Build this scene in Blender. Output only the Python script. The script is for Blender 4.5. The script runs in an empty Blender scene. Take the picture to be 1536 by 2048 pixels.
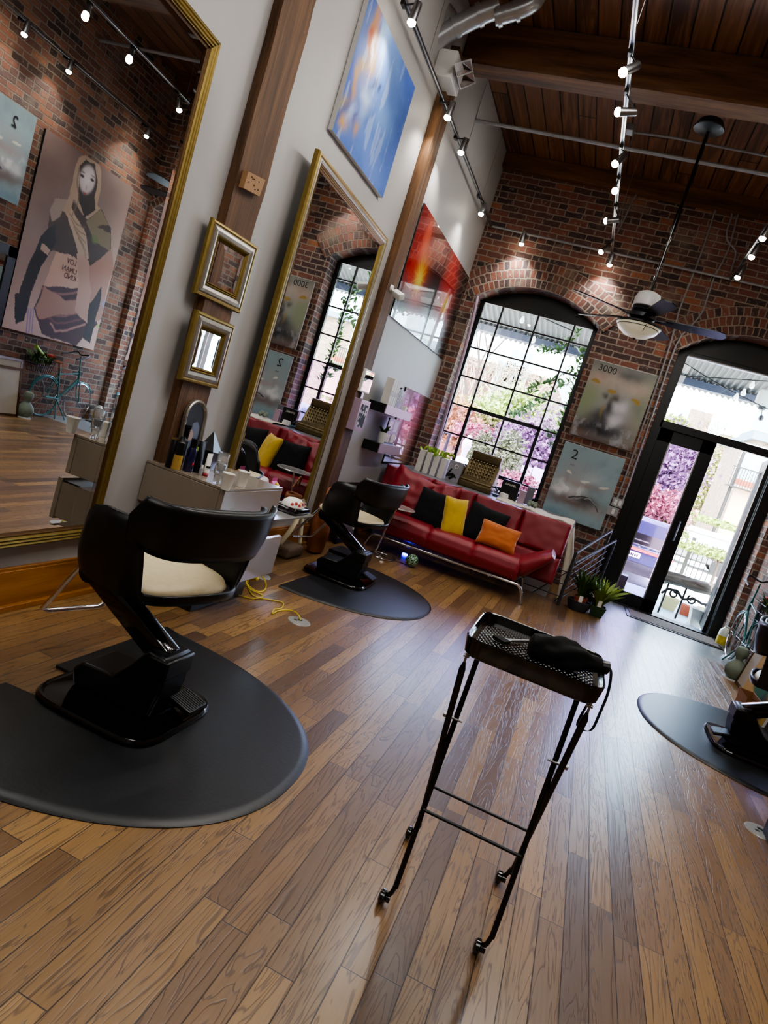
import bpy, bmesh, math, random
import numpy as np
from mathutils import Vector, Matrix, noise
random.seed(7); rng = np.random.default_rng(5)
PI = math.pi
# ------------------------------------------------------------------ camera solve
FPX, YAW, PITCH, ROLL = 1325.55, -0.27174, -0.13753, 0.30621
CAM = Vector((2.324, 0.0, 1.4))
_f = Vector((math.sin(YAW)*math.cos(PITCH), math.cos(YAW)*math.cos(PITCH), math.sin(PITCH)))
_r = Vector((math.cos(YAW), -math.sin(YAW), 0)); _u = _r.cross(_f)
RT = math.cos(ROLL)*_r + math.sin(ROLL)*_u
UP = -math.sin(ROLL)*_r + math.cos(ROLL)*_u
def ray(px, py): return ((px-768)/FPX)*RT - ((py-1024)/FPX)*UP + _f
def hit(px, py, ax, v):
    d = ray(px, py); return CAM + d*((v-CAM[ax])/d[ax])
def WX(px, py, x=0.0): return hit(px, py, 0, x)
def WY(px, py, y=8.83): return hit(px, py, 1, y)
def WZ(px, py, z=0.0): return hit(px, py, 2, z)
D = 8.83; XR = 4.5; ZC = 5.05; YB = -3.2

C = bpy.context.scene.collection
cam = bpy.data.cameras.new('camera'); co = bpy.data.objects.new('camera', cam); C.objects.link(co)
cam.sensor_fit = 'HORIZONTAL'; cam.sensor_width = 36; cam.lens = 36*FPX/1536; cam.clip_start = .02; cam.clip_end = 400
m = Matrix.Identity(4)
for i, v in enumerate((RT, UP, -_f)):
    for j in range(3): m[j][i] = v[j]
m.translation = CAM; co.matrix_world = m
bpy.context.scene.camera = co

# ------------------------------------------------------------------ materials
def lin(c):
    if isinstance(c, str):
        c = [int(c[i:i+2], 16)/255 for i in (0, 2, 4)]
    return tuple(x/12.92 if x <= .04045 else ((x+.055)/1.055)**2.4 for x in c[:3]) + (1,)
class NT:
    def __init__(s, name):
        s.m = bpy.data.materials.new(name); s.m.use_nodes = True; s.t = s.m.node_tree
        s.b = s.t.nodes['Principled BSDF']; s.out = s.t.nodes['Material Output']
    def n(s, typ, **k):
        nd = s.t.nodes.new(typ)
        for a, v in k.items():
            if a.startswith('i_'): s.set(nd, a[2:], v)
            else: setattr(nd, a, v)
        return nd
    def set(s, nd, key, v):
        key = int(key) if str(key).isdigit() else key.replace('_', ' ')
        if isinstance(v, bpy.types.NodeSocket): s.t.links.new(v, nd.inputs[key])
        else: nd.inputs[key].default_value = v
    def math(s, op, a, b=None, c=None):
        nd = s.n('ShaderNodeMath', operation=op)
        for i, v in enumerate((a, b, c)):
            if v is not None: s.set(nd, i, v)
        return nd.outputs[0]
    def mix(s, fac, a, b, mode='MIX'):
        nd = s.n('ShaderNodeMix', data_type='RGBA', blend_type=mode)
        s.set(nd, 0, fac); s.set(nd, 6, a); s.set(nd, 7, b); return nd.outputs[2]
    def ramp(s, fac, stops):
        nd = s.n('ShaderNodeValToRGB'); s.set(nd, 0, fac); e = nd.color_ramp.elements
        while len(e) < len(stops): e.new(.5)
        for x, (p, c) in zip(e, stops): x.position = p; x.color = lin(c)
        return nd.outputs[0]
    def noise(s, vec, scale, detail=3, dist=0, rough=.55, out=0):
        nd = s.n('ShaderNodeTexNoise'); nd.inputs['Scale'].default_value = scale; nd.inputs['Detail'].default_value = detail
        nd.inputs['Distortion'].default_value = dist; nd.inputs['Roughness'].default_value = rough
        if vec is not None: s.t.links.new(vec, nd.inputs['Vector'])
        return nd.outputs[out]
    def obj(s): return s.n('ShaderNodeTexCoord').outputs['Object']
    def mapped(s, vec, sc=(1, 1, 1), loc=(0, 0, 0), rot=(0, 0, 0)):
        nd = s.n('ShaderNodeMapping'); s.set(nd, 'Vector', vec)
        nd.inputs['Scale'].default_value = sc; nd.inputs['Location'].default_value = loc; nd.inputs['Rotation'].default_value = rot
        return nd.outputs[0]
    def P(s, **k):
        for a, v in k.items(): s.set(s.b, a, v)
    def bump(s, h, st=.3, dist=.01):
        nd = s.n('ShaderNodeBump'); s.set(nd, 'Height', h); nd.inputs['Strength'].default_value = st; nd.inputs['Distance'].default_value = dist
        s.set(s.b, 'Normal', nd.outputs[0])
MATS = {}
def mat(name, col, rough=.5, metal=0, var=.12, sc=12, bump=0, coat=0, emit=0, sheen=0, stretch=(1, 1, 1), trans=0, spec=None):
    if name in MATS: return MATS[name]
    t = NT(name); c = lin(col)
    v = t.mapped(t.obj(), stretch)
    f = t.noise(v, sc)
    d = tuple(x*(1-var) for x in c[:3])+(1,); h = tuple(min(1, x*(1+var)) for x in c[:3])+(1,)
    colr = t.mix(f, d, h)
    t.P(Base_Color=colr, Roughness=rough, Metallic=metal)
    if bump: t.bump(f, bump, .004)
    if coat: t.P(Coat_Weight=coat, Coat_Roughness=.04)
    if sheen: t.P(Sheen_Weight=sheen)
    if trans: t.P(Transmission_Weight=trans, IOR=1.45)
    if spec is not None: t.P(Specular_IOR_Level=spec)
    if emit: t.P(Emission_Color=c, Emission_Strength=emit)
    MATS[name] = t.m; return t.m
def attr_mat(name, rough=.6, coat=0, bump=.15):
    if name in MATS: return MATS[name]
    t = NT(name); a = t.n('ShaderNodeAttribute', attribute_name='Col')
    f = t.noise(t.obj(), 180, 2)
    t.P(Base_Color=t.mix(.12, a.outputs['Color'], t.mix(f, (0, 0, 0, 1), (1, 1, 1, 1)), 'SOFT_LIGHT'), Roughness=rough)
    if bump: t.bump(f, bump, .002)
    if coat: t.P(Coat_Weight=coat, Coat_Roughness=.01, Coat_IOR=1.5, Specular_IOR_Level=.15)
    MATS[name] = t.m; return t.m
def cells(t, u, v, w, h, jit=0.5, header=0):
    """running-bond cells: returns (random colour vector, distance to the joint in metres, cell vector)"""
    row = t.math('FLOOR', t.math('DIVIDE', v, h))
    fv = t.math('FRACT', t.math('DIVIDE', v, h))
    wn = t.n('ShaderNodeTexWhiteNoise', noise_dimensions='1D'); t.set(wn, 'W', row)
    if jit < 0: off = wn.outputs['Value']
    else: off = t.math('ADD', t.math('MULTIPLY', t.math('MODULO', row, 2.0), .5), t.math('MULTIPLY', wn.outputs['Value'], .18))
    if header:
        k = t.math('LESS_THAN', t.math('ABSOLUTE', t.math('MODULO', row, float(header))), .5)
        wid = t.math('MULTIPLY', w, t.math('SUBTRACT', 1.0, t.math('MULTIPLY', k, .5)))
    else: wid = t.math('ADD', w, 0.0)
    uu = t.math('ADD', t.math('DIVIDE', u, wid), off)
    cid = t.math('FLOOR', uu); fu = t.math('FRACT', uu)
    cb = t.n('ShaderNodeCombineXYZ'); t.set(cb, 0, cid); t.set(cb, 1, row)
    w2 = t.n('ShaderNodeTexWhiteNoise', noise_dimensions='2D'); t.set(w2, 'Vector', cb.outputs[0])
    du = t.math('MULTIPLY', t.math('MINIMUM', fu, t.math('SUBTRACT', 1.0, fu)), wid)
    dv = t.math('MULTIPLY', t.math('MINIMUM', fv, t.math('SUBTRACT', 1.0, fv)), h)
    return w2, t.math('MINIMUM', du, dv), cb.outputs[0]
def smooth(t, x, a, b):
    nd = t.n('ShaderNodeMapRange', interpolation_type='SMOOTHSTEP'); t.set(nd, 0, x)
    nd.inputs[1].default_value = a; nd.inputs[2].default_value = b; return nd.outputs[0]
def brick_mat(name, uv=False, w=.225, h=.0755, header=6, pale=0.0, ramp=None, mort='b0a292', white=False):
    t = NT(name)
    if uv:
        s = t.n('ShaderNodeSeparateXYZ'); t.set(s, 0, t.n('ShaderNodeTexCoord').outputs['UV'])
        o = t.obj(); u, v = s.outputs[0], s.outputs[1]
    else:
        o = t.obj(); s = t.n('ShaderNodeSeparateXYZ'); t.set(s, 0, o)
        u, v = t.math('ADD', s.outputs[0], s.outputs[1]), s.outputs[2]
    n1 = t.noise(o, 9, 2, out=1); sp = t.n('ShaderNodeSeparateXYZ'); t.set(sp, 0, n1)
    u = t.math('ADD', u, t.math('MULTIPLY', t.math('SUBTRACT', sp.outputs[0], .5), .03))
    v = t.math('ADD', v, t.math('MULTIPLY', t.math('SUBTRACT', sp.outputs[1], .5), .022))
    wn, dist, cid = cells(t, u, v, w, h, .5, header)
    nf = t.noise(o, 45, 4, rough=.7)
    dist2 = t.math('ADD', dist, t.math('MULTIPLY', t.math('SUBTRACT', nf, .5), .011))
    mask = smooth(t, dist2, .0055, .0100)
    ramp = ramp or [(0, '3d3234'), (.25, '533d3a'), (.5, '684640'), (.75, '734a40'), (.93, '835344'), (1, '9a6446')]
    bc = t.ramp(wn.outputs['Value'], ramp)
    big = t.noise(o, 2.2, 3)
    bc = t.mix(.45, bc, t.mix(nf, (.05, .05, .05, 1), (1, .95, .9, 1)), 'OVERLAY')
    bc = t.mix(smooth(t, t.noise(o, 22, 5, rough=.75), .57, .68), bc, lin('988a7a'))      # lime smears
    bc = t.mix(t.math('MULTIPLY', smooth(t, big, .55, .72), .45), bc, lin('9a8a78'))
    if pale: bc = t.mix(pale, bc, lin('a89c92'))
    mc = t.mix(nf, lin('6e6054'), lin(mort))
    t.P(Base_Color=t.mix(mask, mc, bc), Roughness=.85)
    t.bump(t.math('ADD', mask, t.math('MULTIPLY', nf, .5)), .8, .012)
    return t.m
def wood_mat(name, a, b, c, along='y', rough=.6, scale=1.0, bump=.3, knots=True):
    """timber with the grain along one axis"""
    t = NT(name); o = t.obj()
    st = {'x': (.6, 9, 9), 'y': (9, .6, 9), 'z': (9, 9, .6)}[along]
    v = t.mapped(o, tuple(q*scale for q in st))
    f = t.noise(v, 1.6, 5, dist=.6, rough=.6); g = t.noise(v, 9, 3, rough=.7)
    col = t.ramp(f, [(.3, a), (.5, b), (.7, c)])
    col = t.mix(t.math('MULTIPLY', smooth(t, g, .55, .75), .55), col, lin(a))
    t.P(Base_Color=col, Roughness=rough); t.bump(t.math('ADD', f, g), bump, .006)
    return t.m
def plank_floor():
    t = NT('oak_planks'); o = t.obj(); s = t.n('ShaderNodeSeparateXYZ'); t.set(s, 0, o)
    wn, dist, cid = cells(t, s.outputs[1], s.outputs[0], .92, .0825, -1)
    base = t.ramp(wn.outputs['Value'], [(0, '523a25'), (.15, '674b2e'), (.4, '785a38'), (.65, '84653d'), (.85, '957346'), (1, '5f4530')])
    add = t.n('ShaderNodeVectorMath', operation='MULTIPLY_ADD'); t.set(add, 0, cid); add.inputs[1].default_value = (7.3, 3.1, 5.7); t.set(add, 2, o)
    v = t.mapped(add.outputs[0], (11, .9, 1))
    f = t.noise(v, 1.0, 3, dist=1.2)
    w = t.math('ABSOLUTE', t.math('SINE', t.math('MULTIPLY', f, 36.0)))      # cathedral grain
    w = smooth(t, w, .0, .55)
    fine = t.noise(t.mapped(o, (130, 5, 1)), 1, 3)
    col = t.mix(t.math('MULTIPLY', t.math('SUBTRACT', 1.0, w), .62), base, lin('3a2314'))
    col = t.mix(.30, col, t.mix(fine, (0, 0, 0, 1), (1, 1, 1, 1)), 'SOFT_LIGHT')
    knot = smooth(t, t.noise(t.mapped(add.outputs[0], (9, 3, 1)), 1, 2), .73, .80)
    col = t.mix(t.math('MULTIPLY', knot, .5), col, lin('2e1a10'))
    gap = smooth(t, dist, .0006, .0022)
    col = t.mix(gap, lin('22140c'), col)
    t.P(Base_Color=col, Roughness=t.math('ADD', .30, t.math('MULTIPLY', fine, .14)), Specular_IOR_Level=.6, Coat_Weight=.35, Coat_Roughness=.22)
    h = t.math('ADD', t.math('MULTIPLY', gap, .6), t.math('ADD', t.math('MULTIPLY', w, .28), t.math('MULTIPLY', fine, .12)))
    t.bump(h, .55, .0035)
    return t.m
def tile_mat():
    t = NT('slate_tiles'); o = t.obj(); s = t.n('ShaderNodeSeparateXYZ'); t.set(s, 0, o)
    wn, dist, cid = cells(t, s.outputs[0], s.outputs[1], .42, .30, .5)
    n = t.noise(o, 8, 4)
    col = t.mix(n, lin('6f7374'), lin('949a9c'))
    col = t.mix(.4, col, t.mix(wn.outputs['Value'], (.2, .2, .2, 1), (.8, .8, .8, 1)), 'SOFT_LIGHT')
    g = smooth(t, dist, .001, .003)
    t.P(Base_Color=t.mix(g, lin('3c3c3a'), col), Roughness=.32); t.bump(t.math('ADD', g, n), .3, .003)
    return t.m
def plank_ceiling():
    t = NT('dark_ceiling_boards'); o = t.obj(); s = t.n('ShaderNodeSeparateXYZ'); t.set(s, 0, o)
    wn, dist, cid = cells(t, s.outputs[1], s.outputs[0], 5.2, .19, -1)
    base = t.ramp(wn.outputs['Value'], [(0, '4a3020'), (.5, '63412b'), (1, '785034')])
    f = t.noise(t.mapped(o, (14, .8, 1)), 1.2, 5, dist=1.0)
    col = t.mix(smooth(t, f, .4, .7), base, lin('8a6040'))
    g = smooth(t, dist, .004, .009)
    t.P(Base_Color=t.mix(g, lin('0c0705'), col), Roughness=.6); t.bump(t.math('ADD', g, t.math('MULTIPLY', f, .3)), .6, .01)
    return t.m
def plaster_mat(name='white_plaster', a='9a9896', b='acaaa8'):
    t = NT(name); o = t.obj(); f = t.noise(o, 1.5, 4); g = t.noise(o, 60, 3)
    t.P(Base_Color=t.mix(f, lin(a), lin(b)), Roughness=.55); t.bump(g, .08, .003); return t.m
def corrugated(name, col1, col2):
    t = NT(name); o = t.obj(); f = t.noise(t.mapped(o, (1, .3, 1)), 3, 4)
    t.P(Base_Color=t.mix(f, lin(col1), lin(col2)), Roughness=.5, Metallic=.3); return t.m
def glass_mat(name, tint, gloss=.08, rough=0.0):
    t = NT(name); tr = t.n('ShaderNodeBsdfTransparent'); tr.inputs[0].default_value = tint
    gl = t.n('ShaderNodeBsdfGlossy'); gl.inputs['Roughness'].default_value = rough; gl.inputs[0].default_value = (1, 1, 1, 1)
    lw = t.n('ShaderNodeLayerWeight'); lw.inputs[0].default_value = .35
    f = t.math('ADD', t.math('MULTIPLY', lw.outputs['Fresnel'], .5), gloss*t.__dict__.get('k', 1))
    nz = t.math('MULTIPLY', t.noise(t.obj(), 2, 2), .02); f = t.math('ADD', f, nz)
    mx = t.n('ShaderNodeMixShader'); t.set(mx, 0, f); t.t.links.new(tr.outputs[0], mx.inputs[1]); t.t.links.new(gl.outputs[0], mx.inputs[2])
    t.t.links.new(mx.outputs[0], t.out.inputs[0]); return t.m
def mirror_mat():
    t = NT('silvered_glass'); f = t.noise(t.obj(), 1, 1)
    t.P(Base_Color=t.mix(f, (.84, .86, .86, 1), (.88, .9, .9, 1)), Metallic=1.0, Roughness=0.0); return t.m
def leaf_mat(name, a, b, rough=.5, em=0):
    t = NT(name); f = t.noise(t.obj(), 14, 2)
    c = t.mix(f, lin(a), lin(b)); t.P(Base_Color=c, Roughness=rough, Subsurface_Weight=0)
    if em: t.P(Emission_Color=c, Emission_Strength=em)
    return t.m

M = dict(
 brick=brick_mat('old_red_brick'), brick_uv=brick_mat('arch_brick', uv=True, w=.072, h=.112, header=0),
 brick_side=brick_mat('side_wall_brick', ramp=[(0, '3c302d'), (.25, '553c35'), (.5, '6e4a3c'), (.75, '7d5343'), (1, '8e6248')], mort='938779'),
 floor=plank_floor(), tiles=tile_mat(), ceil=plank_ceiling(), plaster=plaster_mat(),
 beam=wood_mat('beam_timber', '3c2614', '694528', '825a36', 'x', .65), post=wood_mat('post_timber', '37220f', '5a3d24', '745232', 'z', .7, bump=.6),
 base=wood_mat('oak_skirting', '74491c', '956128', 'a87436', 'y', .35, bump=.1),
 mirror=mirror_mat(), black=mat('black_satin', '0b0b0d', .35), blackgloss=mat('black_gloss', '070708', .12, coat=.6),
 blackmat=mat('black_rubber', '111214', .42, bump=.15, sc=60, var=.3), chrome=mat('chrome', 'd8d8dc', .12, 1, .03), steel=mat('brushed_steel', 'a6a6a8', .32, 1, .1),
 railgrey=mat('rail_grey_paint', '2f2f32', .55), darksteel=mat('dark_steel', '3a3a3e', .4, .8), conduit=mat('galvanised_conduit', '9a9b9d', .45, .45, .1), duct=mat('galvanised_duct', 'bcc0c4', .3, .7, .15, 20),
 vanity=mat('beige_gloss_lacquer', '8a7e70', .2, coat=.3, var=.03), cream=mat('cream_leather', 'd8c8a2', .45, bump=.1, sc=40),
 red=mat('red_leather', '7f1826', .42, var=.12, sc=6, bump=.12), redseam=mat('dark_red_seam', '5a0b15', .6),
 white=mat('white_plastic', 'd5d5d3', .35, var=.04), paper=mat('white_paper', 'e2e0d8', .7, var=.04), greylam=mat('grey_worktop', '6a6a6e', .35),
 whitepaint=mat('white_paint', 'b9b9c0', .5, var=.05), cloth=mat('ivory_cloth', 'c4bcae', .85, bump=.2, sc=30),
 yellow=mat('yellow_velvet', 'c2a222', .8, var=.2, sc=9, sheen=.5), navy=mat('black_navy_fabric', '05070c', .95), orange=mat('orange_velvet', 'b8611c', .75, var=.2, sc=9, sheen=.5),
 yellowrub=mat('yellow_rubber', 'c9b33a', .45), bulb=mat('lit_lamp_face', 'fff6e2', .4, emit=45, var=.01), gold=mat('gold_leaf', '8c7843', .38, .75, .35, 14), silver=mat('champagne_leaf', '9c978c', .35, .75, .25, 14),
 bronzef=mat('bronze_leaf', '5c4326', .4, .6, .3, 14), glass=glass_mat('clear_pane', (.96, .98, .98, 1), .04), glass_v=glass_mat('violet_pane', (.84, .73, .92, 1), .04),
 tumbler=mat('clear_tumbler_glass', 'f4f6f8', .02, trans=.9, var=.01), acrylic=mat('acrylic_tray', 'b9b6b4', .15, .5, .05),
 brass=mat('aged_brass', '5d5138', .42, .75, .5, 60, bump=.5), leather=mat('tan_leather', '7a4423', .6, bump=.2), tweed=mat('patterned_cloth', '6b5a4c', .9, var=.6, sc=80),
 concrete=mat('sunlit_concrete', 'c9c7c0', .9, var=.1, sc=3), iron=mat('wrought_iron', '1b1714', .6), log=wood_mat('driftwood', '4a4038', '6e6258', '8a7d70', 'x', .9, bump=.9),
 terra=mat('terracotta', '9c4a30', .8), pot=mat('grey_pot', '2e3138', .5), greenpot=mat('green_pot', '1c3a1e', .45), soil=mat('soil', '1d140e', .95, var=.5, sc=60),
 leafd=leaf_mat('deep_leaf', '1c3312', '44691f'), leafy=leaf_mat('variegated_leaf', '2f5a18', '98a83c'), leafl=leaf_mat('lettuce_leaf', '6f9a2c', 'a5c550'),
 teal=mat('teal_enamel', '2e6a66', .4, .2, .2), stone=mat('weathered_stone', '6f7a6c', .7, var=.35, sc=25, bump=.4), card=mat('tan_cardboard', '8a5f3a', .8),
 fanbowl=mat('frosted_bowl', 'd6cfb4', .35, emit=.25, var=.06), greyglass=mat('bottle_clear', 'b8bcbc', .1, trans=.6), mauve=mat('mauve_shelf_front', 'a08a9c', .3, var=.04),
 coir=mat('coir', '6a6058', .95, var=.5, sc=120, bump=.5), felt=mat('black_felt', '050506', .95, var=.3, sc=20))

# ------------------------------------------------------------------ mesh helpers
def box(bm, lo, hi, mtx=None):
    vs = bmesh.ops.create_cube(bm, size=1)['verts']
    for v in vs:
        v.co = Vector([lo[i]+(hi[i]-lo[i])*(v.co[i]+.5) for i in range(3)])
        if mtx: v.co = mtx @ v.co
    return vs
def rbox(bm, lo, hi, r, seg=3, mtx=None):
    b = bmesh.new(); box(b, lo, hi)
    bmesh.ops.bevel(b, geom=b.edges[:], offset=r, segments=seg, profile=.5, affect='EDGES')
    if mtx: bmesh.ops.transform(b, matrix=mtx, verts=b.verts)
    me = bpy.data.meshes.new('t'); b.to_mesh(me); b.free(); bm.from_mesh(me); bpy.data.meshes.remove(me)
def tube(bm, pts, r, n=10, cap=True, closed=False):
    pts = [Vector(p) for p in pts]; N = len(pts)
    rs = r if isinstance(r, (list, tuple)) else [r]*N
    rings = []; prev = None
    for i, p in enumerate(pts):
        a = pts[i-1] if (i > 0 or closed) else p; b = pts[(i+1) % N] if (i < N-1 or closed) else p
        t = (b-a).normalized()
        if prev is None:
            ref = Vector((0, 0, 1)) if abs(t.z) < .9 else Vector((1, 0, 0)); x = t.cross(ref).normalized()
        else:
            x = (prev - t*prev.dot(t)).normalized()
        prev = x; y = t.cross(x)
        rings.append([bm.verts.new(p + rs[i]*(math.cos(2*PI*k/n)*x + math.sin(2*PI*k/n)*y)) for k in range(n)])
    for i in range(N if closed else N-1):
        A, B = rings[i], rings[(i+1) % N]
        for k in range(n): bm.faces.new((A[k], A[(k+1) % n], B[(k+1) % n], B[k]))
    if cap and not closed:
        bm.faces.new(rings[0][::-1]); bm.faces.new(rings[-1])
def arc(c, r, a0, a1, n, plane='xy'):
    o = []
    for i in range(n+1):
        a = a0+(a1-a0)*i/n; u, v = r*math.cos(a), r*math.sin(a)
        o.append(Vector(c)+Vector({'xy': (u, v, 0), 'xz': (u, 0, v), 'yz': (0, u, v)}[plane]))
    return o
def smoothline(pts, n=6):
    P = [Vector(p) for p in pts]; P = [P[0]*2-P[1]]+P+[P[-1]*2-P[-2]]; out = []
    for i in range(1, len(P)-2):
        for k in range(n):
            t = k/n; a, b, c, d = P[i-1:i+3]
            out.append(.5*((2*b)+(c-a)*t+(2*a-5*b+4*c-d)*t*t+(3*b-a-3*c+d)*t**3))
    out.append(P[-2]); return out
def lathe(bm, prof, c=(0, 0, 0), n=24, mtx=None, sx=1, sy=1):
    rings = []
    for r, z in prof:
        if r < 1e-5: rings.append([bm.verts.new(Vector((0, 0, z)))])
        else: rings.append([bm.verts.new(Vector((sx*r*math.cos(2*PI*k/n), sy*r*math.sin(2*PI*k/n), z))) for k in range(n)])
    for A, B in zip(rings, rings[1:]):
        for k in range(n):
            a = [A[0]] if len(A) == 1 else [A[k], A[(k+1) % n]]; b = [B[0]] if len(B) == 1 else [B[(k+1) % n], B[k]]
            if len(a)+len(b) > 2: bm.faces.new(a+b)
    T = Matrix.Translation(Vector(c)) @ (mtx or Matrix.Identity(4))
    for R_ in rings:
        for v in R_: v.co = T @ v.co
def prism(bm, poly, fn0, fn1):
    """closed polygon of 2D points extruded between two mappings"""
    A = [bm.verts.new(fn0(p)) for p in poly]; B = [bm.verts.new(fn1(p)) for p in poly]
    n = len(poly)
    for k in range(n): bm.faces.new((A[k], A[(k+1) % n], B[(k+1) % n], B[k]))
    bm.faces.new(A[::-1]); bm.faces.new(B)
def sheet(bm, f, nu, nv, wrap=False):
    g = [[bm.verts.new(f(i/nu, j/nv)) for j in range(nv+1)] for i in range(nu+(0 if wrap else 1))]
    L = len(g)
    for i in range(nu):
        for j in range(nv):
            bm.faces.new((g[i][j], g[(i+1) % L][j], g[(i+1) % L][j+1], g[i][j+1]))
    return g
def face_dir(d):
    return Vector((0, 0, 1)).rotation_difference(Vector(d)).to_matrix().to_4x4()
def tagp(o, label=None, cat=None, group=None, kind=None):
    if label: o['label'] = label
    if cat: o['category'] = cat
    if group: o['group'] = group
    if kind: o['kind'] = kind
    return o
def thing(name, label, cat, loc=(0, 0, 0), rotz=0, group=None):
    o = bpy.data.objects.new(name, None); C.objects.link(o); o.empty_display_size = .05
    o.matrix_world = Matrix.Translation(Vector(loc)) @ Matrix.Rotation(rotz, 4, 'Z')
    tagp(o, label, cat, group); return o
def wm(p):
    m_ = p.matrix_basis.copy(); q = p.parent
    while q is not None: m_ = q.matrix_basis @ m_; q = q.parent
    return m_
def obj(name, bm, mt, parent=None, world=True, smooth=True, bevel=0, solid=0, subsurf=0, angle=40, label=None):
    """one mesh object; world=True: the bmesh is in world coordinates"""
    bmesh.ops.recalc_face_normals(bm, faces=bm.faces)
    if parent is not None and world: bmesh.ops.transform(bm, matrix=wm(parent).inverted(), verts=bm.verts)
    me = bpy.data.meshes.new(name); bm.to_mesh(me); bm.free()
    me.materials.append(mt)
    if smooth:
        me.polygons.foreach_set('use_smooth', [True]*len(me.polygons))
        try: me.set_sharp_from_angle(angle=math.radians(angle))
        except Exception: pass
    o = bpy.data.objects.new(name, me); C.objects.link(o)
    if parent is not None: o.parent = parent
    if solid:
        md = o.modifiers.new('solid', 'SOLIDIFY'); md.thickness = solid; md.offset = 0
    if subsurf:
        md = o.modifiers.new('sub', 'SUBSURF'); md.levels = md.render_levels = subsurf
    if bevel:
        md = o.modifiers.new('bev', 'BEVEL'); md.width = bevel; md.segments = 2; md.limit_method = 'ANGLE'; md.angle_limit = .6
    if label: o['label'] = label
    return o
def bx(name, lo, hi, mt, parent=None, bevel=.002, mtx=None, **k):
    bm = bmesh.new(); box(bm, lo, hi, mtx); return obj(name, bm, mt, parent, bevel=bevel, **k)
def B(): return bmesh.new()
def struct(o): o['kind'] = 'structure'; return o
def dup(o, loc=None, rotz=None, label=None, group=None, delta=None):
    r = o.copy(); C.objects.link(r)
    L = Vector(loc) if loc is not None else r.matrix_basis.translation.copy()
    if delta is not None: L = r.matrix_basis.translation+Vector(delta)
    r.matrix_basis = Matrix.Translation(L) @ (Matrix.Rotation(rotz, 4, 'Z') if rotz is not None else o.matrix_basis.to_3x3().to_4x4())
    if label: r['label'] = label
    if group: r['group'] = group
    def rec(src, dst):
        for ch in [x for x in C.objects if x.parent is src]:
            c = ch.copy(); C.objects.link(c); c.parent = dst; rec(ch, c)
    rec(o, r); return r
def text(name, s, size, mt, parent, origin, xdir, ydir, extrude=.0008):
    """flat lettering; xdir = reading direction, ydir = up"""
    cu = bpy.data.curves.new(name, 'FONT'); cu.body = s; cu.size = size; cu.extrude = extrude; cu.align_x = 'CENTER'; cu.align_y = 'CENTER'
    t = bpy.data.objects.new('tmp', cu); C.objects.link(t)
    me = bpy.data.meshes.new_from_object(t); bpy.data.objects.remove(t); bpy.data.curves.remove(cu)
    x = Vector(xdir).normalized(); y = Vector(ydir).normalized(); z = x.cross(y)
    T = Matrix(((x.x, y.x, z.x, origin[0]), (x.y, y.y, z.y, origin[1]), (x.z, y.z, z.z, origin[2]), (0, 0, 0, 1)))
    if parent is not None: T = wm(parent).inverted() @ T
    me.transform(T); me.materials.clear(); me.materials.append(mt)
    o = bpy.data.objects.new(name, me); C.objects.link(o); o.parent = parent; return o

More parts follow.
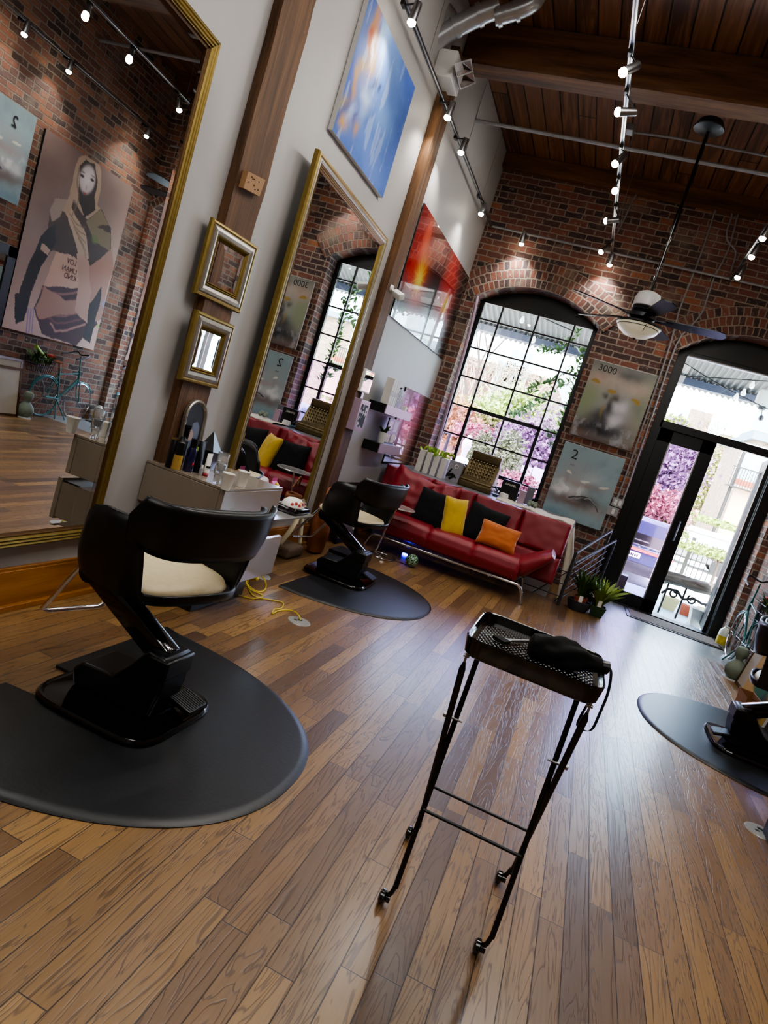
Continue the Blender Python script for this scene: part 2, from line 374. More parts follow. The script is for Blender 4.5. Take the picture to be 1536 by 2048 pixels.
# ------------------------------------------------------------------ painted surfaces (vertex colours on a fine grid)
def vnoise(U, V, sc, seed=0, octs=4):
    out = np.zeros_like(U); amp = 1; tot = 0; r = np.random.default_rng(seed)
    for o in range(octs):
        G = r.random((64, 64)); x = U*sc*(2**o)+17.3; y = V*sc*(2**o)+5.1
        xi = np.floor(x).astype(int); yi = np.floor(y).astype(int); fx = x-xi; fy = y-yi
        fx = fx*fx*(3-2*fx); fy = fy*fy*(3-2*fy); g = lambda a, b: G[a % 64, b % 64]
        out += amp*((g(xi, yi)*(1-fx)+g(xi+1, yi)*fx)*(1-fy)+(g(xi, yi+1)*(1-fx)+g(xi+1, yi+1)*fx)*fy)
        tot += amp; amp *= .5
    return out/tot
class Paint:
    def __init__(s, nu, nv, w, h, base):
        s.nu, s.nv, s.w, s.h = nu, nv, w, h
        s.U, s.V = np.meshgrid(np.linspace(0, 1, nu+1), np.linspace(0, 1, nv+1), indexing='ij')
        s.c = np.zeros((nu+1, nv+1, 3)); s.c[:] = lin(base)[:3]
        s.wu = s.U; s.wv = s.V
    def warp(s, amt, sc, seed):
        s.wu = s.U+(vnoise(s.U, s.V, sc, seed)-.5)*amt; s.wv = s.V+(vnoise(s.U, s.V, sc, seed+1)-.5)*amt
    def put(s, mask, col): mask = np.clip(mask, 0, 1)[..., None]; s.c = s.c*(1-mask)+np.array(lin(col)[:3])*mask
    def blob(s, u, v, ru, rv, col, a=1, rot=0, soft=.5):
        x = s.wu-u; y = (s.wv-v); k = s.h/s.w; y = y*k; rv = rv*k
        c, n = math.cos(rot), math.sin(rot); X = (x*c+y*n)/ru; Y = (-x*n+y*c)/rv
        d = np.sqrt(X*X+Y*Y); s.put(np.clip((1-d)/soft+0, 0, 1)*a if soft < 1 else np.exp(-d*d*1.5)*a, col)
    def poly(s, pts, col, a=1):
        inside = np.zeros(s.U.shape, bool); x, y = s.wu, s.wv; n = len(pts)
        for i in range(n):
            x0, y0 = pts[i]; x1, y1 = pts[(i+1) % n]
            if y0 == y1: continue
            cr = ((y0 > y) != (y1 > y)) & (x < (x1-x0)*(y-y0)/(y1-y0)+x0); inside ^= cr
        s.put(inside*a, col)
    def curve(s, pts, r, col, a=1):
        P = [Vector((p[0], p[1], 0)) for p in pts]; P = smoothline(P, 8) if len(P) > 2 else P
        d = np.full(s.U.shape, 9.); k = s.h/s.w
        for p, q in zip(P, P[1:]):
            dx, dy = q.x-p.x, (q.y-p.y)*k; L = dx*dx+dy*dy+1e-12
            t = np.clip(((s.wu-p.x)*dx+(s.wv-p.y)*k*dy)/L, 0, 1)
            d = np.minimum(d, np.hypot(s.wu-p.x-t*dx, (s.wv-p.y)*k-t*dy))
        s.put(np.clip(1.5-d/r*1.2, 0, 1)*a, col)
    def build(s, name, origin, xd, yd, mt, parent=None):
        o_, x, y = np.array(origin), np.array(xd), np.array(yd)
        co_ = (o_+s.U[..., None]*s.w*x+s.V[..., None]*s.h*y).reshape(-1, 3)
        if parent is not None:
            I = wm(parent).inverted(); I3 = np.array(I.to_3x3()); co_ = co_ @ I3.T+np.array(I.translation)
        N = s.nv+1; i, j = np.meshgrid(np.arange(s.nu), np.arange(s.nv), indexing='ij'); a = (i*N+j).ravel()
        F = np.stack([a, a+N, a+N+1, a+1], 1)
        me = bpy.data.meshes.new(name); me.from_pydata(co_.tolist(), [], F.tolist())
        at = me.color_attributes.new('Col', 'FLOAT_COLOR', 'POINT')
        col = np.ones((co_.shape[0], 4)); col[:, :3] = np.clip(s.c, 0, 1).reshape(-1, 3); at.data.foreach_set('color', col.ravel())
        me.materials.append(mt); ob = bpy.data.objects.new(name, me); C.objects.link(ob)
        if parent is not None: ob.parent = parent
        return ob

def lamp(name, typ, loc, energy, color=(1, 1, 1), size=.1, aim=None, parent=None, **k):
    L = bpy.data.lights.new(name, typ); L.energy = energy; L.color = color
    if typ == 'AREA': L.size = size
    elif typ == 'SUN': L.angle = math.radians(1)
    else: L.shadow_soft_size = size
    for a, v in k.items(): setattr(L, a, v)
    o = bpy.data.objects.new(name, L); C.objects.link(o)
    mw = Matrix.Translation(Vector(loc))
    if aim is not None: mw = mw @ Vector((0, 0, -1)).rotation_difference(Vector(aim)-Vector(loc)).to_matrix().to_4x4()
    if parent is not None: o.parent = parent; mw = wm(parent).inverted() @ mw
    o.matrix_basis = mw; return o
#@@ROOM
# ------------------------------------------------------------------ room shell
GY = 9.15   # plane of the window frame and door frame
T_END = .42
def arch_pts(x0, x1, zs, rise, n=24):
    c = (x0+x1)/2; hw = (x1-x0)/2; R_ = (hw*hw+rise*rise)/(2*rise); zc = zs+rise-R_; a = math.asin(hw/R_)
    return [(c+R_*math.sin(-a+2*a*i/n), zc+R_*math.cos(-a+2*a*i/n)) for i in range(n+1)], (c, zc, R_, a)
WIN = (.18, 1.80, .90, 3.27, .26); DOOR = (2.80, 4.42, 0, 3.25, .33)
bm = B()
def wall_faces(bm, y):
    wp, _ = arch_pts(WIN[0], WIN[1], WIN[3], WIN[4]); dp, _ = arch_pts(DOOR[0], DOOR[1], DOOR[3], DOOR[4])
    V = lambda x, z: bm.verts.new((x, y, z))
    def quad(x0, z0, x1, z1): bm.faces.new((V(x0, z0), V(x1, z0), V(x1, z1), V(x0, z1)))
    quad(-.3, -.1, WIN[0], ZC+.3); quad(WIN[1], -.1, DOOR[0], ZC+.3); quad(DOOR[1], -.1, XR+.3, ZC+.3)
    quad(WIN[0], -.1, WIN[1], WIN[2])
    for pts in (wp, dp):
        for a, b in zip(pts, pts[1:]): bm.faces.new((V(*a), V(*b), V(b[0], ZC+.3), V(a[0], ZC+.3)))
wall_faces(bm, D); wall_faces(bm, D+T_END)
for (x0, x1, z0, zs, rise) in (WIN, DOOR):
    pts, _ = arch_pts(x0, x1, zs, rise); loop = [(x0, z0)]+pts+[(x1, z0)]
    if z0 > 0: loop.append((x0, z0))
    for a, b in zip(loop, loop[1:]):
        bm.faces.new([bm.verts.new(p) for p in ((a[0], D, a[1]), (b[0], D, b[1]), (b[0], D+T_END, b[1]), (a[0], D+T_END, a[1]))])
struct(obj('wall_back', bm, M['brick'], smooth=False))
# soldier-brick arches, three header rings proud of the wall
for k, (x0, x1, z0, zs, rise) in enumerate((WIN, DOOR)):
    pts, (c, zc, R_, a) = arch_pts(x0, x1, zs, rise)
    a += .07; bm = B(); uvl = bm.loops.layers.uv.new('UVMap'); n = 60; depth = .336
    for i in range(n):
        t0, t1 = -a+2*a*i/n, -a+2*a*(i+1)/n; q = []
        for (t, r) in ((t0, R_), (t1, R_), (t1, R_+depth), (t0, R_+depth)):
            q.append((bm.verts.new((c+r*math.sin(t), D-.006, zc+r*math.cos(t))), (t*(R_+.15)+9, r-R_+.112*3)))
        f = bm.faces.new([p[0] for p in q])
        for lp, p in zip(f.loops, q): lp[uvl].uv = p[1]
    # cap the sides so the ring meets the wall
    for r in (R_, R_+depth):
        for i in range(n):
            t0, t1 = -a+2*a*i/n, -a+2*a*(i+1)/n
            bm.faces.new([bm.verts.new((c+r*math.sin(t), y, zc+r*math.cos(t))) for t, y in ((t0, D-.006), (t1, D-.006), (t1, D+.002), (t0, D+.002))])
    struct(obj('trim_%d' % (k+1), bm, M['brick_uv'], smooth=False))
struct(bx('wall_left', (-.3, YB-.3, -.1), (0, D, ZC+.3), M['plaster'], bevel=0))
struct(bx('wall_right', (XR, YB-.3, -.1), (XR+.3, D, ZC+.3), M['brick_side'], bevel=0))
struct(bx('wall_front', (-.3, YB-.3, -.1), (XR+.3, YB, ZC+.3), M['plaster'], bevel=0))
struct(bx('ceiling', (-.3, YB-.3, ZC), (XR+.3, D, ZC+.12), M['ceil'], bevel=0))
# floor: oak boards with a slate patch inside the door
TX0, TY0 = 2.98, 7.60
bm = B()
for (x0, y0, x1, y1) in ((-.3, YB-.3, XR+.3, TY0), (-.3, TY0, TX0, D+.02)): box(bm, (x0, y0, -.1), (x1, y1, 0))
struct(obj('floor', bm, M['floor'], smooth=False))
struct(bx('floor_tiles', (TX0, TY0, -.1), (XR+.3, D+T_END, -.0005), M['tiles'], bevel=0))
bm = B(); box(bm, (0, YB, 0), (.025, D, .20)); box(bm, (0, YB, 0), (.045, D, .03)); box(bm, (0, YB, .2), (.018, D, .215))
struct(obj('baseboard_left', bm, M['base'], bevel=.003))
# ceiling beams
for i, y in enumerate((6.17, 2.9, -.6)):
    b = B()
    rbox(b, (0, y, 4.68), (XR, y+.27, ZC), .02, 1); o = obj('ceiling_beam', b, M['beam'])
    tagp(o, ['heavy dark timber beam across the ceiling above the fan', 'heavy timber beam overhead nearer the gold mirrors', 'heavy timber beam above the near end of the room'][i], 'beam', 'timber ceiling beams')
o = bx('wall_ledger', (0, D-.12, 4.86), (XR, D, ZC), M['beam'], bevel=.006); tagp(o, 'timber ledger board along the top of the brick wall', 'beam')
# posts
def post(y0, y1, p, zt, label):
    b = B()
    g = []
    nz = 60
    for k in range(nz+1):
        z = zt*k/nz; row = []
        for (x, y) in ((.001, y0), (p, y0), (p, y1), (.001, y1)):
            dx = (noise.noise(Vector((x*5, y*9, z*6)))*.006) if x > 0 else 0
            dy = noise.noise(Vector((x*7+3, y*5, z*5)))*.006
            row.append(b.verts.new((x+dx, y+dy, z)))
        g.append(row)
    for A, Bq in zip(g, g[1:]):
        for i in range(3): b.faces.new((A[i], A[i+1], Bq[i+1], Bq[i]))
    b.faces.new(g[-1])
    o = obj('timber_post', b, M['post'], smooth=False); tagp(o, label, 'post', 'timber posts on the white wall'); return o
post(3.27, 3.56, .06, 4.68, 'rough brown timber post behind the two small gold mirrors')
post(5.86, 6.10, .08, 4.62, 'rough brown timber post between the second gold mirror and the sofa')
# ------------------------------------------------------------------ window
w = thing('window_1', None, None, (1.0, GY, 1.0)); w['kind'] = 'structure'
b = B()
for x in (.22, 1.76):
    box(b, (x-.03, GY-.03, .9), (x+.03, GY+.03, 3.30))
xs = [.25, .51, 1.0, 1.49, 1.73]; zs_ = [1.08, 1.455, 1.855, 2.25, 2.65, 3.046]
for x in xs[1:4]: box(b, (x-.012, GY-.02, .9), (x+.012, GY+.02, 3.28))
for z in zs_: box(b, (.2, GY-.018, z-.011), (1.78, GY+.018, z+.011))
for z in (1.08, 1.855): box(b, (.49, GY-.035, z-.025), (1.51, GY+.03, z+.025))
for x in (.51, 1.49): box(b, (x-.022, GY-.035, 1.08), (x+.022, GY+.03, 1.86))
box(b, (.18, GY-.03, 3.265), (1.8, GY+.03, 3.30)); box(b, (.18, GY-.03, .9), (1.8, GY+.03, .95))
obj('window_frame', b, M['black'], w, smooth=False)
pts, _ = arch_pts(WIN[0]-.02, WIN[1]+.02, 3.28, .29)
b = B(); prism(b, [(WIN[0]-.02, 3.28)]+pts+[(WIN[1]+.02, 3.28)], lambda p: Vector((p[0], GY-.02, p[1])), lambda p: Vector((p[0], GY+.02, p[1])))
obj('window_head_panel', b, M['black'], w, smooth=False)
bx('window_pane', (.2, GY-.002, 1.855), (1.78, GY+.002, 3.28), M['glass'], w, bevel=0)
bx('window_pane', (.2, GY-.002, .92), (1.78, GY+.002, 1.853), M['glass_v'], w, bevel=0)
bx('window_sill', (.18, D-.01, .86), (1.80, D+T_END, .905), M['greylam'], w)
# ------------------------------------------------------------------ door
dr = thing('door_1', None, None, (3.6, GY, 0)); dr['kind'] = 'structure'
b = B()
box(b, (2.80, GY-.06, 0), (2.93, GY+.06, 3.30)); box(b, (4.30, GY-.06, 0), (4.44, GY+.06, 3.30))
box(b, (2.9, GY-.06, 2.31), (4.35, GY+.06, 2.405)); box(b, (2.8, GY-.05, 3.245), (4.44, GY+.05, 3.29))
obj('door_frame', b, M['black'], dr, bevel=.004)
pts, _ = arch_pts(DOOR[0]-.02, DOOR[1]+.02, 3.26, .36)
b = B(); prism(b, [(DOOR[0]-.02, 3.26)]+pts+[(DOOR[1]+.02, 3.26)], lambda p: Vector((p[0], GY-.03, p[1])), lambda p: Vector((p[0], GY+.03, p[1])))
obj('transom_panel', b, M['black'], dr, smooth=False)
bx('transom_trim', (2.93, GY-.055, 3.235), (4.3, GY+.02, 3.25), M['whitepaint'], dr)
bx('transom_pane', (2.93, GY-.002, 2.4), (4.3, GY+.002, 3.24), M['glass'], dr, bevel=0)
def leaf(nm, x0, x1, y, mtx, glass):
    b = B()
    for lo, hi in (((x0, y-.025, .01), (x0+.165, y+.025, 2.31)), ((x1-.165, y-.025, .01), (x1, y+.025, 2.31)), ((x0, y-.025, 2.15), (x1, y+.025, 2.31)), ((x0, y-.025, .01), (x1, y+.025, .18))): box(b, lo, hi, mtx)
    o = obj(nm, b, M['black'], None, smooth=False, bevel=.003); struct(o)
    b = B(); box(b, (x0+.16, y-.003, .17), (x1-.16, y+.003, 2.16), mtx); obj('door_pane', b, glass, o)
    b = B(); box(b, (x0+.155, y-.03, .17), (x0+.17, y+.03, 2.16), mtx); box(b, (x1-.17, y-.03, .17), (x1-.155, y+.03, 2.16), mtx); obj('glazing_bead', b, M['steel'], o)
    b = B(); tube(b, [mtx @ Vector(p) for p in ((x1-.08, y-.03, 1.0), (x1-.08, y-.075, 1.0), (x1-.08, y-.075, 1.25), (x1-.08, y-.03, 1.25))], .009); obj('door_handle', b, M['steel'], o)
leaf('door_2', 2.93, 3.615, GY, Matrix.Identity(4), M['glass_v'])
H = Matrix.Translation((4.27, GY+.03, 0)) @ Matrix.Rotation(math.radians(84), 4, 'Z')
leaf('door_3', 0, .66, 0, H, M['glass'])
bx('door_threshold', (2.93, GY-.1, 0), (4.3, GY+.12, .015), M['darksteel'], dr)
# ------------------------------------------------------------------ styling chairs
def sup(t, a, b, n):
    c, s = math.cos(t), math.sin(t)
    return a*math.copysign(abs(c)**(2/n), c), b*math.copysign(abs(s)**(2/n), s)
def slab(b, pts_bottom, pts_top):
    A = [b.verts.new(p) for p in pts_bottom]; Bt = [b.verts.new(p) for p in pts_top]; n = len(A)
    for k in range(n): b.faces.new((A[k], A[(k+1) % n], Bt[(k+1) % n], Bt[k]))
    b.faces.new(A[::-1]); b.faces.new(Bt)
def lerp(a, b, t): return a+(b-a)*t
def interp(x, tab):
    for (a, u), (b, v) in zip(tab, tab[1:]):
        if x <= b:
            t = (x-a)/(b-a); t = t*t*(3-2*t); return u+(v-u)*t
    return tab[-1][1]
def styling_chair(label, loc, rotz=0, shell_rot=0, zoff=0):
    """origin: floor under the middle of the base plate; the chair faces local -x"""
    T = thing('styling_chair', label, 'chair', (0, 0, 0), 0, 'styling chairs')
    b = B(); lay = []
    for (s, z) in ((1.0, .006), (1.0, .016), (.975, .026), (.93, .024), (.91, .022), (.5, .026), (0.02, .03)):
        lay.append([b.verts.new((sup(2*PI*k/48, .275*s, .262*s, 5)[0], sup(2*PI*k/48, .275*s, .262*s, 5)[1], z)) for k in range(48)])
    b.faces.new(lay[0][::-1])
    for A, Q in zip(lay, lay[1:]):
        for k in range(48): b.faces.new((A[k], A[(k+1) % 48], Q[(k+1) % 48], Q[k]))
    b.faces.new(lay[-1]); obj('base_plate', b, M['blackgloss'], T, angle=50)
    b = B()
    poly = [(-.19, .026), (.16, .026), (.185, .15), (.175, .275), (.09, .285), (.03, .20), (-.03, .135), (-.17, .13), (-.21, .09)]
    prism(b, poly, lambda p: Vector((p[0], -.085 if p[0] > .08 else -.10, p[1])), lambda p: Vector((p[0], .085 if p[0] > .08 else .10, p[1])))
    obj('pump_housing', b, M['black'], T, bevel=.012)
    bx('housing_cap', (.10, -.09, .19), (.192, .09, .268), M['black'], T, bevel=.008)
    b = B(); A0 = Vector((.115, 0, .25)); A1 = Vector((-.275, 0, .455)); d = (A1-A0).normalized(); R_ = Matrix.Translation(A0) @ face_dir(d)
    rbox(b, (-.045, -.043, -.02), (.045, .043, (A1-A0).length), .012, 2, R_); obj('lift_arm', b, M['blackgloss'], T)
    b = B(); rbox(b, (-.048, -.018, .08), (-.0455, .018, (A1-A0).length-.05), .001, 1, R_); obj('arm_inlay', b, M['darksteel'], T)
    b = B(); lathe(b, [(0, -.05), (.045, -.05), (.045, .05), (0, .05)], (-.285, 0, .455), 16, Matrix.Rotation(PI/2, 4, 'X'))
    rbox(b, (-.30, -.05, .44), (.02, .05, .478), .008, 2); obj('pivot_bracket', b, M['black'], T)
    # pedal
    b = B(); PM = Matrix.Translation((.225, .07, .075)) @ Matrix.Rotation(math.radians(14), 4, 'Y')
    rbox(b, (-.055, -.06, -.012), (.055, .06, .008), .006, 2, PM)
    for k in range(9): box(b, (-.05, -.052+k*.0125, .008), (.05, -.046+k*.0125, .0105), PM)
    tube(b, [(.15, .04, .045), (.21, .06, .06)], .014); tube(b, [(.15, .09, .045), (.21, .085, .06)], .01)
    obj('foot_pedal', b, M['blackmat'], T, bevel=0)
    # shell
    SM = Matrix.Translation((-.09, .10, zoff)) @ Matrix.Rotation(shell_rot, 4, 'Z')
    S = lambda p: SM @ Vector(p)
    def plan(t, z):    # t=0 rear (+x)
        k = .84+.16*min(1, max(0, (z-.46)/.30)); x, y = sup(t, .315*k, .335*k, 3.2)
        return x*(1.0 if x > 0 else .64), y
    rim = [(0, .505), (44, .505), (54, .765), (60, .785), (86, .78), (106, .63), (122, .545), (180, .535)]
    b = B(); nt_ = 96; rows = []
    for i in range(nt_):
        t = 2*PI*i/nt_; td = abs((math.degrees(t)+180) % 360-180); hz = interp(td, rim); col = []
        for j in range(9):
            s = j/8
            if s < .35: k = s/.35; x, y = plan(t, .46); z = .455+.012*k*k+.055*max(0, -x*(.25+.72*k)/.22)**1.3; col.append((x*(.25+.72*k), y*(.25+.72*k), z))
            else: k = (s-.35)/.65; x, y = plan(t, .46); zb_ = .467+.055*max(0, -x*.97/.22)**1.3; z = lerp(zb_, max(hz, zb_+.01), k); x, y = plan(t, z); bul = 1+.02*math.sin(k*PI); col.append((x*bul, y*bul, z))
        rows.append([b.verts.new(S(p)) for p in col])
    for i in range(nt_):
        A, Q = rows[i], rows[(i+1) % nt_]
        for j in range(8): b.faces.new((A[j], Q[j], Q[j+1], A[j+1]))
    b.faces.new([r[0] for r in rows])
    obj('seat_shell', b, M['black'], T, solid=.014)
    def band(u, v):
        td = lerp(-66, 66, u); t = math.radians(td); e = abs(td)/66
        z0 = .655+.05*e**3; z1 = .858+.022*e**2-.085*max(0, e-.85)/.15
        z = lerp(z0, z1, v); x, y = plan(t, z); k = 1.035+.035*v
        return S((x*k, y*k, z))
    b = B(); sheet(b, band, 40, 8); obj('backrest', b, M['black'], T, solid=.016)
    b = B()
    def pad(u, v):
        td = lerp(-58, 58, u); t = math.radians(td); z = lerp(.70, .85, v); x, y = plan(t, z); k = .965; return S((x*k, y*k, z+.008))
    sheet(b, pad, 30, 5); obj('back_pad', b, M['blackmat'], T, solid=.022)
    b = B(); L = []
    for (s, z) in ((.70, .475), (.86, .478), (.90, .495), (.86, .515), (.7, .525), (.35, .528), (.02, .528)):
        L.append([b.verts.new(S((sup(2*PI*k/48, .285*s, .30*s, 2.8)[0], sup(2*PI*k/48, .285*s, .30*s, 2.8)[1], z))) for k in range(48)])
    for A, Q in zip(L, L[1:]):
        for k in range(48): b.faces.new((A[k], A[(k+1) % 48], Q[(k+1) % 48], Q[k]))
    b.faces.new(L[-1]); b.faces.new(L[0][::-1]); obj('seat_cushion', b, M['cream'], T, angle=70)
    b = B(); hw = .15
    P = [S((-.02, -hw, .448)), S((-.20, -hw, .47)), S((-.235, -hw, .46)), S((-.45, -hw, .15)), S((-.455, -hw+.03, .135)), S((-.455, hw-.03, .135)), S((-.45, hw, .15)), S((-.235, hw, .46)), S((-.20, hw, .47)), S((-.02, hw, .448))]
    tube(b, P, .011, 10); obj('footrest', b, M['chrome'], T)
    T.matrix_basis = Matrix.Translation(Vector(loc)) @ Matrix.Rotation(rotz, 4, 'Z')
    return T
ch1 = styling_chair('black shell salon chair with cream seat, the nearest one, before the huge gold mirror', (.93, 2.19, .014), 0, math.radians(-16), .015)
ch2 = dup(ch1, (.68, 5.19, .014), 0, label='black shell salon chair with cream seat beside the sofa and side table')
ch3 = dup(ch1, (3.88, 4.86, .014), PI, label='black salon chair cut off by the right edge, on its own mat')
def mat_shape(label, loc, rotz, a, hw, notch):
    """anti-fatigue mat: flat side on local x=0, bulging to +x"""
    T = thing('floor_mat', label, 'mat', loc, rotz, 'black anti-fatigue floor mats')
    pts = []
    n = 60
    for k in range(n+1):
        t = -PI/2+PI*k/n; x, y = sup(t, a, hw, 2.25); pts.append((max(x, 0), y))
    pts += [(0, notch[1]), (notch[2], notch[1]), (notch[2], notch[0]), (0, notch[0])]
    b = B(); cx = a*.42
    def rg(s, z): return [b.verts.new((cx+(x-cx)*s if x > .02 else x*1.0, y*(s if x > .02 else 1), z)) for x, y in pts]
    rings = [rg(1, .0), rg(1, .003), rg(.985, .009), rg(.955, .0135), rg(.94, .014)]
    for A, Q in zip(rings, rings[1:]):
        for k in range(len(pts)): b.faces.new((A[k], A[(k+1) % len(pts)], Q[(k+1) % len(pts)], Q[k]))
    b.faces.new(rings[-1]); obj('mat_body', b, M['blackmat'], T, world=False, angle=25); return T
mat_shape('large black rubber mat under the nearest salon chair', (.56, 2.19, 0), 0, 1.13, .77, (-.24, .01, .12))
mat_shape('black rubber mat under the salon chair near the sofa', (.53, 5.12, 0), 0, .97, .79, (-.15, .30, .05))
mat_shape('black rubber mat at the right edge shining with door light', (4.16, 4.95, 0), PI, 1.01, .80, (-.10, .22, .05))

# ------------------------------------------------------------------ rolling tray trolley
T = thing('tray_trolley', 'black folding salon tray trolley on four casters standing in the middle foreground', 'trolley', (2.34, 2.03, 0))
cx, cy, hx, hy, zt = 2.345, 1.90, .188, .185, .915
def rr(s, z, bb): return [bb.verts.new((cx+sup(2*PI*k/56+.001, hx*s, hy*s, 5.0)[0], cy+sup(2*PI*k/56+.001, hx*s, hy*s, 5.0)[1], z)) for k in range(56)]
def ringloft(bb, rings, caps=(True, True)):
    n = len(rings[0])
    for A, Q in zip(rings, rings[1:]):
        for k in range(n): bb.faces.new((A[k], A[(k+1) % n], Q[(k+1) % n], Q[k]))
    if caps[0]: bb.faces.new(rings[0][::-1])
    if caps[1]: bb.faces.new(rings[-1])
def octo(s, z, bb, c=.28, dx=0, dy=0):
    X, Y = hx*s, hy*s; k = c
    P = []
    for sx, sy, fl in ((1, -1, 0), (1, 1, 1), (-1, 1, 0), (-1, -1, 1)):
        a = (X*sx, Y*sy*(1-k)); q = (X*sx*(1-k), Y*sy)
        seg = [a, q] if fl else [q, a]
        for t in range(5):
            u = t/4; m_ = (X*sx*.965, Y*sy*.965) if True else None
            x = (1-u)**2*seg[0][0]+2*u*(1-u)*X*sx+u*u*seg[1][0]; y = (1-u)**2*seg[0][1]+2*u*(1-u)*Y*sy+u*u*seg[1][1]
            P.append((x, y))
    return [bb.verts.new((cx+x, cy+y, z)) for x, y in P]
b = B(); ringloft(b, [octo(.93, zt-.052, b), octo(.965, zt-.045, b), octo(1.0, zt, b), octo(.985, zt+.002, b), octo(.97, zt, b), octo(.945, zt-.024, b), octo(.91, zt-.026, b)])
obj('tray', b, M['blackgloss'], T, angle=35)
b = B()
for i in range(-11, 12):
    for j in range(-11, 12):
        x, y = i*.0145+(.007 if j % 2 else 0), j*.0145
        if abs(x)/.165+abs(y)/.165 < 1.62 and abs(x) < .165 and abs(y) < .16:
            lathe(b, [(.0048, 0), (.0035, .0016), (0, .002)], (cx+x, cy+y, zt-.026), 6)
o = obj('tray_studs', b, M['blackgloss'], T)
for s in (-1, 1):
    x0 = cx+s*.152; x1 = cx+s*.168
    b = B(); tube(b, [(x0+s*.002, cy+.10, zt-.045), (x0, 1.855, .075)], .0085); tube(b, [(x0, 1.855, .085), (x0-.006, 1.858, .05), (x0-.018, 1.862, .03)], .007)
    obj('leg', b, M['black'], T)
    b = B(); tube(b, [(x1, cy-.145, zt-.075), (x1, cy-.14, zt-.10), (x1+s*.004, 2.225, .06)], [.003, .0095, .0085]); tube(b, [(x1, 2.225, .075), (x1-.008, 2.228, .045), (x1-.024, 2.23, .03)], .007)
    obj('leg', b, M['black'], T)
    b = B(); tube(b, [(x1, cy-.148, zt-.05), (x1, cy-.146, zt-.078)], .0035); tube(b, [(x1-.008, cy-.146, zt-.06), (x1+.008, cy-.146, zt-.06)], .0045)
    obj('hinge_bolt', b, M['steel'], T)
    b = B(); yb = 1.925; tube(b, [(x0-s*.02, yb+.02, .60), (x1+s*.02, yb+.02, .60)], .004); lathe(b, [(0, 0), (.008, .0), (.008, .012), (0, .014)], (x1+s*.012, yb+.02, .60), 10, Matrix.Rotation(s*PI/2, 4, 'Y'))
    obj('pivot_bolt', b, M['steel'], T)
    for (y, xx) in ((1.865, x0), (2.232, x1)):
        b = B(); rings = []
        lathe(b, [(0, -.011), (.015, -.011), (.0215, -.006), (.022, .006), (.015, .011), (0, .011)], (xx-.028, y, .023), 20, Matrix.Rotation(PI/2, 4, 'Y') )
        lathe(b, [(0, -.008), (.014, -.008), (.014, .008), (0, .008)], (xx-.012, y, .026), 14, Matrix.Rotation(PI/2, 4, 'Y'))
        obj('caster', b, M['blackgloss'], T)
for (y, z, off) in ((2.10, .29, .165), (1.865, .335, .15)):
    b = B(); tube(b, [(cx-off, y, z), (cx+off, y, z)], .0055); obj('cross_bar', b, M['black'], T)
# things on the tray
zs = zt-.024
T = thing('tint_brush', 'hair-tint brush with black bristles and pale handle lying on the trolley tray', 'brush', (2.25, 1.93, zs))
p0 = WZ(1000, 1283, zs+.008); p1 = WZ(1052, 1284, zs+.01)
dx = (p1-p0).normalized(); dy = Vector((-dx.y, dx.x, 0))
b = B(); slab(b, [p0-dy*.022-dx*.01, p0+dx*.022-dy*.018, p0+dx*.022+dy*.018, p0+dy*.022-dx*.01], [p+Vector((0, 0, .009)) for p in (p0-dy*.022-dx*.01, p0+dx*.022-dy*.018, p0+dx*.022+dy*.018, p0+dy*.022-dx*.01)])
obj('bristles', b, M['felt'], T)
b = B(); q = p0+dx*.022; slab(b, [q-dy*.018, q+dx*.02-dy*.006, q+dx*.20-dy*.005, q+dx*.20+dy*.005, q+dx*.02+dy*.006, q+dy*.018], [p+Vector((0, 0, .007)) for p in (q-dy*.018, q+dx*.02-dy*.006, q+dx*.20-dy*.005, q+dx*.20+dy*.005, q+dx*.02+dy*.006, q+dy*.018)])
obj('handle', b, M['steel'], T, bevel=.002)
T = thing('folded_umbrella', 'black folded compact umbrella with a wrist strap lying across the trolley tray', 'umbrella', (2.40, 1.93, zs))
a0 = WZ(1062, 1288, zs+.035); a1 = WZ(1212, 1335, zs+.038)
ax_ = (a1-a0).normalized(); L = (a1-a0).length; RM = Matrix.Translation(a0) @ face_dir(ax_)
b = B()
def roll(u, v):
    t = 2*PI*u; z = v*L*.93; r = .030+.012*math.sin(PI*min(1, v*1.2))-.010*max(0, v-.6)/.4
    r *= 1+.12*math.sin(5*t+v*9)*math.sin(PI*v)+.10*noise.noise(Vector((math.cos(t)*2, math.sin(t)*2, v*7)))
    return RM @ Vector((r*math.cos(t), r*math.sin(t), z))
sheet(b, roll, 40, 30, wrap=True)
lathe(b, [(0, -.004), (.020, -.004), (.030, .002)], (0, 0, 0), 20, RM)
obj('canopy', b, M['felt'], T, angle=80)
b = B(); lathe(b, [(.0, L*.90), (.016, L*.90), (.019, L*1.02), (.017, L*1.03), (0, L*1.03)], (0, 0, 0), 18, RM); obj('handle', b, M['black'], T)
b = B(); ya = 2.0
sp = [WY(1214, 1330, 2.02), WY(1222, 1345, 2.0), WY(1216, 1385, 1.98), WY(1198, 1430, 1.96), WY(1185, 1457, 1.94), WY(1172, 1462, 1.93), WY(1156, 1452, 1.93), WY(1160, 1435, 1.93), WY(1180, 1400, 1.95), WY(1196, 1370, 1.97), WY(1200, 1342, 1.99)]
sp = smoothline(sp, 6)
A = None
for i, p in enumerate(sp):
    q = [b.verts.new(p+Vector((.004, .005, 0))), b.verts.new(p-Vector((.004, .005, 0)))]
    if A: b.faces.new((A[0], A[1], q[1], q[0]))
    A = q
obj('wrist_strap', b, M['felt'], T, solid=.0015)

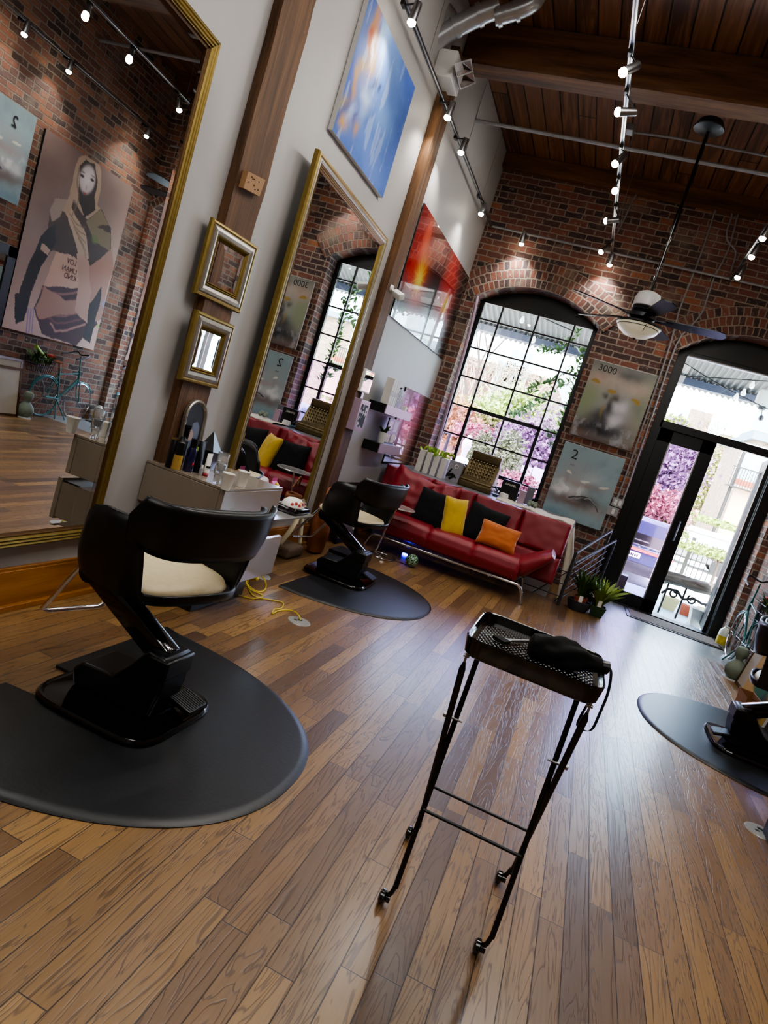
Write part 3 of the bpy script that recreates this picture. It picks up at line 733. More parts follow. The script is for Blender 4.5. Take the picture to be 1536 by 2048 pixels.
# ------------------------------------------------------------------ vanity unit at left
T = thing('vanity_unit', 'beige gloss vanity unit with open drawer on a black plinth, under the post', 'cabinet', (.25, 3.55, 0))
bx('plinth', (0.05, 3.28, 0), (.484, 3.88, .20), M['black'], T, bevel=.003)
bx('lower_cabinet', (0.05, 3.24, .205), (.44, 3.90, .46), M['vanity'], T, bevel=.003)
o = bx('drawer', (.40, 3.31, .215), (.62, 3.84, .45), M['black'], T, bevel=.003)
b = B(); box(b, (.60, 3.30, .205), (.632, 3.905, .465)); obj('drawer_front', b, M['vanity'], o, bevel=.004)
b = B(); box(b, (.44, 3.305, .22), (.60, 3.318, .44)); obj('drawer_side', b, M['vanity'], o); b = B(); box(b, (.44, 3.832, .22), (.60, 3.845, .44)); obj('drawer_side', b, M['vanity'], o)
bx('neck', (.06, 3.35, .46), (.36, 3.80, .53), M['black'], T)
bx('upper_box', (0.002, 3.215, .525), (.50, 3.93, .745), M['vanity'], T, bevel=.003)
bx('top_panel', (0.002, 3.215, .747), (.532, 3.93, .762), M['vanity'], T, bevel=.002)
bx('front_panel', (.502, 3.215, .525), (.532, 3.93, .746), M['vanity'], T, bevel=.002)
ZV = .763
def bottle(name, px, py, prof, mt, label, cap=None, capm='black', group='products on the vanity', n=20, extra=None):
    p = WZ(px, py, ZV); T = thing(name, label, 'bottle', (p.x, p.y, ZV), 0, group)
    b = B(); lathe(b, prof, p, n); obj('body', b, M[mt], T)
    if cap: b = B(); lathe(b, cap, p, n); obj('cap', b, M[capm], T)
    if extra: extra(T, p)
    return T
M['blue'] = mat('deep_blue_plastic', '14143a', .2, coat=.5); M['amber'] = mat('straw_liquid', 'b0904c', .3); M['goldcap'] = mat('brushed_gold_cap', 'a58a55', .3, .9)
bottle('spray_can', 338, 934, [(0, 0), (.024, 0), (.025, .005), (.025, .165), (.02, .175), (0, .176)], 'black', 'tall matte black can with a gold collar at the left end of the vanity bottles', [(.026, .162), (.026, .172), (.0, .172)], 'goldcap')
bottle('product_bottle', 350, 938, [(0, 0), (.026, 0), (.027, .004), (.027, .085), (0, .085)], 'amber', 'bottle amber below and black above on the vanity', [(0.0272, .085), (.027, .155), (.018, .163), (.014, .19), (0, .192)])
bottle('product_bottle', 357, 931, [(0, 0), (.026, 0), (.026, .15), (.014, .165), (0, .166)], 'black', 'tall black pump bottle at the back of the vanity group', [(.013, .165), (.015, .225), (.02, .228), (.02, .245), (0, .246)])
bottle('product_bottle', 374, 942, [(0, 0), (.027, 0), (.028, .004), (.028, .12), (.022, .14), (0, .142)], 'blue', 'deep blue bottle with a small red label on the vanity', [(.02, .14), (.02, .19), (0, .192)], extra=lambda T, p: (lambda b: (lathe(b, [(0, 0), (.010, 0), (0, .001)], p+Vector((.0285, -.004, .05)), 12, Matrix.Rotation(PI/2, 4, 'Y')), obj('label_sticker', b, mat('red_label', 'b0333a', .5), T)))(B()))
bottle('product_bottle', 384, 932, [(0, 0), (.022, 0), (.022, .155), (.012, .17), (0, .171)], 'black', 'slim black bottle with a green label behind the blue one', [(.0225, .10), (.0225, .125), (0, .125)], 'leafl')
def tube_thing(px, py, h, w, mt, label, capm='black', tilt=0, sy=.010):
    p = WZ(px, py, ZV); T = thing('squeeze_tube', label, 'tube', (p.x, p.y, ZV), 0, 'products on the vanity')
    b = B(); L = []
    for k, s in ((0.14, 0), (.35, .15), (.7, .5), (1, 1)):
        L.append([b.verts.new((p.x+lerp(w*.5, sy*.12, s)*math.cos(2*PI*i/20)*1.0, p.y+lerp(w*.5, w*.75, s)*math.sin(2*PI*i/20), ZV+h*(.14+.86*s))) for i in range(20)])
    ringloft(b, L); obj('body', b, M[mt], T)
    b = B(); lathe(b, [(0, 0), (w*.42, 0), (w*.42, h*.14), (0, h*.14)], p, 18); obj('cap', b, M[capm], T); return T
tube_thing(392, 944, .185, .05, 'black', 'black squeeze tube standing on its cap on the vanity')
t_ = tube_thing(410, 950, .13, .038, 'paper', 'white squeeze tube with a black band on the vanity', 'white')
p = WZ(410, 950, ZV); b = B(); lathe(b, [(.0205, .045), (.0205, .058)], p, 18); obj('band', b, M['black'], t_)
bottle('small_vial', 400, 950, [(0, 0), (.011, 0), (.011, .04), (.006, .045), (0, .046)], 'greyglass', 'tiny clear vial between the black tube and the white tube', [(.007, .044), (.007, .06), (0, .06)], 'white')
p = WZ(424, 951, ZV); T = thing('bottle_lid', 'small red lid lying on the vanity top', 'lid', (p.x, p.y, ZV))
p = WZ(408, 950, ZV); p = WZ(410, 949, ZV)
p = WZ(407, 948, ZV); q = WZ(409, 950, ZV); q = WZ(408.5, 948.5, ZV)
T.matrix_basis = Matrix.Translation(WZ(409, 951, ZV)); b = B(); lathe(b, [(0, 0), (.019, 0), (.021, .006), (.019, .012), (.006, .014), (0, .010)], WZ(409, 951, ZV), 22); obj('lid_disc', b, M['red'], T)
# black paper pyramid
p = WZ(432, 946, ZV); T = thing('folded_cone', 'pointed black folded card standing behind the glasses', 'ornament', (.16, 3.60, ZV))
b = B(); A = [b.verts.new(v) for v in ((.115, 3.53, ZV), (.20, 3.55, ZV), (.16, 3.70, ZV), (.05, 3.66, ZV))]; tp = b.verts.new((.115, 3.63, ZV+.235))
sh = [b.verts.new(v) for v in ((.105, 3.52, ZV+.12), (.20, 3.54, ZV+.12), (.165, 3.71, ZV+.10), (.055, 3.66, ZV+.11))]
for k in range(4): b.faces.new((A[k], A[(k+1) % 4], sh[(k+1) % 4], sh[k])); b.faces.new((sh[k], sh[(k+1) % 4], tp))
b.faces.new(A[::-1]); obj('card_cone', b, M['black'], T, smooth=False)
# stacked tumblers
for k, (lb) in enumerate(('lower clear fluted tumbler of the stacked pair on the vanity', 'upper clear fluted tumbler nested in the stacked pair')):
    p = WZ(433, 967, ZV)+Vector((0, 0, .002+k*.062)); T = thing('glass_tumbler', lb, 'glass', p, 0, 'stacked glass tumblers')
    b = B(); n = 20; L = []
    for (r, z) in ((.021, 0), (.024, .05), (.031, .055), (.034, .115), (.0315, .115), (.028, .058), (.020, .045), (.018, .01)):
        L.append([b.verts.new(p+Vector((r*(1+(.05 if i % 2 and z < .06 else 0))*math.cos(2*PI*i/n), r*(1+(.05 if i % 2 and z < .06 else 0))*math.sin(2*PI*i/n), z))) for i in range(n)])
    ringloft(b, L); obj('tumbler', b, M['tumbler'], T)
def cup(p, lb):
    T = thing('paper_cup', lb, 'cup', p, 0, 'paper cups on the vanity')
    b = B(); lathe(b, [(0, .004), (.024, .004), (.0245, 0), (.036, .088), (.0375, .09), (.0365, .093), (.034, .09), (.0235, .006), (0, .006)], p, 28); obj('cup_body', b, M['paper'], T, angle=60)
cup(WZ(450, 979, ZV), 'white paper cup beside the stacked glasses, the left one of two')
cup(WZ(481, 973, ZV), 'white paper cup at the right end of the vanity top, the right one of two')

# ------------------------------------------------------------------ floor outlet, cord, adapter
def outlet(x, y, lb):
    T = thing('floor_outlet', lb, 'outlet', (x, y, 0), 0, 'round floor outlets')
    b = B(); lathe(b, [(.075, .0), (.073, .004), (.05, .006), (0, .006)], (x, y, 0), 32); obj('cover_plate', b, mat('satin_cover', 'a9a9a6', .3, .5), T)
    b = B(); box(b, (x-.012, y+.008, .0055), (x+.012, y+.03, .0075)); box(b, (x-.03, y-.02, .0055), (x-.008, y-.008, .0075)); obj('socket_slot', b, M['black'], T); return T
p = WZ(598, 1243, 0); outlet(p.x, p.y, 'round chrome floor outlet with the yellow cord plugged in')
q = WZ(522, 1152, 0); outlet(q.x, q.y, 'round chrome floor outlet beside the vanity under the yellow plug')
q3 = WZ(1512, 1660, 0); outlet(q3.x+.02, q3.y, 'round chrome floor outlet at the right edge of the floor')
b = B(); zz = .006
cp = [(601, 1240, .012), (598, 1232, .03), (590, 1224, .02), (575, 1220, zz), (555, 1222, zz), (545, 1228, zz), (548, 1219, zz), (563, 1216, zz), (566, 1206, zz), (550, 1201, zz), (520, 1196, zz), (505, 1190, zz), (498, 1178, zz), (496, 1170, .02), (502, 1176, .02), (515, 1183, zz), (528, 1181, zz), (532, 1168, .02), (524, 1152, .04), (512, 1145, .06), (500, 1150, .06), (492, 1162, .05), (500, 1178, .02), (520, 1188, zz), (524, 1194, zz), (505, 1197, zz), (485, 1193, zz), (470, 1188, zz)]
tube(b, smoothline([WZ(*c) for c in cp], 6), .0045, 8); o = obj('extension_cord', b, M['yellowrub'])
tagp(o, 'coiled yellow extension cord running from the floor outlet to the vanity', 'cord')
p = WZ(487, 1168, .0); T = thing('power_adapter', 'yellow three-way plug block on the floor beside the vanity plinth', 'plug', (p.x, p.y, 0))
b = B(); rbox(b, (p.x-.03, p.y-.03, 0), (p.x+.03, p.y+.03, .075), .01, 2); obj('plug_block', b, M['yellowrub'], T)
b = B(); lathe(b, [(0, 0), (.022, 0), (.022, .05), (.012, .06), (0, .06)], p+Vector((.03, .02, .055)), 16, Matrix.Rotation(math.radians(70), 4, 'Y')); obj('plug_head', b, M['yellowrub'], T)

# ------------------------------------------------------------------ sofa
T = thing('sofa_bed', 'red leather convertible sofa on a chrome frame in front of the window', 'sofa', (1.2, 7.2, 0))
def slabpad(b, w, d, h, mtx, seed=0, puff=.018):
    """tufted pad: local x in 0..w, y 0..d, top at z=h"""
    nu, nv = max(4, int(w/.02)), max(4, int(d/.02))
    def f(u, v):
        e = min(u, 1-u)*w; g = min(v, 1-v)*d
        k = min(1, e/.022)**.5*min(1, g/.022)**.5
        z = h*(.45+.55*k)+puff*math.sin(PI*u)*math.sin(PI*v)+.006*noise.noise(Vector((u*w*9, v*d*9, seed)))
        return mtx @ Vector((u*w, v*d, z))
    g = sheet(b, f, nu, nv)
    def f2(u, v): return mtx @ Vector((u*w, v*d, 0))
    g2 = sheet(b, f2, nu, nv)
    n, m_ = len(g), len(g[0])
    for i in range(n-1):
        b.faces.new((g[i][0], g[i+1][0], g2[i+1][0], g2[i][0])); b.faces.new((g[i][-1], g[i+1][-1], g2[i+1][-1], g2[i][-1]))
    for j in range(m_-1):
        b.faces.new((g[0][j], g[0][j+1], g2[0][j+1], g2[0][j])); b.faces.new((g[-1][j], g[-1][j+1], g2[-1][j+1], g2[-1][j]))
# backrest: plane leaning, columns of pads
bl = Vector((.10, 7.40, .20)); up = (Vector((.10, 7.54, .875))-bl); H_ = up.length; up.normalize(); nrm = Vector((0, -1, 0)).cross(Vector((1, 0, 0))); 
nx = Vector((1, 0, 0)); nn = nx.cross(up)   # pointing toward the camera side (-y)
BM_ = Matrix(((nx.x, up.x, nn.x, bl.x), (nx.y, up.y, nn.y, bl.y), (nx.z, up.z, nn.z, bl.z), (0, 0, 0, 1)))
W_ = 2.22; cols = [0, .60, 1.12, 1.68, W_]
b = B()
for i in range(4):
    for (v0, v1) in ((0, .30), (.30, H_)):
        slabpad(b, cols[i+1]-cols[i], v1-v0, .085, BM_ @ Matrix.Translation((cols[i], v0, 0)), i, .006)
obj('backrest', b, M['red'], T, angle=60)
# seat, in two halves with side flaps that rise
b = B(); sx0, sx1 = .46, 1.97
for i, (x0, x1) in enumerate(((sx0, .97), (.97, 1.46), (1.46, sx1))):
    def seatf(u, v, x0=x0, x1=x1):
        # section from under the front edge, over the top, to the back
        sec = [(6.84, .20), (6.775, .22), (6.745, .31), (6.765, .395), (6.83, .43), (7.0, .44), (7.2, .425), (7.40, .41)]
        t = v*(len(sec)-1); k = min(int(t), len(sec)-2); fr = t-k
        y = lerp(sec[k][0], sec[k+1][0], fr); z = lerp(sec[k][1], sec[k+1][1], fr)
        e = min(u, 1-u)*(x1-x0); z -= .022*max(0, 1-e/.03)*(1 if v > .3 else .3); y += .012*max(0, 1-e/.03)
        z += .006*noise.noise(Vector((u*6+x0*9, v*9, 2)))
        return Vector((lerp(x0, x1, u), y, z))
    sheet(b, seatf, 16, 28)
rbox(b, (sx0, 6.85, .19), (sx1, 7.40, .30), .02, 2)
obj('seat', b, M['red'], T, angle=60)
for s, (xa, za, xb, zb) in enumerate(((1.93, .31, 2.24, .57), (.50, .31, .16, .54))):
    b = B(); d = Vector((xb-xa, 0, zb-za)); Lf = d.length; d.normalize(); n2 = Vector((-d.z, 0, d.x)) if d.x > 0 else Vector((d.z, 0, -d.x))
    def fl_(u, v, xa=xa, za=za, d=d, n2=n2, Lf=Lf):
        t = 2*PI*v; hy_, hz_ = .30, lerp(.115, .05, u)
        cy_, cz_ = sup(t, hy_, hz_, 3.0); k = 1-.18*max(0, u-.85)/.15
        pinch = 1-.25*max(0, 1-u/.12)
        p = Vector((xa, 7.06, za))+d*(Lf*u)+n2*(cz_*k*pinch+.004*noise.noise(Vector((u*5, t*2, s))))
        p.y += cy_*k*(1-.15*max(0, .2-u)/.2); return p
    g = sheet(b, lambda v, u: fl_(u, v), 36, 14, wrap=True)
    b.faces.new([r[0] for r in g]); b.faces.new([r[-1] for r in g][::-1])
    obj('armrest', b, M['red'], T, angle=60)
b = B()
for x0 in cols[1:-1]: tube(b, [BM_ @ Vector((x0, .01, .035)), BM_ @ Vector((x0, H_-.01, .035))], .006, 6)
tube(b, [BM_ @ Vector((.02, .30, .04)), BM_ @ Vector((W_-.02, .30, .04))], .006, 6)
obj('seam', b, M['redseam'], T)
b = B(); tube(b, smoothline([(.30, 6.90, .0), (.345, 6.87, .11), (.42, 6.83, .155), (.62, 6.80, .165), (1.2, 6.80, .172), (1.9, 6.80, .185), (2.02, 6.80, .175), (2.07, 6.79, .10), (2.10, 6.78, .0)], 5), .017, 12)
tube(b, [(.4, 7.35, .16), (2.0, 7.35, .18)], .014)
tube(b, [(.4, 7.35, .16), (.35, 7.4, 0)], .014); tube(b, [(2.0, 7.35, .18), (2.05, 7.4, 0)], .014)
for x in (.7, 1.7): tube(b, [(x, 6.8, .168), (x, 7.35, .165)], .014)
obj('chrome_frame', b, M['chrome'], T)
def pillow(label, c, w, h, th, mt, rz=0, tilt=.25, roll=0, name='throw_pillow', group='throw pillows on the sofa', floppy=.0, seed=0):
    T = thing(name, label, 'pillow', c, 0, group)
    Mx = Matrix.Translation(Vector(c)) @ Matrix.Rotation(rz, 4, 'Z') @ Matrix.Rotation(-tilt, 4, 'X') @ Matrix.Rotation(roll, 4, 'Y')
    b = B(); n = 22
    def f(side):
        def g(u, v):
            x, y = 2*u-1, 2*v-1
            k = max(0, (1-x**4)*(1-y**4))**.55
            pinx = 1-.10*(1-y*y)*0-.07*(1-abs(y))*abs(x)**2; pinz = 1-.07*(1-abs(x))*abs(y)**2
            wr = .006*noise.noise(Vector((x*3+seed, y*3, side)))+floppy*noise.noise(Vector((x*2.2+seed, y*2.2, side*3)))
            return Mx @ Vector((x*w/2*pinx, side*(th/2*k)+wr, y*h/2*pinz))
        return g
    sheet(b, f(1), n, n); sheet(b, f(-1), n, n); bmesh.ops.remove_doubles(b, verts=b.verts, dist=.0008)
    obj('cushion', b, M[mt], T, angle=75); return T
pillow('large red leather pillow slumped at the left end of the sofa', (.50, 7.22, .66), .50, .50, .16, 'red', 0, .3, .2, floppy=.02, seed=3)
pillow('crumpled red pillow behind the first black one', (.86, 7.28, .67), .48, .42, .14, 'red', 0, .2, -.15, floppy=.03, seed=8)
pillow('square black pillow, leftmost of the dark ones on the sofa', (.86, 7.08, .59), .40, .42, .13, 'navy', -.15, .28, .02)
pillow('mustard yellow velvet pillow between the two black ones', (1.13, 7.04, .59), .27, .44, .13, 'yellow', .55, .28, -.05)
pillow('square black pillow behind the orange one on the sofa', (1.45, 7.13, .605), .44, .42, .13, 'navy', .05, .30, .10)
pillow('rectangular burnt orange velvet pillow on the sofa', (1.65, 6.97, .56), .42, .27, .12, 'orange', .1, .35, .04)
# ------------------------------------------------------------------ ledge behind the sofa
T = thing('half_wall', 'white painted half wall with a grey top behind the sofa', 'ledge', (1.3, 8.2, 0))
bx('panel', (.10, 7.70, 0), (2.30, 8.825, .84), M['whitepaint'], T, bevel=.003)
bx('worktop', (.06, 7.64, .84), (2.34, 8.825, .875), M['greylam'], T, bevel=.004)
b = B()
def dr_(u, v):
    # u along x, v from the wall side over the top to hanging edge
    x = lerp(1.42, 2.52, u); s = v
    if s < .45: y = lerp(8.3, 7.62, s/.45); z = .885
    else: y = 7.62-.015*math.sin(s*9); z = .885-(s-.45)/.55*(.13+.45*max(0, (u-.72)/.28)**1.2)
    if x > 2.33: z -= (x-2.33)*1.9; x = 2.33+(x-2.33)*.55
    z += .010*math.sin(u*19+v*3)+.012*noise.noise(Vector((u*7, v*7, 1))); y += .015*noise.noise(Vector((u*8, v*5, 4)))
    return Vector((x, y, z))
sheet(b, dr_, 50, 30); o = obj('draped_cloth', b, M['cloth'], solid=.003, subsurf=0, angle=80); tagp(o, 'ivory cloth draped over the right end of the half wall', 'cloth')
# things on the ledge
ZL = .876
def onledge(px, py, z=ZL): return WZ(px, py, z)
T = thing('cash_register', 'ornate antique brass cash register on the ledge in front of the window', 'cash register', (1.07, 8.2, ZL))
cxr, yr = 1.07, 8.22
b = B(); poly = [(-.20, 0), (.17, 0), (.17, .10), (.06, .14), (-.06, .34), (-.20, .36)]
prism(b, poly, lambda p: Vector((cxr-.20, yr-p[0]*1.0, ZL+p[1])), lambda p: Vector((cxr+.20, yr-p[0]*1.0, ZL+p[1]))); obj('body', b, M['brass'], T, bevel=.008)
b = B(); rbox(b, (cxr-.185, yr+.05, ZL+.33), (cxr+.185, yr+.20, ZL+.46), .012, 2); box(b, (cxr-.15, yr+.04, ZL+.37), (cxr+.15, yr+.052, ZL+.44)); obj('display_hood', b, M['brass'], T)
b = B()
for i in range(9):
    for j in range(5):
        x = cxr-.155+i*.038; t = j/4; y = yr-.045+t*.09; z = ZL+.17+t*.155
        tube(b, [(x, y, z), (x, y-.02, z+.018)], .006, 8); lathe(b, [(0, 0), (.010, 0), (.010, .004), (0, .005)], (x, y-.021, z+.019), 10, face_dir((0, -.7, .7)))
obj('keys', b, M['brass'], T)
b = B(); rbox(b, (cxr-.21, yr-.18, ZL), (cxr+.21, yr+.21, ZL+.075), .008, 2); box(b, (cxr-.17, yr-.186, ZL+.02), (cxr+.17, yr-.178, ZL+.055)); obj('cash_drawer', b, M['brass'], T)
b = B(); lathe(b, [(0, 0), (.09, 0), (.11, .02), (.09, .05), (0, .05)], (cxr-.205, yr+.0, ZL+.14), 22, Matrix.Rotation(-PI/2, 4, 'Y')); obj('side_wheel', b, M['brass'], T)
b = B(); tube(b, [(cxr+.2, yr-.05, ZL+.10), (cxr+.25, yr-.06, ZL+.10), (cxr+.27, yr-.10, ZL+.08)], .008); lathe(b, [(0, -.015), (.015, 0), (0, .015)], (cxr+.275, yr-.11, ZL+.075), 12); obj('crank_handle', b, M['black'], T)
# white books on the ledge with lettuce-like leaf bowl
M['bookwhite'] = mat('white_book_cloth', 'cfccc6', .6, var=.05)
def book(lo, hi, mt, lb, group, name='book', lean=0):
    T = thing(name, lb, 'book', (lo[0], lo[1], lo[2]), 0, group)
    mt = M[mt]; mx = Matrix.Translation(Vector((lo[0], 0, lo[2]))) @ Matrix.Rotation(lean, 4, 'Y') @ Matrix.Translation(-Vector((lo[0], 0, lo[2])))
    b = B(); box(b, (lo[0], lo[1], lo[2]), (hi[0], hi[1], hi[2]), mx); obj('cover', b, mt, T, bevel=.003)
    b = B(); box(b, (lo[0]+.003, lo[1]+.004, lo[2]+.003), (hi[0]-.003, hi[1]+.001, hi[2]+.001), mx); obj('pages', b, M['paper'], T)
    return T
bk = ['leftmost white book standing on the ledge', 'second white book from the left on the ledge', 'third white book on the ledge, under the green leaf', 'fourth white book on the ledge, beside the grey bag']
for i in range(4): book((.30+i*.098, 8.0, ZL), (.30+i*.098+.072, 8.24, ZL+.27-.006*i), 'bookwhite', bk[i], 'white books on the ledge')
T = thing('leaf_plant', 'bright green leafy plant lying over the white books on the ledge', 'plant', (.5, 8.1, ZL+.27))
b = B()
for k in range(26):
    a = k*2.4; r0 = .02+.10*random.random(); cx_, cy_ = .50+r0*1.5*math.cos(a), 8.11+r0*math.sin(a)*.8; s = .07
    def lf(u, v, a=a, cx_=cx_, cy_=cy_, s=s, k=k):
        w_ = math.sin(PI*min(1, u*.95+.05))*s*.6; return Vector((cx_+math.cos(a)*u*s+math.sin(a)*(v-.5)*w_, cy_+math.sin(a)*u*s-math.cos(a)*(v-.5)*w_, ZL+.285+.035*math.sin(u*2.2+k)+.02*math.sin(v*9+k)))
    sheet(b, lf, 5, 4)
obj('leaves', b, M['leafl'], T, angle=90)
# grey paper bag with black figure
T = thing('gift_bag', 'grey paper bag with a black figure printed on it, left of the cash register', 'bag', (.78, 8.1, ZL))
M['greypaper'] = mat('grey_paper', '8d8b92', .7)
bx('bag_body', (.69, 8.05, ZL), (.86, 8.13, ZL+.26), M['greypaper'], T)
b = B()
for (a, c2, r) in (((.71, .07), (.78, .10), .02), ((.74, .03), (.80, .09), .018), ((.78, .10), (.82, .06), .012), ((.70, .05), (.74, .16), .012)): tube(b, [(a[0], 8.048, ZL+a[1]), (c2[0], 8.048, ZL+c2[1])], r, 6)
for v in b.verts: v.co.y = 8.048+(v.co.y-8.048)*.1
obj('printed_figure', b, M['black'], T)
b = B(); tube(b, arc((.79, 8.045, ZL+.20), .022, 0, 2*PI, 16, 'xz'), .004, 6); obj('handle_hole', b, M['paper'], T)
# black display box with white disc
p = Vector((1.47, 8.22, ZL))
T = thing('display_box', 'black box lettered CHANEL with a white disc in front, on the ledge', 'box', p)
bx('box_body', (p.x-.11, p.y, ZL+.01), (p.x+.11, p.y+.08, ZL+.235), M['black'], T)
text('lettering', 'CHANEL', .035, M['paper'], T, (p.x, p.y-.003, ZL+.185), (1, 0, 0), (0, 0, 1))
b = B(); lathe(b, [(0, 0), (.06, 0), (.058, .03), (.05, .06), (.0, .065)], (p.x-.03, p.y-.10, ZL+.012), 24); obj('round_tin', b, M['white'], T)
bx('grey_carton', (0, 0, 0), (.08, .07, .16), M['mauve'], thing('small_carton', 'short mauve-grey carton right of the black box', 'box', (1.60, 8.2, ZL+.01)), world=False)
bx('grey_carton', (0, 0, 0), (.09, .07, .22), M['greylam'], thing('small_carton', 'tall dark grey carton behind the mauve one at the right of the ledge', 'box', (1.66, 8.42, ZL+.01)), world=False)
T = thing('ornament', 'dark knotted stone ornament at the right end of the ledge', 'ornament', (1.80, 8.15, ZL+.012))
b = B()
for k in range(6): lathe(b, [(0, -.03), (.022, -.02), (.03, 0), (.02, .02), (0, .028)], (1.76+.035*(k % 3), 8.12+.03*(k//3), ZL+.045+.02*(k % 2)), 10)
obj('stone_lump', b, M['stone'], T)
T = thing('blue_dish', 'small blue-grey dish on the ledge right of the cash register', 'dish', (1.33, 8.15, ZL)); b = B(); lathe(b, [(0, 0), (.03, 0), (.055, .03), (.05, .03), (0, .008)], (1.34, 8.12, ZL+.001), 20); obj('dish_bowl', b, mat('blue_ceramic', '5f7f8f', .3), T)
# ------------------------------------------------------------------ side table, globe
T = thing('side_table', 'small round metal side table between the second chair and the sofa', 'table', (.52, 6.75, 0))
tc = Vector((.60, 6.62, .545))
b = B(); lathe(b, [(0, 0), (.19, 0), (.195, .006), (.19, .014), (.18, .012), (0, .010)], tc, 40); obj('table_top', b, M['acrylic'], T)
b = B(); tube(b, [(.52, 6.62, .01), (.555, 6.62, .30), (.60, 6.62, .545)], .011); obj('stem', b, M['chrome'], T)
b = B(); tube(b, arc((.61, 6.58, .012), .14, 0, 2*PI, 32)[:-1], .008, 8, closed=True); tube(b, [(.52, 6.62, .012), (.61, 6.58, .012)], .008); obj('ring_base', b, M['chrome'], T)
T = thing('glass_globe', 'green glittering glass ball on the floor under the sofa edge', 'ornament', (.93, 6.62, 0))
b = B(); bmesh.ops.create_uvsphere(b, u_segments=28, v_segments=16, radius=.068, matrix=Matrix.Translation((.925, 6.62, .069)))
t = NT('green_glitter_glass'); w_ = t.noise(t.mapped(t.obj(), (1, 1, 1)), 40, 4, dist=3); t.P(Base_Color=t.ramp(w_, [(.45, '050b0a'), (.53, '1f5a3c'), (.6, 'b8d8b8')]), Roughness=.08, Coat_Weight=.8); obj('glass_ball', b, t.m, T)
b = B(); tube(b, smoothline([(.60, 6.60, .008), (.72, 6.60, .006), (.80, 6.63, .006), (.88, 6.60, .010)], 5), .004, 6); obj('power_lead', b, M['black'], T)
# violet lamp glow under the sofa: a small puck light
T = thing('puck_light', 'small violet-blue light on the floor under the sofa', 'light', (.75, 7.15, 0))
b = B(); lathe(b, [(0, 0), (.03, 0), (.03, .014), (.0, .018)], (.72, 7.12, 0), 16); obj('puck', b, mat('blue_led', '2018ff', .4, emit=25), T)
# ------------------------------------------------------------------ railing, plants
T = thing('stair_railing', 'grey metal railing with slanting rods between the sofa and the door', 'railing', (2.45, 7.5, 0))
b = B(); A = Vector((2.45, 7.50, 0)); 
tube(b, [A, A+Vector((0, 0, .62))], .018, 8)
tube(b, [(2.75, 8.62, 0), (2.77, 8.62, .90)], .016, 8); tube(b, [(2.84, 8.62, 0), (2.86, 8.62, .80)], .014, 8)
tube(b, [(2.45, 7.50, .61), (2.77, 8.62, .90)], .016, 8); tube(b, [(2.47, 7.52, .50), (2.86, 8.62, .80)], .014, 8)
obj('post_and_rail', b, M['railgrey'], T)
for k in range(5):
    b = B(); z = .08+.085*k; tube(b, [(2.45, 7.50, z), (2.80, 8.62, z+.30)], .007, 6); obj('rail_rod', b, M['railgrey'], T)
for k in range(3):
    b = B(); tube(b, [(2.45, 7.50, .10+.14*k), (1.80, 7.60, .10+.14*k-.02)], .006, 6); obj('rail_rod', b, M['railgrey'], T)
    b = B(); tube(b, [(1.9+.25*k, 7.58, .02), (2.2+.25*k, 7.55, .40)], .006, 6) ; obj('rail_rod', b, M['railgrey'], T)
def blade(b, base, a, ln, lean, w, curl=1.0, twist=0):
    pts = []
    for k in range(7):
        u = k/6; r = lean*u**1.6*ln; z = ln*(u-.35*curl*lean*u*u)
        c = base+Vector((math.cos(a)*r, math.sin(a)*r, z)); ww = w*math.sin(PI*min(1, .12+u*.9))**.8*(1 if u < .98 else .1)
        s = Vector((-math.sin(a+twist), math.cos(a+twist), 0)); pts.append((b.verts.new(c-s*ww), b.verts.new(c+Vector((0, 0, -ww*.25))), b.verts.new(c+s*ww)))
    for p, q in zip(pts, pts[1:]):
        b.faces.new((p[0], p[1], q[1], q[0])); b.faces.new((p[1], p[2], q[2], q[1]))
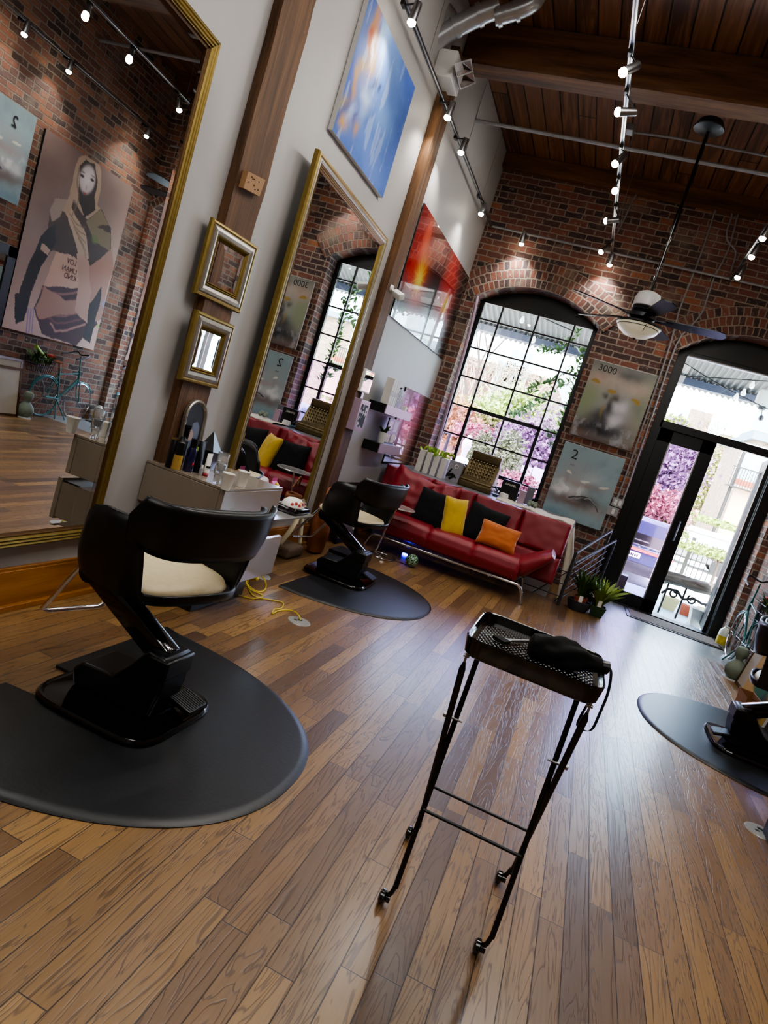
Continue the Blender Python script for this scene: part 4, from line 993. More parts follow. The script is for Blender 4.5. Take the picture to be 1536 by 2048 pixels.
def potplant(label, loc, r, h, potm, leafm, n, ln, w, inner=None, name='potted_plant', lean=.6, square=False):
    T = thing(name, label, 'plant', loc, 0); L = Vector(loc)
    b = B()
    if square:
        A = [b.verts.new(L+Vector((sx*r*.72, sy*r*.72, 0))) for sx, sy in ((-1, -1), (1, -1), (1, 1), (-1, 1))]; Q = [b.verts.new(L+Vector((sx*r, sy*r, h))) for sx, sy in ((-1, -1), (1, -1), (1, 1), (-1, 1))]
        for k in range(4): b.faces.new((A[k], A[(k+1) % 4], Q[(k+1) % 4], Q[k]))
        b.faces.new(A[::-1]); I = [b.verts.new(q.co*1.0+(L+Vector((0, 0, h))-q.co)*.08) for q in Q]; J = [b.verts.new(i.co-Vector((0, 0, .03))) for i in I]
        for k in range(4): b.faces.new((Q[k], Q[(k+1) % 4], I[(k+1) % 4], I[k])); b.faces.new((I[k], I[(k+1) % 4], J[(k+1) % 4], J[k]))
        b.faces.new(J)
    else: lathe(b, [(0, 0), (r*.72, 0), (r*.95, h*.6), (r, h), (r*.92, h), (r*.88, h*.75), (0, h*.75)], L, 28)
    obj('pot', b, M[potm], T, angle=50)
    b = B(); lathe(b, [(0, 0), (r*.85, 0)], L+Vector((0, 0, h*.8)), 16); obj('soil', b, M['soil'], T)
    if inner:
        b = B(); lathe(b, [(0, 0), (inner[0]*.8, 0), (inner[0], inner[1]), (inner[0]*.92, inner[1]), (inner[0]*.85, inner[1]-.02), (0, inner[1]-.02)], L+Vector((0, 0, h*.6)), 24); obj('inner_pot', b, M['terra'], T)
    b = B(); rd = random.Random(n)
    for k in range(n):
        a = rd.random()*2*PI; q = L+Vector((math.cos(a)*r*.3*rd.random(), math.sin(a)*r*.3*rd.random(), h*.8+(inner[1]*.5 if inner else 0)))
        blade(b, q, a, ln*(.6+.5*rd.random()), lean*(.3+rd.random()), w*(.7+.6*rd.random()), 1, rd.random())
    obj('leaves', b, M[leafm], T, angle=90)
    b = B(); box(b, (L.x-.02, L.y-r*.9, h*.95), (L.x+.02, L.y-r*.9+.003, h*.95+.075)); obj('plant_tag', b, M['paper'], T)
    return T
potplant('grassy green plant in a terracotta pot set in a grey bowl, by the railing', (2.66, 7.62, 0), .135, .115, 'pot', 'leafd', 90, .36, .013, (.075, .09))
potplant('yellow-green broad-leaved plant in a dark green square pot near the door', (2.87, 7.68, 0), .085, .12, 'greenpot', 'leafy', 60, .36, .024, None, lean=.65, square=True)
T = potplant('dark leafy houseplant in a low pot against the door frame', (2.83, 8.35, 0), .10, .10, 'black', 'leafd', 26, .30, .03)
# ------------------------------------------------------------------ bags and frame beside the second chair
T = thing('shoulder_bag', 'patterned cloth bag with a beige strap on the floor by the second mirror', 'bag', (.12, 5.35, 0))
b = B(); rbox(b, (.03, 5.08, 0), (.22, 5.40, .10), .03, 3); obj('bag_body', b, M['tweed'], T)
b = B(); st = smoothline([(.10, 5.12, .09), (.12, 5.25, .26), (.10, 5.38, .42), (.07, 5.46, .40), (.12, 5.44, .22), (.17, 5.38, .10)], 6)
A = None
for p_ in st:
    q_ = [b.verts.new(p_+Vector((.022, 0, 0))), b.verts.new(p_-Vector((.022, 0, 0)))]
    if A: b.faces.new((A[0], A[1], q_[1], q_[0]))
    A = q_
obj('strap', b, mat('beige_webbing', 'b3a88c', .9), T, solid=.003)
T = thing('leather_bag', 'slouchy tan leather bag behind the second salon chair', 'bag', (.15, 5.72, 0))
b = B()
def lb_(u, v):
    t = 2*PI*u; r = .10*(1-.25*abs(v-.45))*(1+.12*math.sin(3*t+v*5)+.15*noise.noise(Vector((math.cos(t)*1.5, math.sin(t)*1.5, v*4)))); return Vector((.20+r*.8*math.cos(t), 5.70+r*math.sin(t), .02+.44*v))
g = sheet(b, lb_, 30, 14, wrap=True); b.faces.new([r[0] for r in g])
obj('bag_body', b, M['leather'], T, angle=80, solid=.006)
b = B(); tube(b, smoothline([(.20, 5.60, .52), (.18, 5.66, .62), (.20, 5.76, .61), (.22, 5.80, .52)], 5), .01, 8); obj('handle', b, M['leather'], T)
b = B(); rbox(b, (.05, 5.60, 0), (.33, 5.95, .03), .01, 2); T2 = thing('magazine_stack', 'low dark stack of boxes on the floor behind the second chair', 'box', (.19, 5.78, 0)); 
for k in range(3): b2 = B(); box(b2, (.34+.01*k, 5.62+.01*k, .0+.035*k), (.62-.01*k, 5.92, .032+.035*k)); obj('flat_box', b2, M[('black', 'greylam', 'black')[k]], T2)
b.free()
T = thing('picture_frame', 'dark grey picture frame leaning on the white wall left of the sofa', 'frame', (.08, 6.68, .0))
b = B(); MX = Matrix.Translation((.14, 6.35, 0)) @ Matrix.Rotation(math.radians(-9), 4, 'Y')
for lo, hi in (((0, 0, 0), (.02, .05, .64)), ((0, .55, 0), (.02, .60, .64)), ((0, .0, .59), (.02, .60, .64)), ((0, 0, 0), (.02, .6, .05))): box(b, lo, hi, MX)
obj('frame_border', b, M['darksteel'], T)
b = B(); box(b, (.002, .05, .05), (.008, .55, .59), MX); obj('picture', b, mat('dim_print', '77757c', .4, var=.4, sc=3), T)
# ------------------------------------------------------------------ framed mirrors
def frame_strip(b, w, h, prof, F):
    """mitred moulding round a w x h rectangle; prof = [(inset from the outer edge, height)]"""
    L = []
    for (d, z) in prof:
        L.append([b.verts.new(F(x, y, z)) for x, y in ((d, d), (w-d, d), (w-d, h-d), (d, h-d))])
    for A, Q in zip(L, L[1:]):
        for k in range(4): b.faces.new((A[k], A[(k+1) % 4], Q[(k+1) % 4], Q[k]))
def flutes(d0, d1, z0, z1, n, dep=.004):
    o = []
    for i in range(n):
        a, c = d0+(d1-d0)*i/n, d0+(d1-d0)*(i+1)/n; za, zc = z0+(z1-z0)*i/n, z0+(z1-z0)*(i+1)/n
        o += [(a, za-dep), (a+(c-a)*.3, za+dep), (a+(c-a)*.7, zc+dep)]
    return o+[(d1, z1-dep)]
def wall_mirror(label, y0, y1, z0, z1, xfar, yaw, pitch, strips, glass_in, glass_h, name='wall_mirror', cat='mirror', picture=None, group=None):
    """local frame: x' along +y of the wall, z' up, depth toward the room"""
    T = thing(name, label, cat, (xfar, y1, z0), 0, group)
    n = Vector((math.cos(yaw)*math.cos(pitch), math.sin(yaw)*math.cos(pitch), math.sin(pitch)))
    w_ = Vector((-math.sin(yaw), math.cos(yaw), 0)); u_ = n.cross(w_); w, h = y1-y0, z1-z0; O = Vector((xfar, y1, z0))
    F = lambda x, y, z: O+w_*(x-w)+u_*y+n*z
    for i, (prof, mt) in enumerate(strips):
        b = B(); frame_strip(b, w, h, prof, F); obj('frame' if i == 0 else 'moulding', b, M[mt], T, smooth=False)
    g = glass_in; b = B(); b.faces.new([b.verts.new(F(*p, glass_h)) for p in ((g, g), (w-g, g), (w-g, h-g), (g, h-g))])
    bmf = obj('mirror_glass', b, M['mirror'], T, smooth=False)
    b = B(); box(b, (0, 0, 0), (1, 1, 1))
    for v in b.verts: v.co = F(.01+(w-.02)*v.co.x, .01+(h-.02)*v.co.y, -.004+(glass_h-.006+.004)*v.co.z*.7)
    obj('backing_board', b, M['bronzef'], T, smooth=False)
    # bevelled edge of the glass
    b = B(); frame_strip(b, w, h, [(g, glass_h+.0012), (g+.022, glass_h+.0004)], F); obj('bevelled_edge', b, M['mirror'], T, smooth=False)
    return T
yaw, pit = math.radians(2.117), math.radians(-.125)
wall_mirror('huge gold-framed mirror at the left edge reflecting the brick wall and poster', 1.05, 2.885, .34, 2.845, .012, yaw, pit,
            [([(0, 0), (0, .030), (.004, .038)]+flutes(.004, .048, .038, .030, 3)+[(.05, .026)], 'gold'), ([(.05, .026), (.056, .030), (.060, .022), (.073, .016)], 'bronzef')], .070, .018, group='large framed mirrors on the white wall')
wall_mirror('tall gold-framed mirror between the two posts reflecting the sofa and window', 3.95, 5.60, .385, 2.86, .012, math.radians(2.02), math.radians(-.22),
            [([(0, 0), (0, .03), (.008, .042), (.022, .044), (.030, .036)], 'gold'), ([(.030, .036), (.036, .042), (.046, .044), (.056, .038), (.060, .030)], 'silver'), ([(.060, .030)]+flutes(.060, .092, .034, .022, 3)+[(.095, .016)], 'gold')], .092, .018, group='large framed mirrors on the white wall')
for (lb, y0, y1, z0, z1, px) in (('small square gold mirror on the post, upper one, reflecting brick', 3.165, 3.61, 1.72, 2.125, -3.5), ('small square gold mirror on the post, lower one, reflecting the doorway', 3.195, 3.59, 1.25, 1.643, 0)):
    wall_mirror(lb, y0, y1, z0, z1, .062, math.radians(px), 0,
                [([(0, 0), (0, .018), (.006, .028), (.016, .030), (.022, .024)], 'gold'), ([(.022, .024), (.030, .030), (.045, .034), (.062, .028), (.068, .020)], 'silver'), ([(.068, .020)]+flutes(.068, .092, .024, .012, 2)+[(.094, .010)], 'gold')], .092, .012, name='small_mirror', group='small square mirrors on the post')
# arched picture on the vanity
T = thing('arched_picture', 'small arched gold-framed portrait standing behind the bottles', 'picture', (.09, 3.45, ZV))
def arch_outline(w, h, s, n=16):
    r = w/2-s; zc = h-w/2; return [(-r, s)]+[(-r*math.cos(PI*k/n), zc+r*math.sin(PI*k/n)) for k in range(n+1)]+[(r, s)]
pw, ph = .22, .40; PO = Vector((.085, 3.45, ZV)); tilt = math.radians(-6)
PF = lambda a, z, x: PO+Vector((x-math.sin(-tilt)*z*-1*.0, a, z))+Vector((-.06*z, 0, 0))
b = B(); L = []
for (s, x) in ((0, 0), (0, .018), (.006, .024), (.014, .022), (.020, .014), (.024, .012)):
    L.append([b.verts.new(PF(p[0], p[1], x)) for p in arch_outline(pw, ph, s)])
for A, Q in zip(L, L[1:]):
    for k in range(len(A)): b.faces.new((A[k], A[(k+1) % len(A)], Q[(k+1) % len(A)], Q[k]))
obj('frame', b, M['silver'], T, smooth=False)
b = B(); b.faces.new([b.verts.new(PF(p[0], p[1], .012)) for p in arch_outline(pw, ph, .022)]); obj('dark_ground', b, mat('near_black_print', '101012', .6), T, smooth=False)
b = B(); prof = [(-.05, .05), (-.045, .14), (-.02, .17), (-.03, .20), (-.01, .26), (.03, .27), (.06, .24), (.065, .17), (.075, .10), (.08, .05)]
b.faces.new([b.verts.new(PF(p[0], p[1], .0128)) for p in prof]); obj('painted_shawl', b, mat('slate_blue_print', '5a6072', .5), T, smooth=False)
b = B(); b.faces.new([b.verts.new(PF(-.018+.026*math.cos(a), .185+.034*math.sin(a), .0135)) for a in [2*PI*k/20 for k in range(20)]]); obj('painted_face', b, mat('pale_print', 'a08478', .5), T, smooth=False)
# wood block on the post, nail
T = thing('wood_block', 'small pale wooden block with pencil marks nailed to the brown post', 'block', (.075, 3.40, 2.36))
b = B(); A = [WX(497, 343, .095), WX(531, 360, .095), WX(519, 393, .095), WX(487, 376, .095)]; slab(b, [p-Vector((.034, 0, 0)) for p in A], A); obj('block', b, mat('pale_pine', '93704c', .7), T, smooth=False)
b = B()
for a, c2 in ((498, 364), (508, 371), (516, 380), (510, 379), (504, 354), (506, 358), (509, 359), (518, 364)): tube(b, [WX(a, c2, .094), WX(a, c2, .0975)], .004, 8)
obj('screw_hole', b, M['iron'], T)
# ------------------------------------------------------------------ paintings
CANV = attr_mat('oil_paint', .8); GLOS = attr_mat('acrylic_print', .25, 1.0, 0); MATTE = attr_mat('matte_print', .7, .0, .05)
def picture(name, label, cat, axis, fixed, a0, a1, z0, z1, paint, depth, mt, group=None, edge='white'):
    """axis 'L': on the left wall, 'B': back wall, 'R': right wall"""
    loc = {'L': (0, (a0+a1)/2, z0), 'B': ((a0+a1)/2, D, z0), 'R': (XR, (a0+a1)/2, z0)}[axis]
    T = thing(name, label, cat, loc, 0, group)
    g = .001
    if axis == 'L': bx('stretcher', (fixed, a0, z0), (fixed+depth, a1, z1), M[edge], T); o_, x = (fixed+depth+g, a0, z0), (0, 1, 0)
    if axis == 'B': bx('stretcher', (a0, fixed-depth, z0), (a1, fixed, z1), M[edge], T); o_, x = (a0, fixed-depth-g, z0), (1, 0, 0)
    if axis == 'R': bx('stretcher', (fixed-depth, a0, z0), (fixed, a1, z1), M[edge], T); o_, x = (fixed-depth-g, a1, z0), (0, -1, 0)
    paint.build('painted_face', o_, x, (0, 0, 1), mt, T); return T
# blue abstract
y0, y1, z0, z1 = 4.175, 5.28, 3.075, 3.93+.02; w, h = y1-y0, z1-z0
P = Paint(150, 120, w, h, '2c4c92')
def LU(px, py, x=.04): q = WX(px, py, x); return (q.y-y0)/w, (q.z-z0)/h
P.warp(.16, 6, 3)
n_ = vnoise(P.U, P.V, 5, 11); P.put(np.clip((n_-.35)*1.6, 0, .6), '4a6fb0'); P.put(np.clip((P.V-.75)*2, 0, .8)*(P.U > .3), '3a5ecb')
def bl(px, py, ru, rv, col, a, rot=0): u, v = LU(px, py); P.blob(u, v, ru, rv, col, a, rot, 1)
for (px, py, ru, rv, col, a, r) in ((790, 110, .28, .35, '86abd2', .4, 0), (768, 90, .10, .22, 'a9c6d6', .5, 0), (735, 195, .11, .12, 'a9b6c8', .8, .3), (722, 225, .10, .12, '94a8c4', .6, 0), (765, 240, .25, .18, '6b90c0', .6, 0), (735, 300, .3, .2, '4f74b4', .7, 0), (720, 60, .16, .3, '6f7fb0', .7, 0), (695, 140, .12, .2, '2c4fa0', .8, 0), (690, 215, .08, .2, '1f3478', .8, 0),
    (750, 40, .05, .25, 'b07c3a', .95, .05), (748, 80, .05, .22, 'c07a32', .9, 0), (745, 115, .07, .15, 'a9823f', .95, .1), (725, 130, .07, .12, '9c8240', .8, .3), (712, 160, .06, .12, 'b0823a', .8, .2), (703, 185, .05, .1, 'a87a30', .8, 0), (690, 250, .06, .08, 'b5852f', .9, 0), (708, 262, .05, .07, 'a47a3c', .8, 0), (686, 205, .05, .06, '8c7a3c', .8, 0), (743, 75, .03, .06, 'b0452c', .7, 0), (752, 155, .035, .09, '1c2548', .95, -.25), (758, 172, .03, .06, '16204a', .9, -.2), (707, 235, .03, .08, '50406a', .7, 0), (700, 228, .04, .08, 'a8b8d0', .5, 0), (745, 95, .02, .1, 'd8dfe6', .8, 0), (740, 350, .25, .2, '5c7cc0', .8, 0), (780, 360, .3, .25, '4a6bb4', .7, 0)): bl(px, py, ru, rv, col, a, r)
P.put(np.clip((vnoise(P.U*3, P.V*.5, 6, 40)-.6)*2, 0, .15), 'dfe6ea')
picture('abstract_painting', 'blue and ochre abstract canvas high on the white wall', 'painting', 'L', .002, y0, y1, z0, z1, P, .036, CANV)
# red flower panels
def flower(y0, y1, z0, z1, base, seed): return Paint(110, 110, y1-y0, z1-z0, base)
def setlu(a, b2, c2, d2):
    global y0, y1, z0, z1, w, h
    y0, y1, z0, z1 = a, b2, c2, d2; w, h = y1-y0, z1-z0
setlu(6.33, 7.55, 2.35, 3.45); P = Paint(120, 110, w, h, '1d0809'); P.warp(.05, 7, 5)
P.put(np.clip((P.V-.45)*3-(P.U-.5)*.6, 0, 1)*.95, '560a10')
for (px, py, ru, rv, col, a, r) in ((845, 500, .30, .34, '98141a', 1, 0), (835, 600, .22, .3, '96161a', .9, 0), (828, 545, .25, .2, 'b02018', 1, 0), (858, 480, .12, .3, 'd8583c', .6, .1), (850, 540, .16, .2, 'c8601f', .8, 0), (842, 556, .11, .15, 'e0b838', .95, 0), (844, 562, .05, .07, 'c9d040', .9, 0), (838, 620, .12, .15, '9a5038', .5, 0)): bl(px, py, ru, rv, col, a, r)
cu, cv = LU(843, 558); an = np.arctan2((P.wv-cv)*h, (P.wu-cu)*w); rd_ = np.hypot((P.wv-cv)*h, (P.wu-cu)*w)
P.put(np.clip(np.sin(an*38+vnoise(P.U, P.V, 8, 2)*9)*1.5-.4, 0, 1)*np.clip(1-rd_/.5, 0, 1)*.4, 'c06a3c')
P.put(np.clip(np.sin(an*13)*1.5-.9, 0, 1)*np.clip(1-rd_/.25, 0, 1)*.9, 'f0d060')
picture('flower_picture', 'glossy red and yellow flower panel beside the post', 'picture', 'L', .006, y0, y1, z0, z1, P, .012, GLOS, edge='black')
setlu(7.565, 8.79, 2.35, 3.45); P = Paint(120, 110, w, h, '120a0b'); P.warp(.05, 7, 9)
for (px, py, ru, rv, col, a, r) in ((905, 560, .32, .40, '901216', 1, 0), (890, 610, .3, .35, '98161a', 1, 0), (878, 650, .2, .3, '6c0c10', 1, 0), (905, 555, .2, .3, '921714', .7, 0), (893, 612, .10, .12, 'd8a830', .95, 0), (893, 612, .04, .05, '6f8a30', .9, 0)): bl(px, py, ru, rv, col, a, r)
cu, cv = LU(893, 612); an = np.arctan2((P.wv-cv)*h, (P.wu-cu)*w); rd_ = np.hypot((P.wv-cv)*h, (P.wu-cu)*w)
P.put(np.clip(np.sin(an*44)*1.5-.6, 0, 1)*np.clip(1-rd_/.5, 0, 1)*.35, 'd85040')
picture('flower_picture', 'glossy black panel with a red poppy next to the brick corner', 'picture', 'L', .006, y0, y1, z0, z1, P, .012, GLOS, edge='black')
setlu(7.56, 8.78, .86, 1.80); P = Paint(100, 90, w, h, '15090c'); P.warp(.08, 7, 29)
P.blob(.55, .5, .42, .6, '6a0c16', 1, 0, .4); P.blob(.45, .6, .3, .4, 'a83a48', .8, 0, 1); P.blob(.55, .2, .25, .35, 'a08a40', .6, 0, 1); P.blob(.2, .8, .25, .3, '90505c', .7, 0, 1)
picture('flower_picture', 'glossy red flower panel low on the wall behind the floating shelves', 'picture', 'L', .006, y0, y1, z0, z1, P, .012, GLOS, edge='black')
# two cloud paintings on the brick between window and door, one more on the right wall
def clouds(seed, kind, w, h):
    P = Paint(110, 140, w, h, {'a': '90948c', 'b': '8ba0a5'}[kind]); P.warp(.12, 5, seed)
    n1, n2 = vnoise(P.U, P.V, 4, seed+3), vnoise(P.U, P.V, 10, seed+4)
    if kind == 'a':
        P.put(np.clip((P.V-.85)*5, 0, 1)*.8, '6c6e6c'); P.put(np.clip((.13-P.V)*9, 0, 1)*.9, '54423e')
        for (u, v, ru, rv, c_, a) in ((.10, .5, .22, .3, '85946a', .7), (.9, .6, .2, .4, '77806a', .8), (.45, .8, .45, .15, 'b3a49a', .8), (.15, .78, .2, .12, 'b09a90', .8), (.8, .75, .25, .12, 'b5a496', .8), (.6, .9, .25, .08, '4a4d52', .7), (.1, .1, .3, .15, '7a5a50', .8), (.85, .25, .2, .25, '9a8c80', .7), (.55, .35, .3, .25, '8b8c94', .9), (.62, .48, .14, .16, 'c6c6cc', .9), (.4, .28, .28, .14, '26262c', .85), (.42, .17, .5, .10, '2e2e3a', .85), (.48, .45, .07, .2, '22201e', .85), (.36, .62, .05, .05, '2a2a26', .7), (.55, .6, .1, .06, '3a3428', .8), (.6, .30, .12, .08, 'd0d0d6', .8), (.38, .38, .03, .12, '94803a', .8)): P.blob(u, v, ru, rv, c_, a, 0, 1)
        for (u, v) in ((.12, .73), (.44, .68), (.82, .63)): P.blob(u, v, .09, .03, 'a0843a', .9, -.1, .3)
        P.put(np.clip((n2-.55)*5, 0, 1)*(P.V < .25)*.6, 'b0b4bc'); P.blob(.42, .14, .4, .07, '1c1b22', .8, 0, 1)
    else:
        for (u, v, ru, rv, c_, a) in ((.3, .62, .3, .2, '9a9c9c', .8), (.4, .25, .5, .1, '6a4a40', .9), (.45, .30, .5, .12, '54403c', .5), (.35, .40, .3, .14, 'b9b9bb', .85), (.15, .36, .15, .06, 'd0d0d0', .9), (.65, .62, .2, .1, 'b4bcc0', .6), (.6, .32, .2, .06, '1e1c20', .8), (.7, .27, .14, .07, '26242a', .8), (.8, .2, .2, .1, '9a9390', .7), (.2, .05, .4, .08, '6b8794', .7), (.5, .52, .5, .05, 'a8887c', .5)): P.blob(u, v, ru, rv, c_, a, 0, 1)
        P.put(np.clip((n2-.5)*8, 0, 1)*np.clip(1-np.hypot((P.wu-.32)/.32, (P.wv-.42)/.14), 0, 1)*.95, 'dcdcda')
        P.curve([(.35, .30), (.55, .36), (.72, .33), (.86, .22)], .012, '141318', .9); P.curve([(.6, .33), (.7, .345), (.8, .28)], .006, 'c8c8c8', .8)
        for (u, v) in ((.22, .62), (.52, .58), (.82, .55)): P.blob(u, v, .08, .022, 'd4d2c6', .9, -.1, .3)
    P.put(np.clip((n1-.5)*1.2, 0, .3), '5c5c60'); return P
q = [1.89, 2.67, 1.895, 2.858]
T = picture('cloud_painting', 'grey-green cloud canvas marked 3000, the upper one between window and door', 'painting', 'B', D-.02, q[0], q[1], q[2], q[3], clouds(5, 'a', .78, .96), .035, CANV, 'cloud paintings')
text('painted_number', '3000', .115, mat('charcoal_paint', '34363a', .8), T, (2.08, D-.058, 2.775), (1, 0, -.02), (0, 0, 1))
T = picture('cloud_painting', 'blue-grey cloud canvas marked 2, the lower one above the railing', 'painting', 'B', D-.02, 1.885, 2.65, .845, 1.787, clouds(9, 'b', .765, .94), .035, CANV, 'cloud paintings')
text('painted_number', '2', .17, M['iron'], T, (2.05, D-.058, 1.655), (1, 0, -.06), (0, 0, 1)); text('painted_mark', 'xo', .05, M['greylam'], T, (2.06, D-.058, 1.53), (1, 0, 0), (0, 0, 1))
T = picture('cloud_painting', 'blue-grey cloud canvas marked 2 on the right brick wall, seen in the big mirror', 'painting', 'R', XR-.005, 5.62, 6.50, 2.40, 3.38, clouds(21, 'b', .88, .98), .035, CANV, 'cloud paintings')
text('painted_number', '2', .17, M['iron'], T, (XR-.044, 6.22, 3.20), (0, -1, 0), (0, 0, 1))
# the poster of a hooded woman on the right wall
MN = Vector((math.cos(yaw)*math.cos(pit), math.sin(yaw)*math.cos(pit), math.sin(pit))); M0 = Vector((.05, 2.95, 1.0))
def RWL(px, py, x=XR-.04):
    c2 = CAM-2*MN*(CAM-M0).dot(MN); d = ray(px, py); d = d-2*MN*d.dot(MN); return c2+d*((x-c2.x)/d.x)
py0, py1, pz0, pz1 = 6.66, 8.34, 1.02, 3.34
def PU(x, y, o=0): q_ = RWL(x/2.4, y/2.4+o); return ((py1-q_.y)/(py1-py0), (q_.z-pz0)/(pz1-pz0))
P = Paint(170, 230, py1-py0, pz1-pz0, '7a655e'); P.warp(.03, 9, 3)
P.put(np.clip((vnoise(P.U, P.V, 3, 8)-.3)*2, 0, 1)*.8, '5a4644'); P.put(np.clip(1.1-P.V*1.7, 0, 1)*.85, 'b89c90'); P.put(np.clip((.28-P.U)*4, 0, 1)*np.clip(1.5-P.V*1.3, 0, 1)*.7, 'c9a596')
S1 = lambda pts, o=0: [PU(a, c_, o) for a, c_ in pts]
P.poly(S1([(400, 1140), (300, 1180), (225, 1370), (210, 1500), (400, 1560), (440, 1400)]), 'b59482')                       # torso
P.poly(S1([(180, 40), (215, -60), (400, -50), (470, 60), (480, 120), (372, 225), (215, 170)], 600), '3c2229')               # skirt
for k in range(6): P.curve(S1([(215+k*8, -50+k*34), (300, -20+k*36), (410+k*6, -40+k*32)], 600), .010, ('8a5f58', '6b3f44', 'a77d70')[k % 3], .8)
P.poly(S1([(225, 1380), (330, 1450), (420, 1440), (440, 1510), (200, 1530), (185, 1480)]), '94705f')
P.poly(S1([(505, 1210), (545, 1160), (560, 1290), (520, 1420), (500, 1540), (440, 1560), (420, 1440), (440, 1290)]), '9c7768')   # right arm drape
P.poly(S1([(445, 20), (500, -60), (490, 40), (440, 210), (410, 190)], 600), '1c1418')
P.poly(S1([(255, 1010), (290, 950), (345, 960), (420, 1020), (500, 1010), (545, 1100), (545, 1200), (450, 1280), (350, 1230), (265, 1200), (245, 1120)]), '3e2c27')   # jacket
P.poly(S1([(280, 950), (340, 960), (315, 1010), (300, 1050), (262, 1070), (250, 1010)]), '8d7c72')
P.poly(S1([(425, 1070), (495, 1010), (535, 1080), (480, 1090), (545, 1130), (540, 1210), (470, 1160)]), '75654e'); P.blob(*PU(470, 1150), .05, .03, '5a6a3a', .8)
P.poly(S1([(215, 1130), (280, 1080), (285, 1160), (250, 1230), (210, 1290), (170, 1390), (150, 1470), (130, 1545), (90, 1560), (88, 1480), (120, 1370), (160, 1260)]), '141013')     # arm
P.poly(S1([(88, -30), (145, -40), (140, 30), (130, 85), (105, 118), (85, 85)], 600), '110e11')
P.poly(S1([(218, 1170), (262, 1200), (250, 1225), (205, 1200)]), 'a98d80')
P.poly(S1([(320, 1010), (355, 1000), (430, 1130), (440, 1240), (400, 1270), (360, 1110)]), 'a58c78')                         # scarf
P.poly(S1([(380, 1220), (440, 1250), (450, 1400), (430, 1560), (370, 1500), (390, 1350)]), 'a98878')
for k in range(5): P.curve(S1([(345+k*12, 1030+k*30), (385+k*8, 1080+k*32), (425, 1100+k*36)]), .006, '6b5446', .7)
P.poly(S1([(378, 800), (398, 760), (435, 738), (478, 752), (500, 820), (495, 920), (478, 985), (492, 1010), (430, 1062), (395, 1010), (370, 960), (350, 1030), (310, 1020), (345, 950)]), '9a8371')   # hood
P.poly(S1([(398, 800), (430, 765), (470, 790), (480, 870), (465, 950), (470, 1010), (420, 1050), (390, 960), (392, 880)]), '221817')
P.warp(0, 1, 1); u0, v0 = PU(434, 866); fu, fv = .092, .082
P.blob(u0, v0, fu, fv, 'b4a6a6', 1, 0, .25); P.blob(u0+.012, v0+.006, fu*.7, fv*.7, 'cfc4c6', .7, 0, 1)
for ex, ey in ((409, 848), (457, 868)):
    u, v = PU(ex, ey); P.blob(u, v, .026, .010, '1c1218', 1, 0, .4); P.blob(u, v+.020, .030, .005, '5a463f', .8, 0, .5)
u, v = PU(420, 934); P.blob(u, v, .028, .008, '7c3f40', 1, 0, .4); u, v = PU(428, 905); P.blob(u, v, .012, .020, '98858a', .7, 0, .6)
P.curve(S1([(395, 810), (385, 880), (392, 960), (360, 1040)]), .007, '6b5648', .8)
P.blob(*PU(485, 130, 600), .022, .014, '93b83c', .9, 0, .4); P.blob(*PU(510, 1460), .03, .03, '6f8fc8', .5, 0, 1)
u, v = PU(337, 1390); P.blob(u, v, .006, .006, '6a4238', .9)
for k in range(3): P.curve(S1([(150+k*13, 45), (140+k*13, 160)], 600), .006, '6b5a98', .8)
T = picture('fashion_poster', 'large sepia poster of a hooded woman on the right wall, seen in the mirror', 'poster', 'R', XR-.005, py0, py1, pz0, pz1, P, .03, MATTE, edge='black')
for s, (a, c_) in (('LOV', (358, 1264)), ('UMAN', (347, 1300)), ('KIND', (350, 1335))):
    q_ = RWL(a/2.4, c_/2.4); text('lettering', s, .095, mat('maroon_ink', '4c2a2a', .6), T, (XR-.038, q_.y, q_.z), (0, -1, 0), (0, 0, 1))
# ------------------------------------------------------------------ floating shelves and small frames near the sofa
sh1 = thing('floating_shelf', 'upper floating shelf, black end and mauve front, holding books', 'shelf', (.1, 7.0, 1.42)); bx('shelf_box', (0, 6.52, 1.425), (.19, 7.51, 1.52), M['black'], sh1); bx('shelf_front', (.19, 6.52, 1.425), (.20, 7.51, 1.52), M['mauve'], sh1, bevel=0)
sh2 = thing('floating_shelf', 'lower floating shelf, black end and grey front, with a potted plant', 'shelf', (.1, 7.1, 1.01)); bx('shelf_box', (0, 6.70, 1.01), (.19, 7.50, 1.11), M['black'], sh2); bx('shelf_front', (.19, 6.70, 1.01), (.20, 7.50, 1.11), M['mauve'], sh2, bevel=0)
cols_ = {0: 'bookwhite', 1: 'black', 2: 'navy', 3: 'greylam'}
ybk = 6.56
names = ['first white', 'second white', 'third white', 'fourth white', 'dark green', 'thin black', 'second thin black', 'third thin black', 'narrow silver', 'fourth thin black', 'fifth thin black', 'last thin black']
wd_ = [.075, .07, .07, .05, .05, .035, .035, .03, .02, .035, .03, .03]; bkm = ['bookwhite']*4+['leafd']+['black']*3+['silver']+['black']*3; hh_ = [.27, .265, .26, .255, .20, .215, .22, .21, .19, .2, .19, .17]
for i in range(12):
    T = thing('book', 'book on the upper floating shelf: %s spine from the left' % names[i], 'book', (.1, ybk, 1.521), 0, 'books on the upper floating shelf')
    b = B(); box(b, (.10, ybk, 1.521), (.185, ybk+wd_[i]-.004, 1.521+hh_[i])); obj('cover', b, M[bkm[i]], T, bevel=.002)
    b = B(); box(b, (.1855, ybk+wd_[i]*.3, 1.521+hh_[i]*.35), (.186, ybk+wd_[i]*.6, 1.521+hh_[i]*.55)); obj('spine_label', b, M['greylam' if i < 4 else 'paper'], T, bevel=0)
    ybk += wd_[i]
